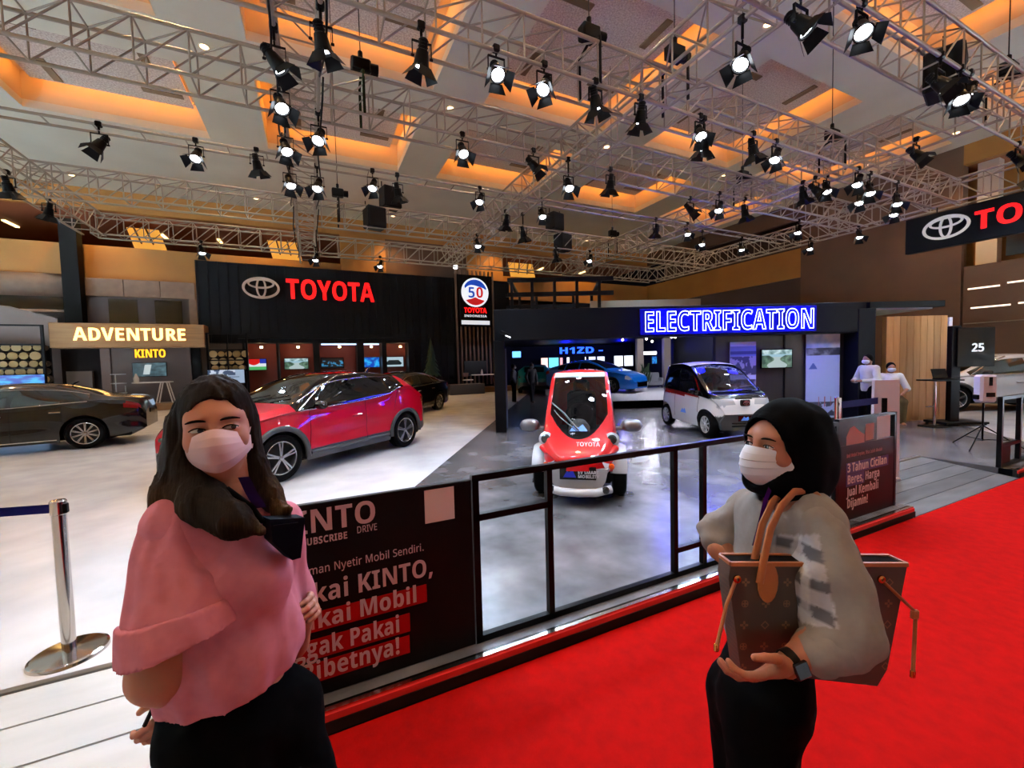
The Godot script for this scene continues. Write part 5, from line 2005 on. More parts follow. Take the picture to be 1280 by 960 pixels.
func wheel_meshes(key: String, R: float, width: float, spokes: int, rimf := 0.70) -> Dictionary:
	var out := {}
	var b := Basis(Vector3.RIGHT, Vector3.BACK, Vector3.DOWN)
	var mb := MB.new()
	var h := width / 2
	mb.lathe([Vector2(R * rimf, -h * 0.9), Vector2(R * 0.86, -h), Vector2(R * 0.96, -h * 0.86), Vector2(R, -h * 0.6), Vector2(R, h * 0.6), Vector2(R * 0.96, h * 0.86), Vector2(R * 0.86, h), Vector2(R * rimf, h * 0.9)], 36, Vector3.ZERO, b)
	out.tyre = mb.mesh()
	mb = MB.new()
	mb.lathe([Vector2(R * (rimf + 0.01), h * 0.86), Vector2(R * (rimf - 0.02), h * 0.92), Vector2(R * (rimf - 0.05), h * 0.86), Vector2(R * (rimf - 0.08), 0)], 36, Vector3.ZERO, b)
	out.rim = mb.mesh()
	mb = MB.new()
	mb.lathe([Vector2(0, h * 0.1), Vector2(R * (rimf - 0.06), h * 0.1)], 30, Vector3.ZERO, b)
	out.disc = mb.mesh()
	mb = MB.new()
	var ro := R * (rimf - 0.04)
	mb.prism(PackedVector2Array([Vector2(R * 0.05, -R * 0.045), Vector2(ro, -R * (0.11 if spokes < 8 else 0.05)), Vector2(ro, -R * (0.045 if spokes < 8 else 0.02)), Vector2(R * 0.3, 0), Vector2(ro, R * (0.045 if spokes < 8 else 0.02)), Vector2(ro, R * (0.11 if spokes < 8 else 0.05)), Vector2(R * 0.05, R * 0.045)]), h * 0.2, Transform3D(Basis.IDENTITY, Vector3(0, 0, h * 0.62)))
	out.spoke = mb.mesh()
	mb = MB.new()
	mb.lathe([Vector2(0, h * 0.95), Vector2(R * 0.09, h * 0.92), Vector2(R * 0.12, h * 0.7)], 14, Vector3.ZERO, b)
	out.hub = mb.mesh()
	return out

func add_wheels(d: Dictionary, t: Node3D) -> void:
	var wm := wheel_meshes("w", d.R, d.tw, d.spokes, d.get("rimf", 0.70))
	var rubber := mat("tyre_rubber", Color(0.025, 0.025, 0.027), 0.75)
	var rimm: Material = d.get("rim", mat("rim_silver", Color(0.66, 0.67, 0.68), 0.25, 0.85))
	var dark := mat("brake_dark", Color(0.05, 0.05, 0.055), 0.5, 0.4)
	for w: float in d.axles:
		for s: float in [-1.0, 1.0]:
			var o := part("wheel", wm.tyre, rubber, t, Vector3(w, d.R, s * (d.track - d.tw / 2)))
			if s < 0: o.rotation.y = PI
			part("rim", wm.rim, rimm, o)
			part("brake_disc", wm.disc, dark, o)
			for k in int(d.spokes):
				var sp := part("spoke", wm.spoke, rimm, o)
				sp.rotation.z = TAU * k / d.spokes + 0.3
			part("hub_cap", wm.hub, rimm, o)

func arch_trim(d: Dictionary, t: Node3D, m: Material, r := 0.035) -> void:
	for w: float in d.axles:
		for s: float in [-1.0, 1.0]:
			var pts := []
			for k in 19:
				var a := PI * k / 18.0
				var x: float = w + cos(a) * (d.arch + 0.01)
				var y: float = d.R + sin(a) * (d.arch + 0.01)
				if k == 0 or k == 18: y = d.R - 0.06
				var hw := curve(d.halfw, x)
				pts.append(Vector3(x, y, s * (hw * 1.0 + 0.012)))
			var mb := MB.new()
			mb.tube(pts, r, 6)
			part("arch_trim", mb, m, t)

# a strip that follows the body side at the given height between two x
func side_line(d: Dictionary, xa: float, xb: float, row: float, side: float, r: float, n := 16) -> MB:
	var pts := []
	for i in n + 1:
		var x := lerpf(xa, xb, float(i) / n)
		var s := section(d, x, side)
		var j := int(row)
		var p: Vector3 = s[j].lerp(s[mini(j + 1, s.size() - 1)], row - j)
		pts.append(p + Vector3(0, 0, side * 0.002))
	var mb := MB.new()
	mb.tube(pts, r, 5)
	return mb

# an upright seam up the side at x
func seam(d: Dictionary, x: float, j0: int, j1: int, side: float, lean := 0.0) -> MB:
	var pts := []
	for j in range(j0, j1 + 1):
		var xx := x + lean * float(j - j0) / maxf(1.0, j1 - j0)
		pts.append(section(d, xx, side)[j] + Vector3(0, 0, side * 0.001))
	var mb := MB.new()
	mb.tube(pts, 0.005, 4)
	return mb

func paintwork(key: String, c: Color, metal := 0.0, rough := 0.35) -> StandardMaterial3D:
	var m := mat(key, c, rough, metal)
	m.metallic_specular = 0.25
	m.clearcoat_enabled = true
	m.clearcoat = 1.0
	m.clearcoat_roughness = 0.03
	return m

func mirror(t: Node3D, at: Vector3, s: float, m: Material, size := 1.0) -> void:
	var mb := MB.new()
	var rows := []
	for i in 9:
		var u := -1.0 + 2.0 * i / 8.0
		var r := sqrt(maxf(0.0, 1.0 - pow(absf(u), 2.6)))
		var line := PackedVector3Array()
		for k in 14:
			var a := TAU * k / 14.0
			line.append(at + Vector3(cos(a) * 0.075 * r, sin(a) * 0.065 * r, s * (0.11 + u * 0.11)) * size)
		rows.append(line)
	mb.grid(rows, true, s > 0)
	mb.tube([at + Vector3(0, -0.03, -s * 0.04) * size, at + Vector3(0, -0.03, s * 0.1) * size], 0.02 * size, 6)
	part("side_mirror", mb, m, t)

# ---- crossover like the big red car
func crossover(label: String, at: Vector3, yaw: float, body: Material, roof: Material, glass: Material, spokes := 5, front_detail := true) -> Node3D:
	var t := thing("crossover_car", label, "car", at, yaw)
	var clad := mat("grey_cladding", Color(0.20, 0.21, 0.22), 0.45)
	var chrome: StandardMaterial3D = mats["chrome"]
	var lampm := mat("headlamp_clear", Color(0.72, 0.75, 0.78), 0.08, 0.3)
	var tail := mat("tail_red", Color(0.45, 0.015, 0.015), 0.12)
	var blk := mat("car_gloss_black", Color(0.012, 0.012, 0.016), 0.12)
	var d := {
		"front": 2.2, "rear": -2.16, "axles": [-1.32, 1.32], "R": 0.345, "arch": 0.41, "track": 0.90, "tw": 0.225, "spokes": spokes, "edge": 0.9, "flare": 0.045, "tuck": 0.03,
		"top": [Vector2(-2.16, 0.80), Vector2(-2.1, 0.98), Vector2(-1.95, 1.12), Vector2(-1.72, 1.27), Vector2(-1.45, 1.43), Vector2(-1.0, 1.51), Vector2(-0.4, 1.555), Vector2(0.05, 1.53), Vector2(0.35, 1.46), Vector2(0.75, 1.26), Vector2(1.08, 1.085), Vector2(1.25, 1.05), Vector2(1.7, 0.97), Vector2(2.0, 0.87), Vector2(2.13, 0.74), Vector2(2.2, 0.55)],
		"belt": [Vector2(-2.16, 0.72), Vector2(-2.05, 0.93), Vector2(-1.8, 1.07), Vector2(-1.5, 1.2), Vector2(-1.2, 1.21), Vector2(-0.9, 1.10), Vector2(-0.3, 1.035), Vector2(0.4, 1.0), Vector2(1.0, 0.98), Vector2(1.5, 0.92), Vector2(1.95, 0.80), Vector2(2.13, 0.66), Vector2(2.2, 0.5)],
		"sill": [Vector2(-2.16, 0.42), Vector2(-1.9, 0.30), Vector2(-0.9, 0.22), Vector2(0.9, 0.22), Vector2(1.9, 0.2), Vector2(2.2, 0.24)],
		"halfw": [Vector2(-2.16, 0.62), Vector2(-2.08, 0.74), Vector2(-1.85, 0.85), Vector2(-1.35, 0.905), Vector2(-0.6, 0.875), Vector2(0.4, 0.87), Vector2(1.2, 0.90), Vector2(1.7, 0.87), Vector2(2.0, 0.77), Vector2(2.13, 0.66), Vector2(2.2, 0.5)],
		"roofw": [Vector2(-2.16, 0.55), Vector2(-1.7, 0.60), Vector2(-1.2, 0.58), Vector2(-0.4, 0.61), Vector2(0.2, 0.60), Vector2(0.6, 0.64), Vector2(1.05, 0.73), Vector2(1.5, 0.72), Vector2(2.0, 0.60), Vector2(2.2, 0.42)],
		"cuts": [1.06, -1.2, -0.35, -0.30, 0.62, 0.1, -1.46, -1.92],
	}
	d.paint = func(c: Vector3, j: int) -> String:
		var x := c.x
		if j >= NB and j < NB + NG:
			if x < 1.02 and x > -1.22 and not (x < -0.29 and x > -0.37) and j < NB + NG - 1:
				return "side_window"
			if x <= 1.06 and x > -1.3: return "roof_panel"
			return "body_shell"
		if j >= NB + NG:
			var s := j - NB - NG
			if x < 1.06 and x > 0.12: return "windshield" if s > 0 else "roof_panel"
			if x <= 0.12 and x > -1.48: return "roof_panel"
			if x <= -1.48 and x > -1.92 and s > 0: return "rear_window"
			return "body_shell"
		if c.y < 0.40 + (0.06 if absf(x) > 1.0 else 0.0) and j < NB - 2: return "cladding"
		if x > 2.06 and c.y < 0.62: return "cladding"
		if x < -2.02 and c.y < 0.62: return "cladding"
		if x > 1.80 and x < 2.12 and c.y > 0.70 and c.y < 0.86 and absf(c.z) > 0.45: return "headlamp"
		if x < -1.93 and c.y > 0.86 and c.y < 1.02 and absf(c.z) > 0.45: return "tail_lamp"
		return "body_shell"
	d.mats = {"body_shell": body, "roof_panel": roof, "windshield": glass, "side_window": glass, "rear_window": glass, "cladding": clad, "headlamp": lampm, "tail_lamp": tail}
	build_body(d, t)
	add_wheels(d, t)
	arch_trim(d, t, clad, 0.042)
	for s: float in [-1.0, 1.0]:
		part("window_trim", side_line(d, 1.0, -1.2, NB, s, 0.012, 24), chrome, t)
		part("window_trim", side_line(d, 0.95, -1.15, NB + NG - 1.0, s, 0.010, 24), chrome, t)
		part("door_seam", seam(d, 0.86, 2, NB, s, -0.05), blk, t)
		part("door_seam", seam(d, -0.33, 2, NB, s), blk, t)
		part("door_seam", seam(d, -0.98, 5, NB, s, -0.2), blk, t)
		var hp := section(d, -0.12, s)[NB - 4]
		var mb := MB.new()
		mb.box(hp + Vector3(0, 0, s * 0.012), Vector3(0.2, 0.03, 0.03), Basis.IDENTITY, 0.01)
		part("door_handle", mb, body, t)
		mirror(t, Vector3(0.72, 1.05, s * 0.88), s, blk, 1.1)
		mb = MB.new()
		mb.tube([section(d, 1.02, s)[NB], section(d, 0.45, s)[NB + NG - 1], section(d, 0.05, s)[NB + NG]], 0.016, 6)
		part("pillar_trim", mb, chrome, t)
		# diagonal sill flash
		mb = MB.new()
		var pts := []
		for i in 13:
			var x := lerpf(0.85, -0.85, i / 12.0)
			var sc := section(d, x, s)
			pts.append(sc[2] + Vector3(0, 0, s * 0.012))
		mb.tube(pts, 0.028, 6)
		part("sill_trim", mb, clad, t)
	var mb := MB.new()
	if front_detail:
		mb = MB.new()
		mb.box(Vector3(2.135, 0.66, 0), Vector3(0.07, 0.07, 1.0), Basis.IDENTITY, 0.02)
		part("upper_grille", mb, blk, t)
		mb = MB.new()
		mb.box(Vector3(2.175, 0.40, 0), Vector3(0.08, 0.2, 0.95), Basis.IDENTITY, 0.03)
		part("lower_grille", mb, blk, t)
		var em := part("emblem", emblem_mesh(0.09, 0.015), chrome, t, Vector3(2.175, 0.70, 0))
		em.rotation.y = PI / 2
		for s: float in [-1.0, 1.0]:
			mb = MB.new()
			mb.lathe([Vector2(0, 0.03), Vector2(0.05, 0.02), Vector2(0.06, -0.03)], 14, Vector3(2.06, 0.43, s * 0.62), Basis(Vector3.UP, Vector3.RIGHT, Vector3.FORWARD))
			part("fog_lamp", mb, lampm, t)
	mb = MB.new()
	mb.box(Vector3(-2.17, 0.78, 0), Vector3(0.02, 0.11, 0.4))
	part("number_plate", mb, blk, t)
	mb = MB.new()
	mb.tube([Vector3(-1.2, 1.50, 0), Vector3(-1.32, 1.62, 0)], [0.025, 0.008], 6)
	part("roof_aerial", mb, blk, t)
	for z: float in [-0.1, 0.35]:
		mb = MB.new()
		mb.tube([Vector3(1.12, 1.10, z + 0.1), Vector3(0.98, 1.155, z - 0.15), Vector3(0.9, 1.2, z - 0.42)], 0.009, 5)
		part("wiper", mb, blk, t)
	return t

# ---- three-box saloon
func saloon(label: String, at: Vector3, yaw: float, body: Material, glass: Material, spokes := 10, hatch := false) -> Node3D:
	var t := thing("sedan_car", label, "car", at, yaw)
	var chrome: StandardMaterial3D = mats["chrome"]
	var blk: StandardMaterial3D = mat("car_gloss_black", Color(0.012, 0.012, 0.016), 0.12)
	var lampm: StandardMaterial3D = mat("headlamp_clear", Color(0.72, 0.75, 0.78), 0.08, 0.3)
	var tail: StandardMaterial3D = mat("tail_red", Color(0.45, 0.015, 0.015), 0.12)
	var d := {
		"front": 2.38, "rear": -2.36, "axles": [-1.38, 1.38], "R": 0.335, "arch": 0.385, "track": 0.885, "tw": 0.225, "spokes": spokes, "edge": 0.88,
		"top": [Vector2(-2.36, 0.78), Vector2(-2.3, 1.0), Vector2(-2.15, 1.075), Vector2(-1.75, 1.12), Vector2(-1.3, 1.28), Vector2(-0.85, 1.40), Vector2(-0.3, 1.445), Vector2(0.1, 1.42), Vector2(0.45, 1.30), Vector2(0.85, 1.10), Vector2(1.05, 1.01), Vector2(1.5, 0.94), Vector2(2.0, 0.83), Vector2(2.28, 0.70), Vector2(2.38, 0.5)],
		"belt": [Vector2(-2.36, 0.70), Vector2(-2.25, 0.93), Vector2(-1.8, 1.03), Vector2(-1.4, 1.02), Vector2(-0.6, 0.97), Vector2(0.3, 0.93), Vector2(1.0, 0.91), Vector2(1.6, 0.86), Vector2(2.1, 0.74), Vector2(2.3, 0.6), Vector2(2.38, 0.45)],
		"sill": [Vector2(-2.36, 0.36), Vector2(-1.9, 0.24), Vector2(-0.9, 0.18), Vector2(0.9, 0.18), Vector2(1.9, 0.17), Vector2(2.38, 0.2)],
		"halfw": [Vector2(-2.36, 0.62), Vector2(-2.25, 0.76), Vector2(-1.9, 0.86), Vector2(-1.3, 0.895), Vector2(0, 0.89), Vector2(1.3, 0.89), Vector2(1.9, 0.83), Vector2(2.2, 0.71), Vector2(2.32, 0.58), Vector2(2.38, 0.42)],
		"roofw": [Vector2(-2.36, 0.5), Vector2(-2.0, 0.66), Vector2(-1.5, 0.64), Vector2(-1.0, 0.58), Vector2(-0.3, 0.60), Vector2(0.2, 0.60), Vector2(0.6, 0.66), Vector2(1.05, 0.74), Vector2(1.6, 0.70), Vector2(2.2, 0.5), Vector2(2.38, 0.3)],
		"cuts": [1.03, -1.32, 0.1, -1.0, -0.25, -0.33],
	}
	if hatch:
		d.top = [Vector2(-2.3, 0.8), Vector2(-2.22, 1.02), Vector2(-2.05, 1.12), Vector2(-1.6, 1.24), Vector2(-1.0, 1.39), Vector2(-0.4, 1.455), Vector2(0.0, 1.46), Vector2(0.4, 1.36), Vector2(0.95, 1.10), Vector2(1.2, 1.0), Vector2(1.6, 0.92), Vector2(2.0, 0.80), Vector2(2.22, 0.66), Vector2(2.3, 0.48)]
	d.paint = func(c: Vector3, j: int) -> String:
		var x := c.x
		if j >= NB and j < NB + NG:
			if x < 1.0 and x > -1.45 and not (x < -0.25 and x > -0.33) and not (x < -1.02 and x > -1.1) and j < NB + NG - 1:
				return "side_window"
			return "body_shell"
		if j >= NB + NG:
			var s := j - NB - NG
			if x < 1.03 and x > 0.12: return "windshield" if s > 0 else "body_shell"
			if x < -0.95 and x > -1.68: return "rear_window" if s > 0 else "body_shell"
			return "body_shell"
		if x > 1.98 and x < 2.3 and c.y > 0.58 and c.y < 0.74 and absf(c.z) > 0.4: return "headlamp"
		if x < -2.0 and c.y > 0.82 and c.y < 0.97 and absf(c.z) > 0.4: return "tail_lamp"
		return "body_shell"
	d.mats = {"body_shell": body, "windshield": glass, "side_window": glass, "rear_window": glass, "headlamp": lampm, "tail_lamp": tail}
	build_body(d, t)
	add_wheels(d, t)
	for s: float in [-1.0, 1.0]:
		part("window_trim", side_line(d, 1.0, -1.45, NB, s, 0.011, 24), chrome, t)
		part("window_trim", side_line(d, 0.9, -1.45, NB + NG - 1.0, s, 0.008, 24), chrome, t)
		part("sill_trim", side_line(d, 0.95, -0.95, 1.0, s, 0.014, 16), chrome, t)
		for x: float in [0.9, -0.29, -1.05]:
			part("door_seam", seam(d, x, 1, NB, s), blk, t)
		for x: float in [-0.1, -0.95]:
			var hp := section(d, x, s)[NB - 3]
			var mb := MB.new()
			mb.box(hp + Vector3(0, 0, s * 0.012), Vector3(0.19, 0.028, 0.03), Basis.IDENTITY, 0.01)
			part("door_handle", mb, chrome, t)
		mirror(t, Vector3(0.72, 0.98, s * 0.89), s, body)
	var mb := MB.new()
	mb.box(Vector3(2.34, 0.36, 0), Vector3(0.1, 0.24, 0.9), Basis.IDENTITY, 0.03)
	part("grille", mb, blk, t)
	mb = MB.new()
	mb.box(Vector3(-2.36, 0.72, 0), Vector3(0.03, 0.11, 0.42))
	part("number_plate", mb, blk, t)
	mb = MB.new()
	mb.box(Vector3(-2.29, 0.93, 0), Vector3(0.03, 0.03, 0.9))
	part("boot_trim", mb, chrome, t)
	mb = MB.new()
	mb.tube([Vector3(-1.0, 1.39, 0), Vector3(-1.12, 1.45, 0)], [0.03, 0.008], 6)
	part("roof_aerial", mb, blk, t)
	return t

# ---- tiny upright two-seater, white with a dark top
func micro_white(label: String, at: Vector3, yaw: float) -> void:
	var t := thing("microcar", label, "car", at, yaw)
	var white := paintwork("microcar_white", Color(0.80, 0.81, 0.82))
	var blk := mat("car_gloss_black", Color(0.012, 0.012, 0.016), 0.12)
	var redm := paintwork("microcar_red", Color(0.55, 0.02, 0.03))
	var grey := mat("bumper_grey", Color(0.17, 0.175, 0.18), 0.5)
	var glass := mat("microcar_glass", Color(0.10, 0.12, 0.11, 0.35), 0.03)
	glass.transparency = BaseMaterial3D.TRANSPARENCY_ALPHA
	var lampm: StandardMaterial3D = mat("headlamp_clear", Color(0.72, 0.75, 0.78), 0.08, 0.3)
	var d := {
		"front": 1.27, "rear": -1.22, "axles": [-0.89, 0.89], "R": 0.265, "arch": 0.31, "track": 0.645, "tw": 0.15, "spokes": 8, "edge": 0.93, "tuck": 0.01, "flare": 0.012, "rimf": 0.66,
		"top": [Vector2(-1.22, 0.85), Vector2(-1.18, 1.2), Vector2(-1.05, 1.45), Vector2(-0.8, 1.53), Vector2(-0.3, 1.55), Vector2(0.05, 1.51), Vector2(0.35, 1.35), Vector2(0.75, 1.03), Vector2(0.92, 0.93), Vector2(1.1, 0.88), Vector2(1.2, 0.78), Vector2(1.25, 0.62), Vector2(1.27, 0.5)],
		"belt": [Vector2(-1.22, 0.8), Vector2(-1.1, 0.92), Vector2(-0.6, 0.91), Vector2(0.2, 0.86), Vector2(0.8, 0.82), Vector2(1.1, 0.76), Vector2(1.22, 0.62), Vector2(1.27, 0.45)],
		"sill": [Vector2(-1.22, 0.36), Vector2(-0.9, 0.22), Vector2(0.9, 0.19), Vector2(1.27, 0.2)],
		"halfw": [Vector2(-1.22, 0.48), Vector2(-1.15, 0.58), Vector2(-0.9, 0.635), Vector2(0, 0.645), Vector2(0.8, 0.64), Vector2(1.08, 0.60), Vector2(1.2, 0.52), Vector2(1.27, 0.42)],
		"roofw": [Vector2(-1.22, 0.42), Vector2(-1.0, 0.5), Vector2(-0.3, 0.53), Vector2(0.2, 0.53), Vector2(0.9, 0.56), Vector2(1.15, 0.5), Vector2(1.27, 0.32)],
		"cuts": [0.86, 0.1, -0.28, -0.22, -0.85, 0.5],
	}
	d.paint = func(c: Vector3, j: int) -> String:
		var x := c.x
		if j >= NB and j < NB + NG:
			if x < 0.84 and x > 0.1: return "front_quarter_glass" if j < NB + NG - 1 and x < 0.6 else "dark_pillar"
			if x <= 0.1 and x > -0.22: return "side_window" if j < NB + NG - 1 else "dark_pillar"
			if x <= -0.28 and x > -0.85: return "rear_quarter_glass" if j < NB + NG - 1 else "dark_pillar"
			if x > 0.84: return "dark_hood" if c.y > 0.80 else ("headlamp" if c.y > 0.66 and x > 1.0 else "body_shell")
			return "dark_pillar"
		if j >= NB + NG:
			if x < 0.86 and x > 0.1: return "windshield" if j > NB + NG else "dark_pillar"
			if x >= 0.86:
				if c.y > 0.80: return "dark_hood"
				return "headlamp" if c.y > 0.68 and absf(c.z) > 0.2 else "body_shell"
			return "roof_panel" if x > -1.0 else "dark_pillar"
		if c.y > 0.74 and x < 0.62 and x > -1.0 and c.y > 0.80 - x * 0.02 and absf(c.z) > 0.4: return "red_band"
		if x > 1.06 and c.y > 0.62 and absf(c.z) < 0.54 and absf(c.z) > 0.26 and j < NB: return "headlamp"
		if x > 1.12 and c.y < 0.46: return "bumper"
		return "body_shell"
	d.mats = {"body_shell": white, "front_quarter_glass": glass, "side_window": glass, "rear_quarter_glass": glass, "windshield": glass, "dark_pillar": blk, "dark_hood": blk, "roof_panel": white, "red_band": redm, "headlamp": lampm, "bumper": grey}
	build_body(d, t)
	d.rim = mat("steel_wheel_white", Color(0.72, 0.73, 0.74), 0.4, 0.3)
	add_wheels(d, t)
	# front: grey mask, grille slots, plate, badge block, wipers, cabin
	var mb := MB.new()
	mb.prism(PackedVector2Array([Vector2(-0.5, 0.2), Vector2(0.5, 0.2), Vector2(0.54, 0.36), Vector2(0.44, 0.5), Vector2(-0.44, 0.5), Vector2(-0.54, 0.36)]), 0.05, Transform3D(Basis(Vector3.FORWARD, Vector3.UP, Vector3.RIGHT), Vector3(1.245, 0, 0)))
	part("bumper_mask", mb, grey, t)
	for y: float in [0.27, 0.33]:
		mb = MB.new()
		mb.box(Vector3(1.297, y, 0), Vector3(0.01, 0.022, 0.62))
		part("grille_slot", mb, blk, t)
	mb = MB.new()
	mb.box(Vector3(1.30, 0.42, 0), Vector3(0.012, 0.11, 0.36))
	part("number_plate", mb, blk, t)
	mb = MB.new()
	mb.prism(PackedVector2Array([Vector2(-0.13, 0.38), Vector2(-0.07, 0.46), Vector2(-0.03, 0.43), Vector2(0.02, 0.455), Vector2(0.03, 0.38)]), 0.004, Transform3D(Basis(Vector3.FORWARD, Vector3.UP, Vector3.RIGHT), Vector3(1.307, 0, 0)))
	part("plate_mark", mb, mat("plate_mark_blue", Color(0.35, 0.55, 0.9), 0.5), t)
	mb = MB.new()
	mb.box(Vector3(1.235, 0.72, 0), Vector3(0.06, 0.13, 0.2), Basis.IDENTITY, 0.02)
	part("badge_block", mb, blk, t)
	var em := part("emblem", emblem_mesh(0.065, 0.012), mats["chrome"], t, Vector3(1.268, 0.72, 0))
	em.rotation.y = PI / 2
	mb = MB.new()
	mb.tube([Vector3(0.95, 0.95, 0.1), Vector3(0.86, 1.0, -0.12), Vector3(0.84, 1.01, -0.42)], 0.012, 5)
	part("wiper", mb, blk, t)
	for s: float in [-1.0, 1.0]:
		part("door_seam", seam(d, 0.62, 2, NB, s), grey, t)
		part("door_seam", seam(d, -0.42, 2, NB, s), grey, t)
		mirror(t, Vector3(0.52, 0.93, s * 0.63), s, blk, 0.8)
		mb = MB.new()
		mb.prism(PackedVector2Array([Vector2(0, 0), Vector2(0.1, 0.1), Vector2(0.14, 0.05), Vector2(0.2, 0.11), Vector2(0.26, 0)]), 0.004, Transform3D(Basis(Vector3.RIGHT, Vector3.UP, Vector3.BACK), Vector3(-0.1, 0.42, s * 0.662 - 0.002)))
		part("door_mark", mb, mats["plate_mark_blue"], t)
	cabin(t, -0.35, 0.42, 0.24, 0.78)

func cabin(t: Node3D, x: float, y: float, zs: float, wheel_x: float) -> void:
	var cloth := mat("seat_cloth", Color(0.05, 0.05, 0.055), 0.8)
	for s: float in [-1.0, 1.0]:
		var mb := MB.new()
		mb.box(Vector3(x, y, s * zs), Vector3(0.45, 0.14, 0.36), Basis.IDENTITY, 0.04)
		part("seat", mb, cloth, t)
		mb = MB.new()
		mb.box(Vector3(x - 0.25, y + 0.36, s * zs), Vector3(0.12, 0.62, 0.36), Basis(Vector3.BACK, 0.15), 0.05)
		part("seat_back", mb, cloth, t)
		mb = MB.new()
		mb.box(Vector3(x - 0.33, y + 0.78, s * zs), Vector3(0.09, 0.18, 0.22), Basis.IDENTITY, 0.04)
		part("headrest", mb, cloth, t)
	var pts := []
	for k in 21:
		var a := TAU * k / 20.0
		pts.append(Vector3(wheel_x - 0.35 + sin(a) * 0.06, y + 0.36 + sin(a) * 0.155, 0.24 + cos(a) * 0.165))
	var w := MB.new()
	w.tube(pts, 0.014, 6)
	part("steering_wheel", w, mats["lamp_black"], t)
	w = MB.new()
	w.box(Vector3(wheel_x - 0.1, y + 0.24, 0), Vector3(0.3, 0.2, 0.95), Basis.IDENTITY, 0.05)
	part("dashboard", w, mat("dashboard_grey", Color(0.22, 0.25, 0.25), 0.6), t)
	w = MB.new()
	w.span(x - 0.6, wheel_x + 0.1, 0.3, 0.36, -0.5, 0.5)
	part("cabin_floor", w, mats["lamp_black"], t)

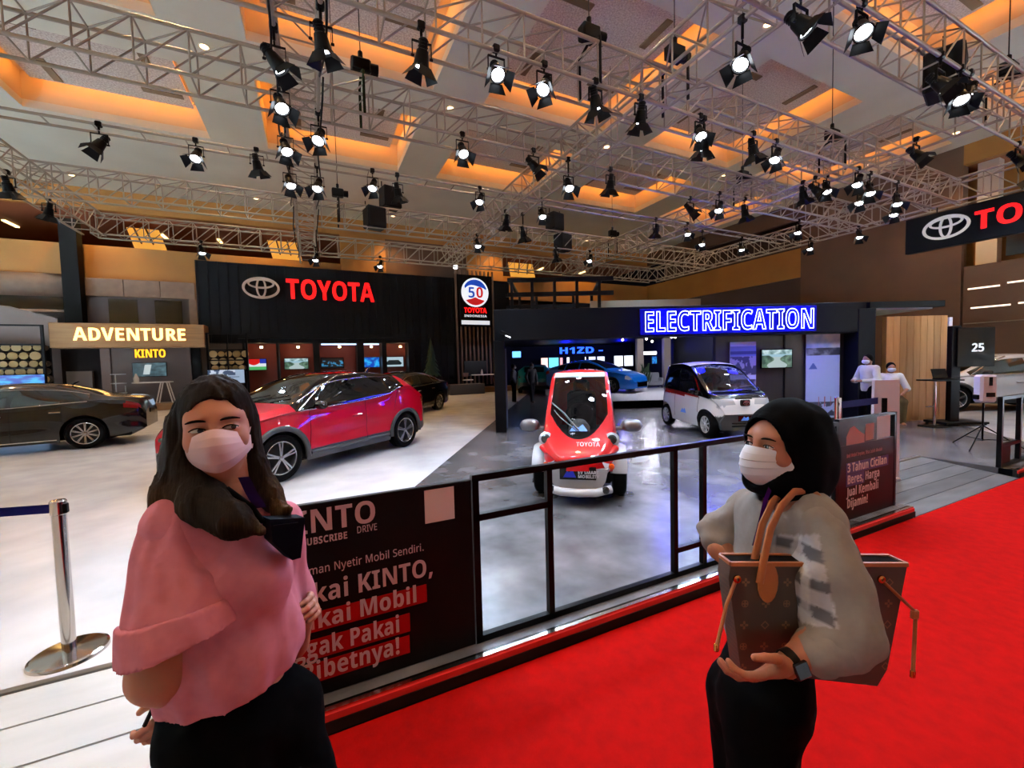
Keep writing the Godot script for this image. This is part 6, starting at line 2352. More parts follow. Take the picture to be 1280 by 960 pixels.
# ---- single-seat red bubble with open front wheels
func bubble_red(label: String, at: Vector3, yaw: float) -> void:
	var t := thing("microcar", label, "car", at, yaw)
	var red := paintwork("bubble_red_paint", Color(0.72, 0.025, 0.05), 0.0, 0.3)
	var silver := paintwork("bubble_silver", Color(0.66, 0.67, 0.69), 0.2, 0.4)
	var blk := mat("car_gloss_black", Color(0.012, 0.012, 0.016), 0.12)
	var glass := mat("bubble_glass", Color(0.05, 0.06, 0.07, 0.5), 0.02)
	glass.transparency = BaseMaterial3D.TRANSPARENCY_ALPHA
	var d := {
		"front": 1.16, "rear": -1.12, "axles": [-0.72, 0.62], "R": 0.27, "arch": 0.05, "track": 0.545, "tw": 0.155, "spokes": 6, "edge": 0.94, "tuck": 0.0, "flare": 0.0,
		"top": [Vector2(-1.12, 0.8), Vector2(-1.05, 1.2), Vector2(-0.9, 1.42), Vector2(-0.6, 1.5), Vector2(-0.15, 1.5), Vector2(0.06, 1.44), Vector2(0.3, 1.27), Vector2(0.62, 0.95), Vector2(0.86, 0.71), Vector2(1.0, 0.61), Vector2(1.1, 0.55), Vector2(1.16, 0.48)],
		"belt": [Vector2(-1.12, 0.76), Vector2(-0.6, 0.84), Vector2(0, 0.82), Vector2(0.5, 0.74), Vector2(0.85, 0.62), Vector2(1.05, 0.52), Vector2(1.16, 0.44)],
		"sill": [Vector2(-1.12, 0.4), Vector2(-0.6, 0.2), Vector2(0.3, 0.2), Vector2(0.8, 0.32), Vector2(1.16, 0.40)],
		"halfw": [Vector2(-1.12, 0.36), Vector2(-0.9, 0.44), Vector2(-0.2, 0.47), Vector2(0.4, 0.465), Vector2(0.7, 0.45), Vector2(0.95, 0.38), Vector2(1.1, 0.24), Vector2(1.16, 0.12)],
		"roofw": [Vector2(-1.12, 0.28), Vector2(-0.7, 0.35), Vector2(-0.1, 0.365), Vector2(0.3, 0.385), Vector2(0.7, 0.40), Vector2(0.95, 0.32), Vector2(1.1, 0.2), Vector2(1.16, 0.09)],
		"cuts": [0.78, 0.06, 0.9, -0.3],
	}
	d.paint = func(c: Vector3, j: int) -> String:
		var x := c.x
		if j >= NB and j < NB + NG:
			if x < 0.42 and x > -0.45 and j < NB + NG - 1: return "side_opening"
			return "body_shell"
		if j >= NB + NG:
			if x > 0.06 and x < 0.95 and j > NB + NG: return "windshield"
			return "body_shell"
		if c.y < 0.46 and x < 0.6: return "lower_shell"
		return "body_shell"
	d.low = func(p: Vector3) -> float: return p.x - (0.87 - 2.3 * p.z * p.z)
	d.mats = {"body_shell": red, "windshield": glass, "side_opening": glass, "lower_shell": silver}
	build_body(d, t)
	add_wheels(d, t)
	# front fenders over the wheels, joined by the bumper
	for s: float in [-1.0, 1.0]:
		var rows := []
		for i in 13:
			var a := PI * (0.06 + 0.92 * i / 12.0)
			var c := Vector3(0.62, 0.27, 0)
			var line := PackedVector3Array()
			for k in 9:
				var u := -1.0 + k / 4.0
				var r := 0.325 + 0.03 * (1.0 - u * u)
				line.append(c + Vector3(cos(a) * r, sin(a) * r * 0.98, s * (0.455 + u * 0.095)))
			rows.append(line)
		var fb := MB.new()
		fb.grid(rows, false, s > 0)
		part("front_fender", fb, silver, t)
		# shoulder from the fender up to the body
		rows = []
		for i in 9:
			var u := i / 8.0
			var x := lerpf(0.28, 1.08, u)
			var line := PackedVector3Array()
			for k in 7:
				var v := k / 6.0
				var yy := lerpf(0.60 - 0.10 * u, 0.47 - 0.10 * u * u + 0.06 * sin(PI * u), v)
				line.append(Vector3(x + 0.02 * sin(PI * v), yy, s * lerpf(0.40 - 0.14 * u * u, 0.545 - 0.22 * u * u, v)))
			rows.append(line)
		fb = MB.new()
		fb.grid(rows, false, s > 0)
		part("shoulder_panel", fb, silver, t)
		# round headlamp in a pod
		var ax := Basis(Vector3(0, 0, 1), Vector3(1, 0.25, 0).normalized(), Vector3(-0.25, 1, 0).normalized())
		var mb := MB.new()
		mb.lathe([Vector2(0, 0.05), Vector2(0.055, 0.045), Vector2(0.085, 0.02), Vector2(0.09, -0.06)], 22, Vector3(0.80, 0.69, s * 0.385), ax)
		var hl := part("headlamp_pod", mb, silver, t)
		mb = MB.new()
		mb.lathe([Vector2(0, 0.062), Vector2(0.03, 0.06), Vector2(0.055, 0.048)], 18, Vector3(0.80, 0.69, s * 0.385), ax)
		part("headlamp_lens", mb, mat("headlamp_grey", Color(0.25, 0.27, 0.28), 0.05, 0.6), hl)
		# red strake under the lamp
		mb = MB.new()
		mb.tube([Vector3(0.84, 0.60, s * 0.42), Vector3(0.93, 0.565, s * 0.37), Vector3(1.0, 0.54, s * 0.31)], [0.045, 0.035, 0.015], 8)
		part("red_strake", mb, red, t)
		mb = MB.new()
		mb.lathe([Vector2(0, 0.03), Vector2(0.03, 0.025), Vector2(0.036, -0.02)], 14, Vector3(1.02, 0.425, s * 0.37), Basis(Vector3.UP, Vector3.RIGHT, Vector3.FORWARD))
		part("turn_signal", mb, mat("amber_lens", Color(0.75, 0.25, 0.02), 0.2), t)
		mirror(t, Vector3(0.42, 0.80, s * 0.50), s, mat("mirror_grey", Color(0.42, 0.43, 0.45), 0.3, 0.5), 1.25)
	var mb := MB.new()
	mb.prism(PackedVector2Array([Vector2(-0.33, 0.42), Vector2(0.33, 0.42), Vector2(0.30, 0.28), Vector2(0.20, 0.12), Vector2(-0.20, 0.12), Vector2(-0.30, 0.28)]), 0.12, Transform3D(Basis(Vector3.FORWARD, Vector3.UP, Vector3.RIGHT), Vector3(1.0, 0, 0)))
	part("front_panel", mb, silver, t)
	mb = MB.new()
	mb.tube([Vector3(1.08, 0.19, -0.36), Vector3(1.15, 0.165, -0.2), Vector3(1.17, 0.16, 0), Vector3(1.15, 0.165, 0.2), Vector3(1.08, 0.19, 0.36)], 0.045, 10)
	part("front_bumper", mb, mat("bumper_pale", Color(0.74, 0.75, 0.76), 0.3), t)
	for s: float in [-1.0, 1.0]:
		mb = MB.new()
		mb.lathe([Vector2(0, 0.02), Vector2(0.03, 0.015), Vector2(0.042, -0.02)], 14, Vector3(1.16, 0.19, s * 0.30), Basis(Vector3.UP, Vector3.RIGHT, Vector3.FORWARD))
		part("fog_lamp", mb, mats["headlamp_grey"], t)
	mb = MB.new()
	mb.box(Vector3(1.145, 0.375, 0), Vector3(0.02, 0.145, 0.40), Basis.IDENTITY, 0.004)
	var np := part("number_plate", mb, blk, t)
	mb = MB.new()
	mb.prism(PackedVector2Array([Vector2(-0.16, 0.33), Vector2(-0.12, 0.40), Vector2(-0.09, 0.385), Vector2(-0.06, 0.42), Vector2(-0.02, 0.33)]), 0.003, Transform3D(Basis(Vector3.FORWARD, Vector3.UP, Vector3.RIGHT), Vector3(1.156, 0, 0)))
	part("plate_mark", mb, mat("plate_mark_deep_blue", Color(0.08, 0.15, 0.7), 0.4), np)
	var lt := part("plate_lettering", letters("EV SMART", 0.035, 0.002), mat("plate_white", Color(0.75, 0.77, 0.8), 0.5), np, Vector3(1.157, 0.37, -0.0))
	lt.rotation.y = PI / 2
	lt = part("plate_lettering", letters("MOBILITY", 0.035, 0.002), mats["plate_white"], np, Vector3(1.157, 0.325, -0.0))
	lt.rotation.y = PI / 2
	mb = MB.new()
	mb.prism(PackedVector2Array([Vector2(-0.1, 0), Vector2(-0.06, 0.09), Vector2(0, 0.05), Vector2(0.05, 0.1), Vector2(0.11, 0)]), 0.004, Transform3D(Basis(Vector3.FORWARD, Vector3(-0.7, 0.71, 0).normalized(), Vector3(0.71, 0.7, 0).normalized()), Vector3(0.80, 0.785, 0)))
	part("screen_mark", mb, mat("plate_mark_blue", Color(0.35, 0.55, 0.9), 0.5), t)
	lt = part("nose_lettering", letters("TOYOTA", 0.05, 0.003), mats["plate_white"], t, Vector3(1.01, 0.63, -0.02))
	lt.basis = Basis(Vector3.FORWARD, Vector3(-0.55, 0.83, 0).normalized(), Vector3(0.83, 0.55, 0).normalized())
	lt.position = Vector3(0.985, 0.645, 0.02)
	# wiper, roof edge visor, cabin
	mb = MB.new()
	mb.tube([Vector3(0.80, 0.80, 0.0), Vector3(0.62, 0.98, 0.18), Vector3(0.50, 1.10, 0.34)], 0.012, 5)
	mb.tube([Vector3(0.80, 0.79, 0.02), Vector3(0.66, 0.93, 0.22), Vector3(0.58, 1.01, 0.30)], 0.008, 5)
	part("wiper", mb, mat("wiper_grey", Color(0.3, 0.31, 0.33), 0.4), t)
	mb = MB.new()
	mb.box(Vector3(0.09, 1.43, 0), Vector3(0.10, 0.02, 0.66), Basis(Vector3.BACK, -0.6), 0.008)
	part("screen_header", mb, mat("header_pale", Color(0.72, 0.74, 0.76), 0.35), t)
	mb = MB.new()
	mb.box(Vector3(-0.45, 0.88, 0), Vector3(0.12, 0.62, 0.42), Basis(Vector3.BACK, 0.12), 0.06)
	part("seat_back", mb, mat("seat_cloth", Color(0.05, 0.05, 0.055), 0.8), t)
	mb = MB.new()
	mb.box(Vector3(-0.5, 1.24, 0), Vector3(0.1, 0.2, 0.24), Basis.IDENTITY, 0.04)
	part("headrest", mb, mats["seat_cloth"], t)
	var pts := []
	for k in 21:
		var a := TAU * k / 20.0
		pts.append(Vector3(0.33 - sin(a) * 0.07, 0.93 + sin(a) * 0.15, cos(a) * 0.17))
	mb = MB.new()
	mb.tube(pts, 0.014, 6)
	part("steering_wheel", mb, mats["lamp_black"], t)
	mb = MB.new()
	mb.lathe([Vector2(0, 0.06), Vector2(0.08, 0.05), Vector2(0.13, -0.02), Vector2(0.13, -0.1)], 18, Vector3(0.52, 0.82, 0), Basis(Vector3.BACK, Vector3(-0.5, 0.86, 0).normalized(), Vector3(0.86, 0.5, 0).normalized()))
	part("instrument_pod", mb, mat("instrument_grey", Color(0.40, 0.45, 0.45), 0.5), t)

func ang(dx: float, dz: float) -> float:   # yaw that turns local +x to point along (dx, dz)
	return atan2(-dz, dx)

func cars() -> void:
	mats["chrome"] = mat("chrome", Color(0.82, 0.81, 0.80), 0.12, 1.0)
	var dg := mat("car_dark_glass", Color(0.045, 0.05, 0.042), 0.04)
	var blackp := paintwork("car_black_paint", Color(0.006, 0.007, 0.016), 0.0, 0.3)
	var redp := paintwork("car_magenta_red", Color(0.70, 0.01, 0.13), 0.0, 0.35)
	var y := stage_y
	crossover("glossy red crossover car with black roof behind the woman in pink", Vector3(0.03, y, -8.22), ang(-0.78, 0.62), redp, mat("car_gloss_black", Color(0.012, 0.012, 0.016), 0.12), dg)
	saloon("black sedan cut by the left edge, its tail toward the middle", Vector3(-5.95, y, -12.75), ang(-0.995, 0.1), blackp, mat("car_bright_glass", Color(0.12, 0.14, 0.13), 0.03))
	saloon("black sedan standing behind the red crossover car", Vector3(2.5, y, -14.4), ang(-0.72, 0.69), blackp, dg, 7)
	bubble_red("tiny red and silver bubble car facing the viewer behind the barrier", Vector3(3.28, y, -4.72), ang(-0.6, 0.8))
	micro_white("tiny white two-seater with dark windows under the blue sign", Vector3(8.1, y, -6.55), ang(-0.36, 0.93))
	var bluep := paintwork("car_blue_paint", Color(0.02, 0.32, 0.62), 0.3, 0.3)
	saloon("blue hatchback on the low platform inside the booth", Vector3(11.75, y + 0.25, -15.75), ang(0.35, 0.93), bluep, dg, 5, true)
	var teal := paintwork("car_teal_paint", Color(0.02, 0.42, 0.42), 0.2, 0.3)
	crossover("small teal crossover seen from behind deep inside the booth", Vector3(11.5, y, -21.0), ang(0.5, -0.86), teal, teal, dg, 5, false)
	var wp := paintwork("car_white_paint", Color(0.80, 0.81, 0.82))
	crossover("white car beyond the screen stand at the right", Vector3(17.4, y, -4.9), ang(-0.80, -0.60), wp, wp, dg)
	saloon("dark blue car at the right edge behind the white car", Vector3(17.6, y, -2.0), ang(-0.9, -0.4), paintwork("car_navy_paint", Color(0.01, 0.02, 0.07)), dg)
const W1_BASE := Vector3(-0.218, 0, -1.309)
const W2_BASE := Vector3(1.132, 0, -0.738)
const W1 := {
	"head": Vector3(-0.010, 1.559, 0.021),
	"neck": Vector3(0.007, 1.393, 0.027),
	"chest": Vector3(-0.015, 1.223, 0.003),
	"belly": Vector3(-0.006, 0.977, -0.001),
	"hip": Vector3(-0.003, 0.766, -0.011),
	"shR": Vector3(-0.109, 1.336, 0.064),
	"shL": Vector3(0.092, 1.256, -0.058),
	"elR": Vector3(-0.129, 1.007, 0.105),
	"wrR": Vector3(-0.116, 0.828, -0.024),
	"hndR": Vector3(-0.143, 0.782, -0.056),
	"elL": Vector3(0.123, 0.791, -0.218),
	"wrL": Vector3(0.174, 0.963, -0.137),
	"hipR": Vector3(-0.053, 0.786, 0.031),
	"hipL": Vector3(0.078, 0.692, -0.035),
	"knR": Vector3(0.007, 0.551, 0.138),
	"knL": Vector3(0.165, 0.445, 0.053),
	"ftR": Vector3(-0.026, 0.074, 0.115),
	"ftL": Vector3(0.180, -0.090, 0.033),
	"slR": Vector3(-0.083, 1.088, 0.117),
	"lock1": Vector3(-0.064, 1.512, 0.042),
	"lock2": Vector3(-0.112, 1.398, 0.036),
	"lock3": Vector3(-0.155, 1.315, 0.032),
	"lock4": Vector3(-0.184, 1.252, 0.032),
	"rl1": Vector3(0.070, 1.451, 0.021),
	"rl2": Vector3(0.097, 1.369, 0.038),
	"rl3": Vector3(0.129, 1.331, 0.088),
	"rl4": Vector3(0.153, 1.346, 0.121),
	"fl1": Vector3(-0.066, 1.473, 0.044),
	"fl2": Vector3(-0.030, 1.382, 0.098),
	"fl3": Vector3(0.033, 1.344, 0.147),
	"fl4": Vector3(0.090, 1.321, 0.176),
	"bag": Vector3(0.131, 1.289, 0.136),
	"bagTop": Vector3(0.117, 1.328, 0.105),
	"phone": Vector3(-0.187, 0.846, -0.014),
	"lan1": Vector3(0.050, 1.434, 0.084),
	"lan2": Vector3(0.087, 1.361, 0.122),
	"hem1": Vector3(-0.145, 0.871, 0.016),
	"hem2": Vector3(0.145, 0.920, 0.007),
}
const W2 := {
	"head": Vector3(0.078, 1.448, -0.002),
	"neck": Vector3(0.098, 1.292, 0.004),
	"chest": Vector3(0.102, 1.129, 0.004),
	"belly": Vector3(0.050, 0.920, -0.010),
	"hip": Vector3(0.015, 0.733, -0.017),
	"shL": Vector3(0.076, 1.249, 0.096),
	"shR": Vector3(0.112, 1.205, -0.128),
	"elL": Vector3(0.021, 1.027, 0.181),
	"wrL": Vector3(-0.146, 0.967, 0.149),
	"hndL": Vector3(-0.209, 0.968, 0.130),
	"elR": Vector3(0.040, 1.127, -0.181),
	"wrR": Vector3(-0.005, 1.081, -0.111),
	"hndR": Vector3(0.010, 1.059, -0.070),
	"hipL": Vector3(-0.027, 0.758, 0.029),
	"hipR": Vector3(0.032, 0.662, -0.071),
	"knL": Vector3(-0.089, 0.468, 0.037),
	"knR": Vector3(-0.013, 0.354, -0.065),
	"ftL": Vector3(-0.010, -0.012, 0.033),
	"ftR": Vector3(0.031, -0.054, -0.056),
	"cuffL": Vector3(-0.053, 0.992, 0.178),
	"cuffR": Vector3(0.027, 1.121, -0.176),
	"lany": [[Vector3(-0.017, 1.356, 0.024)], [Vector3(-0.049, 1.316, 0.027)], [Vector3(-0.068, 1.264, 0.027)], [Vector3(-0.086, 1.196, 0.021)]],
}
# ---------------------------------------------------------------- people
class SDF:
	var o: Vector3
	var c: float
	var nx: int
	var ny: int
	var nz: int
	var f := PackedFloat32Array()
	func _init(lo: Vector3, hi: Vector3, cell: float) -> void:
		o = lo
		c = cell
		nx = int(ceil((hi.x - lo.x) / c)) + 1
		ny = int(ceil((hi.y - lo.y) / c)) + 1
		nz = int(ceil((hi.z - lo.z) / c)) + 1
		f.resize(nx * ny * nz)
		f.fill(1.0)
	func span(lo: Vector3, hi: Vector3) -> Array:
		return [clampi(int((lo.x - o.x) / c), 0, nx - 1), clampi(int((hi.x - o.x) / c) + 1, 0, nx - 1), clampi(int((lo.y - o.y) / c), 0, ny - 1), clampi(int((hi.y - o.y) / c) + 1, 0, ny - 1), clampi(int((lo.z - o.z) / c), 0, nz - 1), clampi(int((hi.z - o.z) / c) + 1, 0, nz - 1)]
	func put(i: int, d: float, k: float, sub: bool) -> void:
		var v := f[i]
		if sub:
			var e := -d
			var h := maxf(k - absf(v - e), 0.0) / k
			f[i] = maxf(v, e) + h * h * k * 0.25
		else:
			var h := maxf(k - absf(v - d), 0.0) / k
			f[i] = minf(v, d) - h * h * k * 0.25
	# tapered capsule; thin > 1 squeezes it along axis
	func cap(a: Vector3, b: Vector3, ra: float, rb: float, k := 0.02, axis := Vector3.ZERO, thin := 1.0, sub := false) -> void:
		var m := maxf(ra, rb) + k + c * 2.5
		var s := span(a.min(b) - Vector3.ONE * m, a.max(b) + Vector3.ONE * m)
		var ab := b - a
		var l2 := maxf(ab.length_squared(), 1e-9)
		var sq := thin != 1.0
		for z in range(s[4], s[5] + 1):
			for y in range(s[2], s[3] + 1):
				var i := (z * ny + y) * nx + int(s[0])
				var p := Vector3(o.x + s[0] * c, o.y + y * c, o.z + z * c) - a
				for x in range(s[0], s[1] + 1):
					var t := clampf(p.dot(ab) / l2, 0.0, 1.0)
					var q := p - ab * t
					if sq:
						q += axis * (q.dot(axis) * (thin - 1.0))
					put(i, q.length() - lerpf(ra, rb, t), k, sub)
					i += 1
					p.x += c
	func ell(ctr: Vector3, r: Vector3, bs := Basis.IDENTITY, k := 0.02, sub := false) -> void:
		var m := maxf(r.x, maxf(r.y, r.z)) + k + c * 2.5
		var s := span(ctr - Vector3.ONE * m, ctr + Vector3.ONE * m)
		var inv := bs.transposed()
		var r2 := r * r
		for z in range(s[4], s[5] + 1):
			for y in range(s[2], s[3] + 1):
				var i := (z * ny + y) * nx + int(s[0])
				for x in range(s[0], s[1] + 1):
					var p := inv * (Vector3(o.x + x * c, o.y + y * c, o.z + z * c) - ctr)
					var k0 := (p / r).length()
					var k1 := (p / r2).length()
					put(i, k0 * (k0 - 1.0) / maxf(k1, 1e-6), k, sub)
					i += 1
	# keep what lies behind the plane (n points to the part taken away)
	func cut(pt: Vector3, n: Vector3) -> void:
		n = n.normalized()
		var i := 0
		for z in nz:
			for y in ny:
				var d := (Vector3(o.x, o.y + y * c, o.z + z * c) - pt).dot(n)
				var dx := n.x * c
				for x in nx:
					if d > f[i]: f[i] = d
					d += dx
					i += 1
	func wrinkle(amp: float, freq: float, stretch: Vector3, seed_ := 1) -> void:
		var ns := FastNoiseLite.new()
		ns.seed = seed_
		ns.frequency = freq
		ns.fractal_octaves = 2
		var i := 0
		var lim := c * 3.0 + amp * 1.5
		for z in nz:
			for y in ny:
				for x in nx:
					if absf(f[i]) < lim:
						f[i] += amp * ns.get_noise_3d((o.x + x * c) * stretch.x, (o.y + y * c) * stretch.y, (o.z + z * c) * stretch.z)
					i += 1
	# surface nets, added to arrays [vertices, normals, indices]
	func net(out: Array) -> void:
		var vs: PackedVector3Array = out[0]
		var ns: PackedVector3Array = out[1]
		var ids: PackedInt32Array = out[2]
		var at := {}
		var sx := 1
		var sy := nx
		var sz := nx * ny
		var lim := c * 5.0
		for z in nz - 1:
			for y in ny - 1:
				var i := (z * ny + y) * nx
				for x in nx - 1:
					var v0 := f[i]
					if v0 < lim and v0 > -lim:
						var v1 := f[i + sx]
						var v2 := f[i + sy]
						var v3 := f[i + sx + sy]
						var v4 := f[i + sz]
						var v5 := f[i + sx + sz]
						var v6 := f[i + sy + sz]
						var v7 := f[i + sx + sy + sz]
						var neg := int(v0 < 0) + int(v1 < 0) + int(v2 < 0) + int(v3 < 0) + int(v4 < 0) + int(v5 < 0) + int(v6 < 0) + int(v7 < 0)
						if neg != 0 and neg != 8:
							var sum := Vector3.ZERO
							var n := 0
							if (v0 < 0) != (v1 < 0): sum += Vector3(v0 / (v0 - v1), 0, 0); n += 1
							if (v2 < 0) != (v3 < 0): sum += Vector3(v2 / (v2 - v3), 1, 0); n += 1
							if (v4 < 0) != (v5 < 0): sum += Vector3(v4 / (v4 - v5), 0, 1); n += 1
							if (v6 < 0) != (v7 < 0): sum += Vector3(v6 / (v6 - v7), 1, 1); n += 1
							if (v0 < 0) != (v2 < 0): sum += Vector3(0, v0 / (v0 - v2), 0); n += 1
							if (v1 < 0) != (v3 < 0): sum += Vector3(1, v1 / (v1 - v3), 0); n += 1
							if (v4 < 0) != (v6 < 0): sum += Vector3(0, v4 / (v4 - v6), 1); n += 1
							if (v5 < 0) != (v7 < 0): sum += Vector3(1, v5 / (v5 - v7), 1); n += 1
							if (v0 < 0) != (v4 < 0): sum += Vector3(0, 0, v0 / (v0 - v4)); n += 1
							if (v1 < 0) != (v5 < 0): sum += Vector3(1, 0, v1 / (v1 - v5)); n += 1
							if (v2 < 0) != (v6 < 0): sum += Vector3(0, 1, v2 / (v2 - v6)); n += 1
							if (v3 < 0) != (v7 < 0): sum += Vector3(1, 1, v3 / (v3 - v7)); n += 1
							sum /= n
							at[i] = vs.size()
							vs.append(o + Vector3(x + sum.x, y + sum.y, z + sum.z) * c)
							var g := Vector3(v1 + v3 + v5 + v7 - v0 - v2 - v4 - v6, v2 + v3 + v6 + v7 - v0 - v1 - v4 - v5, v4 + v5 + v6 + v7 - v0 - v1 - v2 - v3)
							ns.append(g.normalized())
					i += 1
		for i: int in at:
			for ax in 3:
				var step: int = [sx, sy, sz][ax]
				if (f[i] < 0) == (f[i + step] < 0):
					continue
				var s1: int = [sy, sz, sx][ax]
				var s2: int = [sz, sx, sy][ax]
				if not (at.has(i - s1) and at.has(i - s2) and at.has(i - s1 - s2)):
					continue
				var a: int = at[i]
				var b: int = at[i - s1]
				var d: int = at[i - s1 - s2]
				var e: int = at[i - s2]
				if f[i] < 0:
					ids.append_array(PackedInt32Array([a, d, b, a, e, d]))
				else:
					ids.append_array(PackedInt32Array([a, b, d, a, d, e]))
		out[0] = vs
		out[1] = ns
		out[2] = ids

func net_mesh(sdfs: Array, paint = null) -> ArrayMesh:
	var out := [PackedVector3Array(), PackedVector3Array(), PackedInt32Array()]
	for s: SDF in sdfs:
		s.net(out)
	var arr := []
	arr.resize(Mesh.ARRAY_MAX)
	arr[Mesh.ARRAY_VERTEX] = out[0]
	arr[Mesh.ARRAY_NORMAL] = out[1]
	arr[Mesh.ARRAY_INDEX] = out[2]
	if paint != null:
		var cs := PackedColorArray()
		for i in out[0].size():
			cs.append(paint.call(out[0][i], out[1][i]))
		arr[Mesh.ARRAY_COLOR] = cs
	var m := ArrayMesh.new()
	m.add_surface_from_arrays(Mesh.PRIMITIVE_TRIANGLES, arr)
	return m

func box_of(pts: Array, pad: float, cell: float) -> SDF:
	var lo: Vector3 = pts[0]
	var hi: Vector3 = pts[0]
	for p: Vector3 in pts:
		lo = lo.min(p)
		hi = hi.max(p)
	return SDF.new(lo - Vector3.ONE * pad, hi + Vector3.ONE * pad, cell)

# head with a face; b.z looks out of the face, b.x is the wearer's left
func head_sdf(h: Vector3, b: Basis, neck: Vector3, cell := 0.004) -> SDF:
	var s := box_of([h + Vector3(0, 0.13, 0), h - Vector3(0, 0.13, 0), neck], 0.125, cell)
	var P := func(x: float, y: float, z: float) -> Vector3: return h + b * Vector3(x, y, z)
	s.ell(P.call(0, 0.025, -0.018), Vector3(0.076, 0.092, 0.094), b, 0.02)
	s.ell(P.call(0, -0.03, 0.022), Vector3(0.063, 0.083, 0.070), b, 0.03)
	s.ell(P.call(0, -0.088, 0.048), Vector3(0.030, 0.026, 0.030), b, 0.04)
	s.ell(P.call(0, 0.028, 0.055), Vector3(0.052, 0.022, 0.03), b, 0.03)
	for sd: float in [-1.0, 1.0]:
		s.ell(P.call(sd * 0.038, -0.03, 0.058), Vector3(0.024, 0.022, 0.022), b, 0.03)
		s.ell(P.call(sd * 0.033, 0.004, 0.094), Vector3(0.021, 0.013, 0.013), b, 0.018, true)
		s.ell(P.call(sd * 0.033, 0.001, 0.074), Vector3(0.016, 0.0125, 0.0145), b, 0.006)
		s.ell(P.call(sd * 0.074, -0.01, -0.012), Vector3(0.010, 0.031, 0.019), b, 0.01)
	s.cap(P.call(0, 0.012, 0.082), P.call(0, -0.034, 0.106), 0.009, 0.013, 0.016)
	s.cap(P.call(-0.014, -0.038, 0.093), P.call(0.014, -0.038, 0.093), 0.009, 0.009, 0.012)
	s.cap(P.call(-0.018, -0.066, 0.082), P.call(0.018, -0.066, 0.082), 0.008, 0.008, 0.012)
	s.cap(P.call(0, -0.06, -0.02), neck, 0.052, 0.055, 0.03)
	return s

# hand: wrist, way the fingers point, back of the hand, side of the thumb; curl per finger joint
func hand_sdf(w: Vector3, dir: Vector3, back: Vector3, thumb: Vector3, curl: float, cell := 0.0036) -> SDF:
	dir = dir.normalized()
	thumb = (thumb - dir * thumb.dot(dir)).normalized()
	back = (back - dir * back.dot(dir) - thumb * back.dot(thumb)).normalized()
	var s := box_of([w - dir * 0.03, w + dir * 0.17, w + dir * 0.1 - back * 0.06], 0.075, cell)
	s.cap(w - dir * 0.04, w + dir * 0.02, 0.026, 0.027, 0.012, back, 1.35)
	for k in 4:
		var off := thumb * (0.027 - k * 0.018)
		s.cap(w + dir * 0.015 + off * 0.75, w + dir * 0.082 + off, 0.0145, 0.0105, 0.016, back, 1.15)
		var p := w + dir * (0.084 - (0.006 if k == 3 else 0.0)) + off
		var a := curl * 0.5
		var L: Array = [[0.040, 0.024, 0.019], [0.045, 0.028, 0.021], [0.041, 0.026, 0.020], [0.032, 0.020, 0.017]][k]
		for j in 3:
			var d2 := dir * cos(a) - back * sin(a)
			var q: Vector3 = p + d2 * L[j]
			s.cap(p, q, 0.0092 - j * 0.0008, 0.0086 - j * 0.0008, 0.004)
			p = q
			a += curl
	var t0 := w + dir * 0.02 + thumb * 0.024 - back * 0.008
	var t1 := t0 + (dir * 0.7 + thumb * 0.75 - back * 0.3).normalized() * 0.042
	var t2 := t1 + (dir * 0.95 + thumb * 0.25 - back * 0.3).normalized() * 0.031
	var t3 := t2 + (dir * 1.0 - thumb * 0.1 - back * 0.3).normalized() * 0.024
	s.cap(t0, t1, 0.016, 0.0115, 0.014)
	s.cap(t1, t2, 0.0112, 0.0100, 0.004)
	s.cap(t2, t3, 0.0100, 0.0085, 0.004)
	return s

func eyes(t: Node3D, h: Vector3, b: Basis, look: float, brow_lift := 0.0) -> void:
	var white := mat("eye_white", Color(0.72, 0.68, 0.66), 0.2)
	var iris := mat("eye_iris", Color(0.03, 0.018, 0.012), 0.1)
	var hair := soft("brow_brown", Color(0.055, 0.032, 0.024), 0.8)
	for sd: float in [-1.0, 1.0]:
		var mb := MB.new()
		var ctr := h + b * Vector3(sd * 0.033, 0.003, 0.081)
		var rows := []
		for i in 9:
			var u := -1.0 + i / 4.0
			var line := PackedVector3Array()
			for k in 12:
				var a := TAU * k / 12.0
				var r := sqrt(maxf(0.0, 1.0 - u * u))
				line.append(ctr + b * Vector3(u * 0.0150, sin(a) * r * 0.0058, cos(a) * r * 0.010))
			rows.append(line)
		mb.grid(rows, true, true)
		var e := part("eye", mb, white, t)
		mb = MB.new()
		mb.lathe([Vector2(0, 0.0012), Vector2(0.0055, 0.0006), Vector2(0.0058, -0.003)], 14, ctr + b * Vector3(look, 0.0002, 0.0098), b * Basis(Vector3.RIGHT, PI / 2))
		part("iris", mb, iris, e)
		mb = MB.new()
		var pts := []
		var pl := []
		for i in 7:
			var u := -1.0 + i / 3.0
			pts.append(ctr + b * Vector3(u * 0.021, 0.0235 + brow_lift - u * u * 0.004, 0.0105 - u * u * 0.003 - (0.006 if u * sd > 0.3 else 0.0) * absf(u)))
			pl.append(ctr + b * Vector3(u * 0.0165, 0.0066 - u * u * 0.0062, 0.0098 - u * u * 0.006))
		mb.tube(pts, [0.0016, 0.003, 0.0034, 0.0034, 0.0032, 0.0026, 0.0014], 5)
		part("eyebrow", mb, hair, t)
		mb = MB.new()
		mb.tube(pl, 0.0015, 5)
		part("eyelashes", mb, hair, t)

func face_basis(f: Vector3, up := Vector3.UP) -> Basis:
	f = f.normalized()
	var l := up.cross(f).normalized()
	return Basis(l, f.cross(l), f)

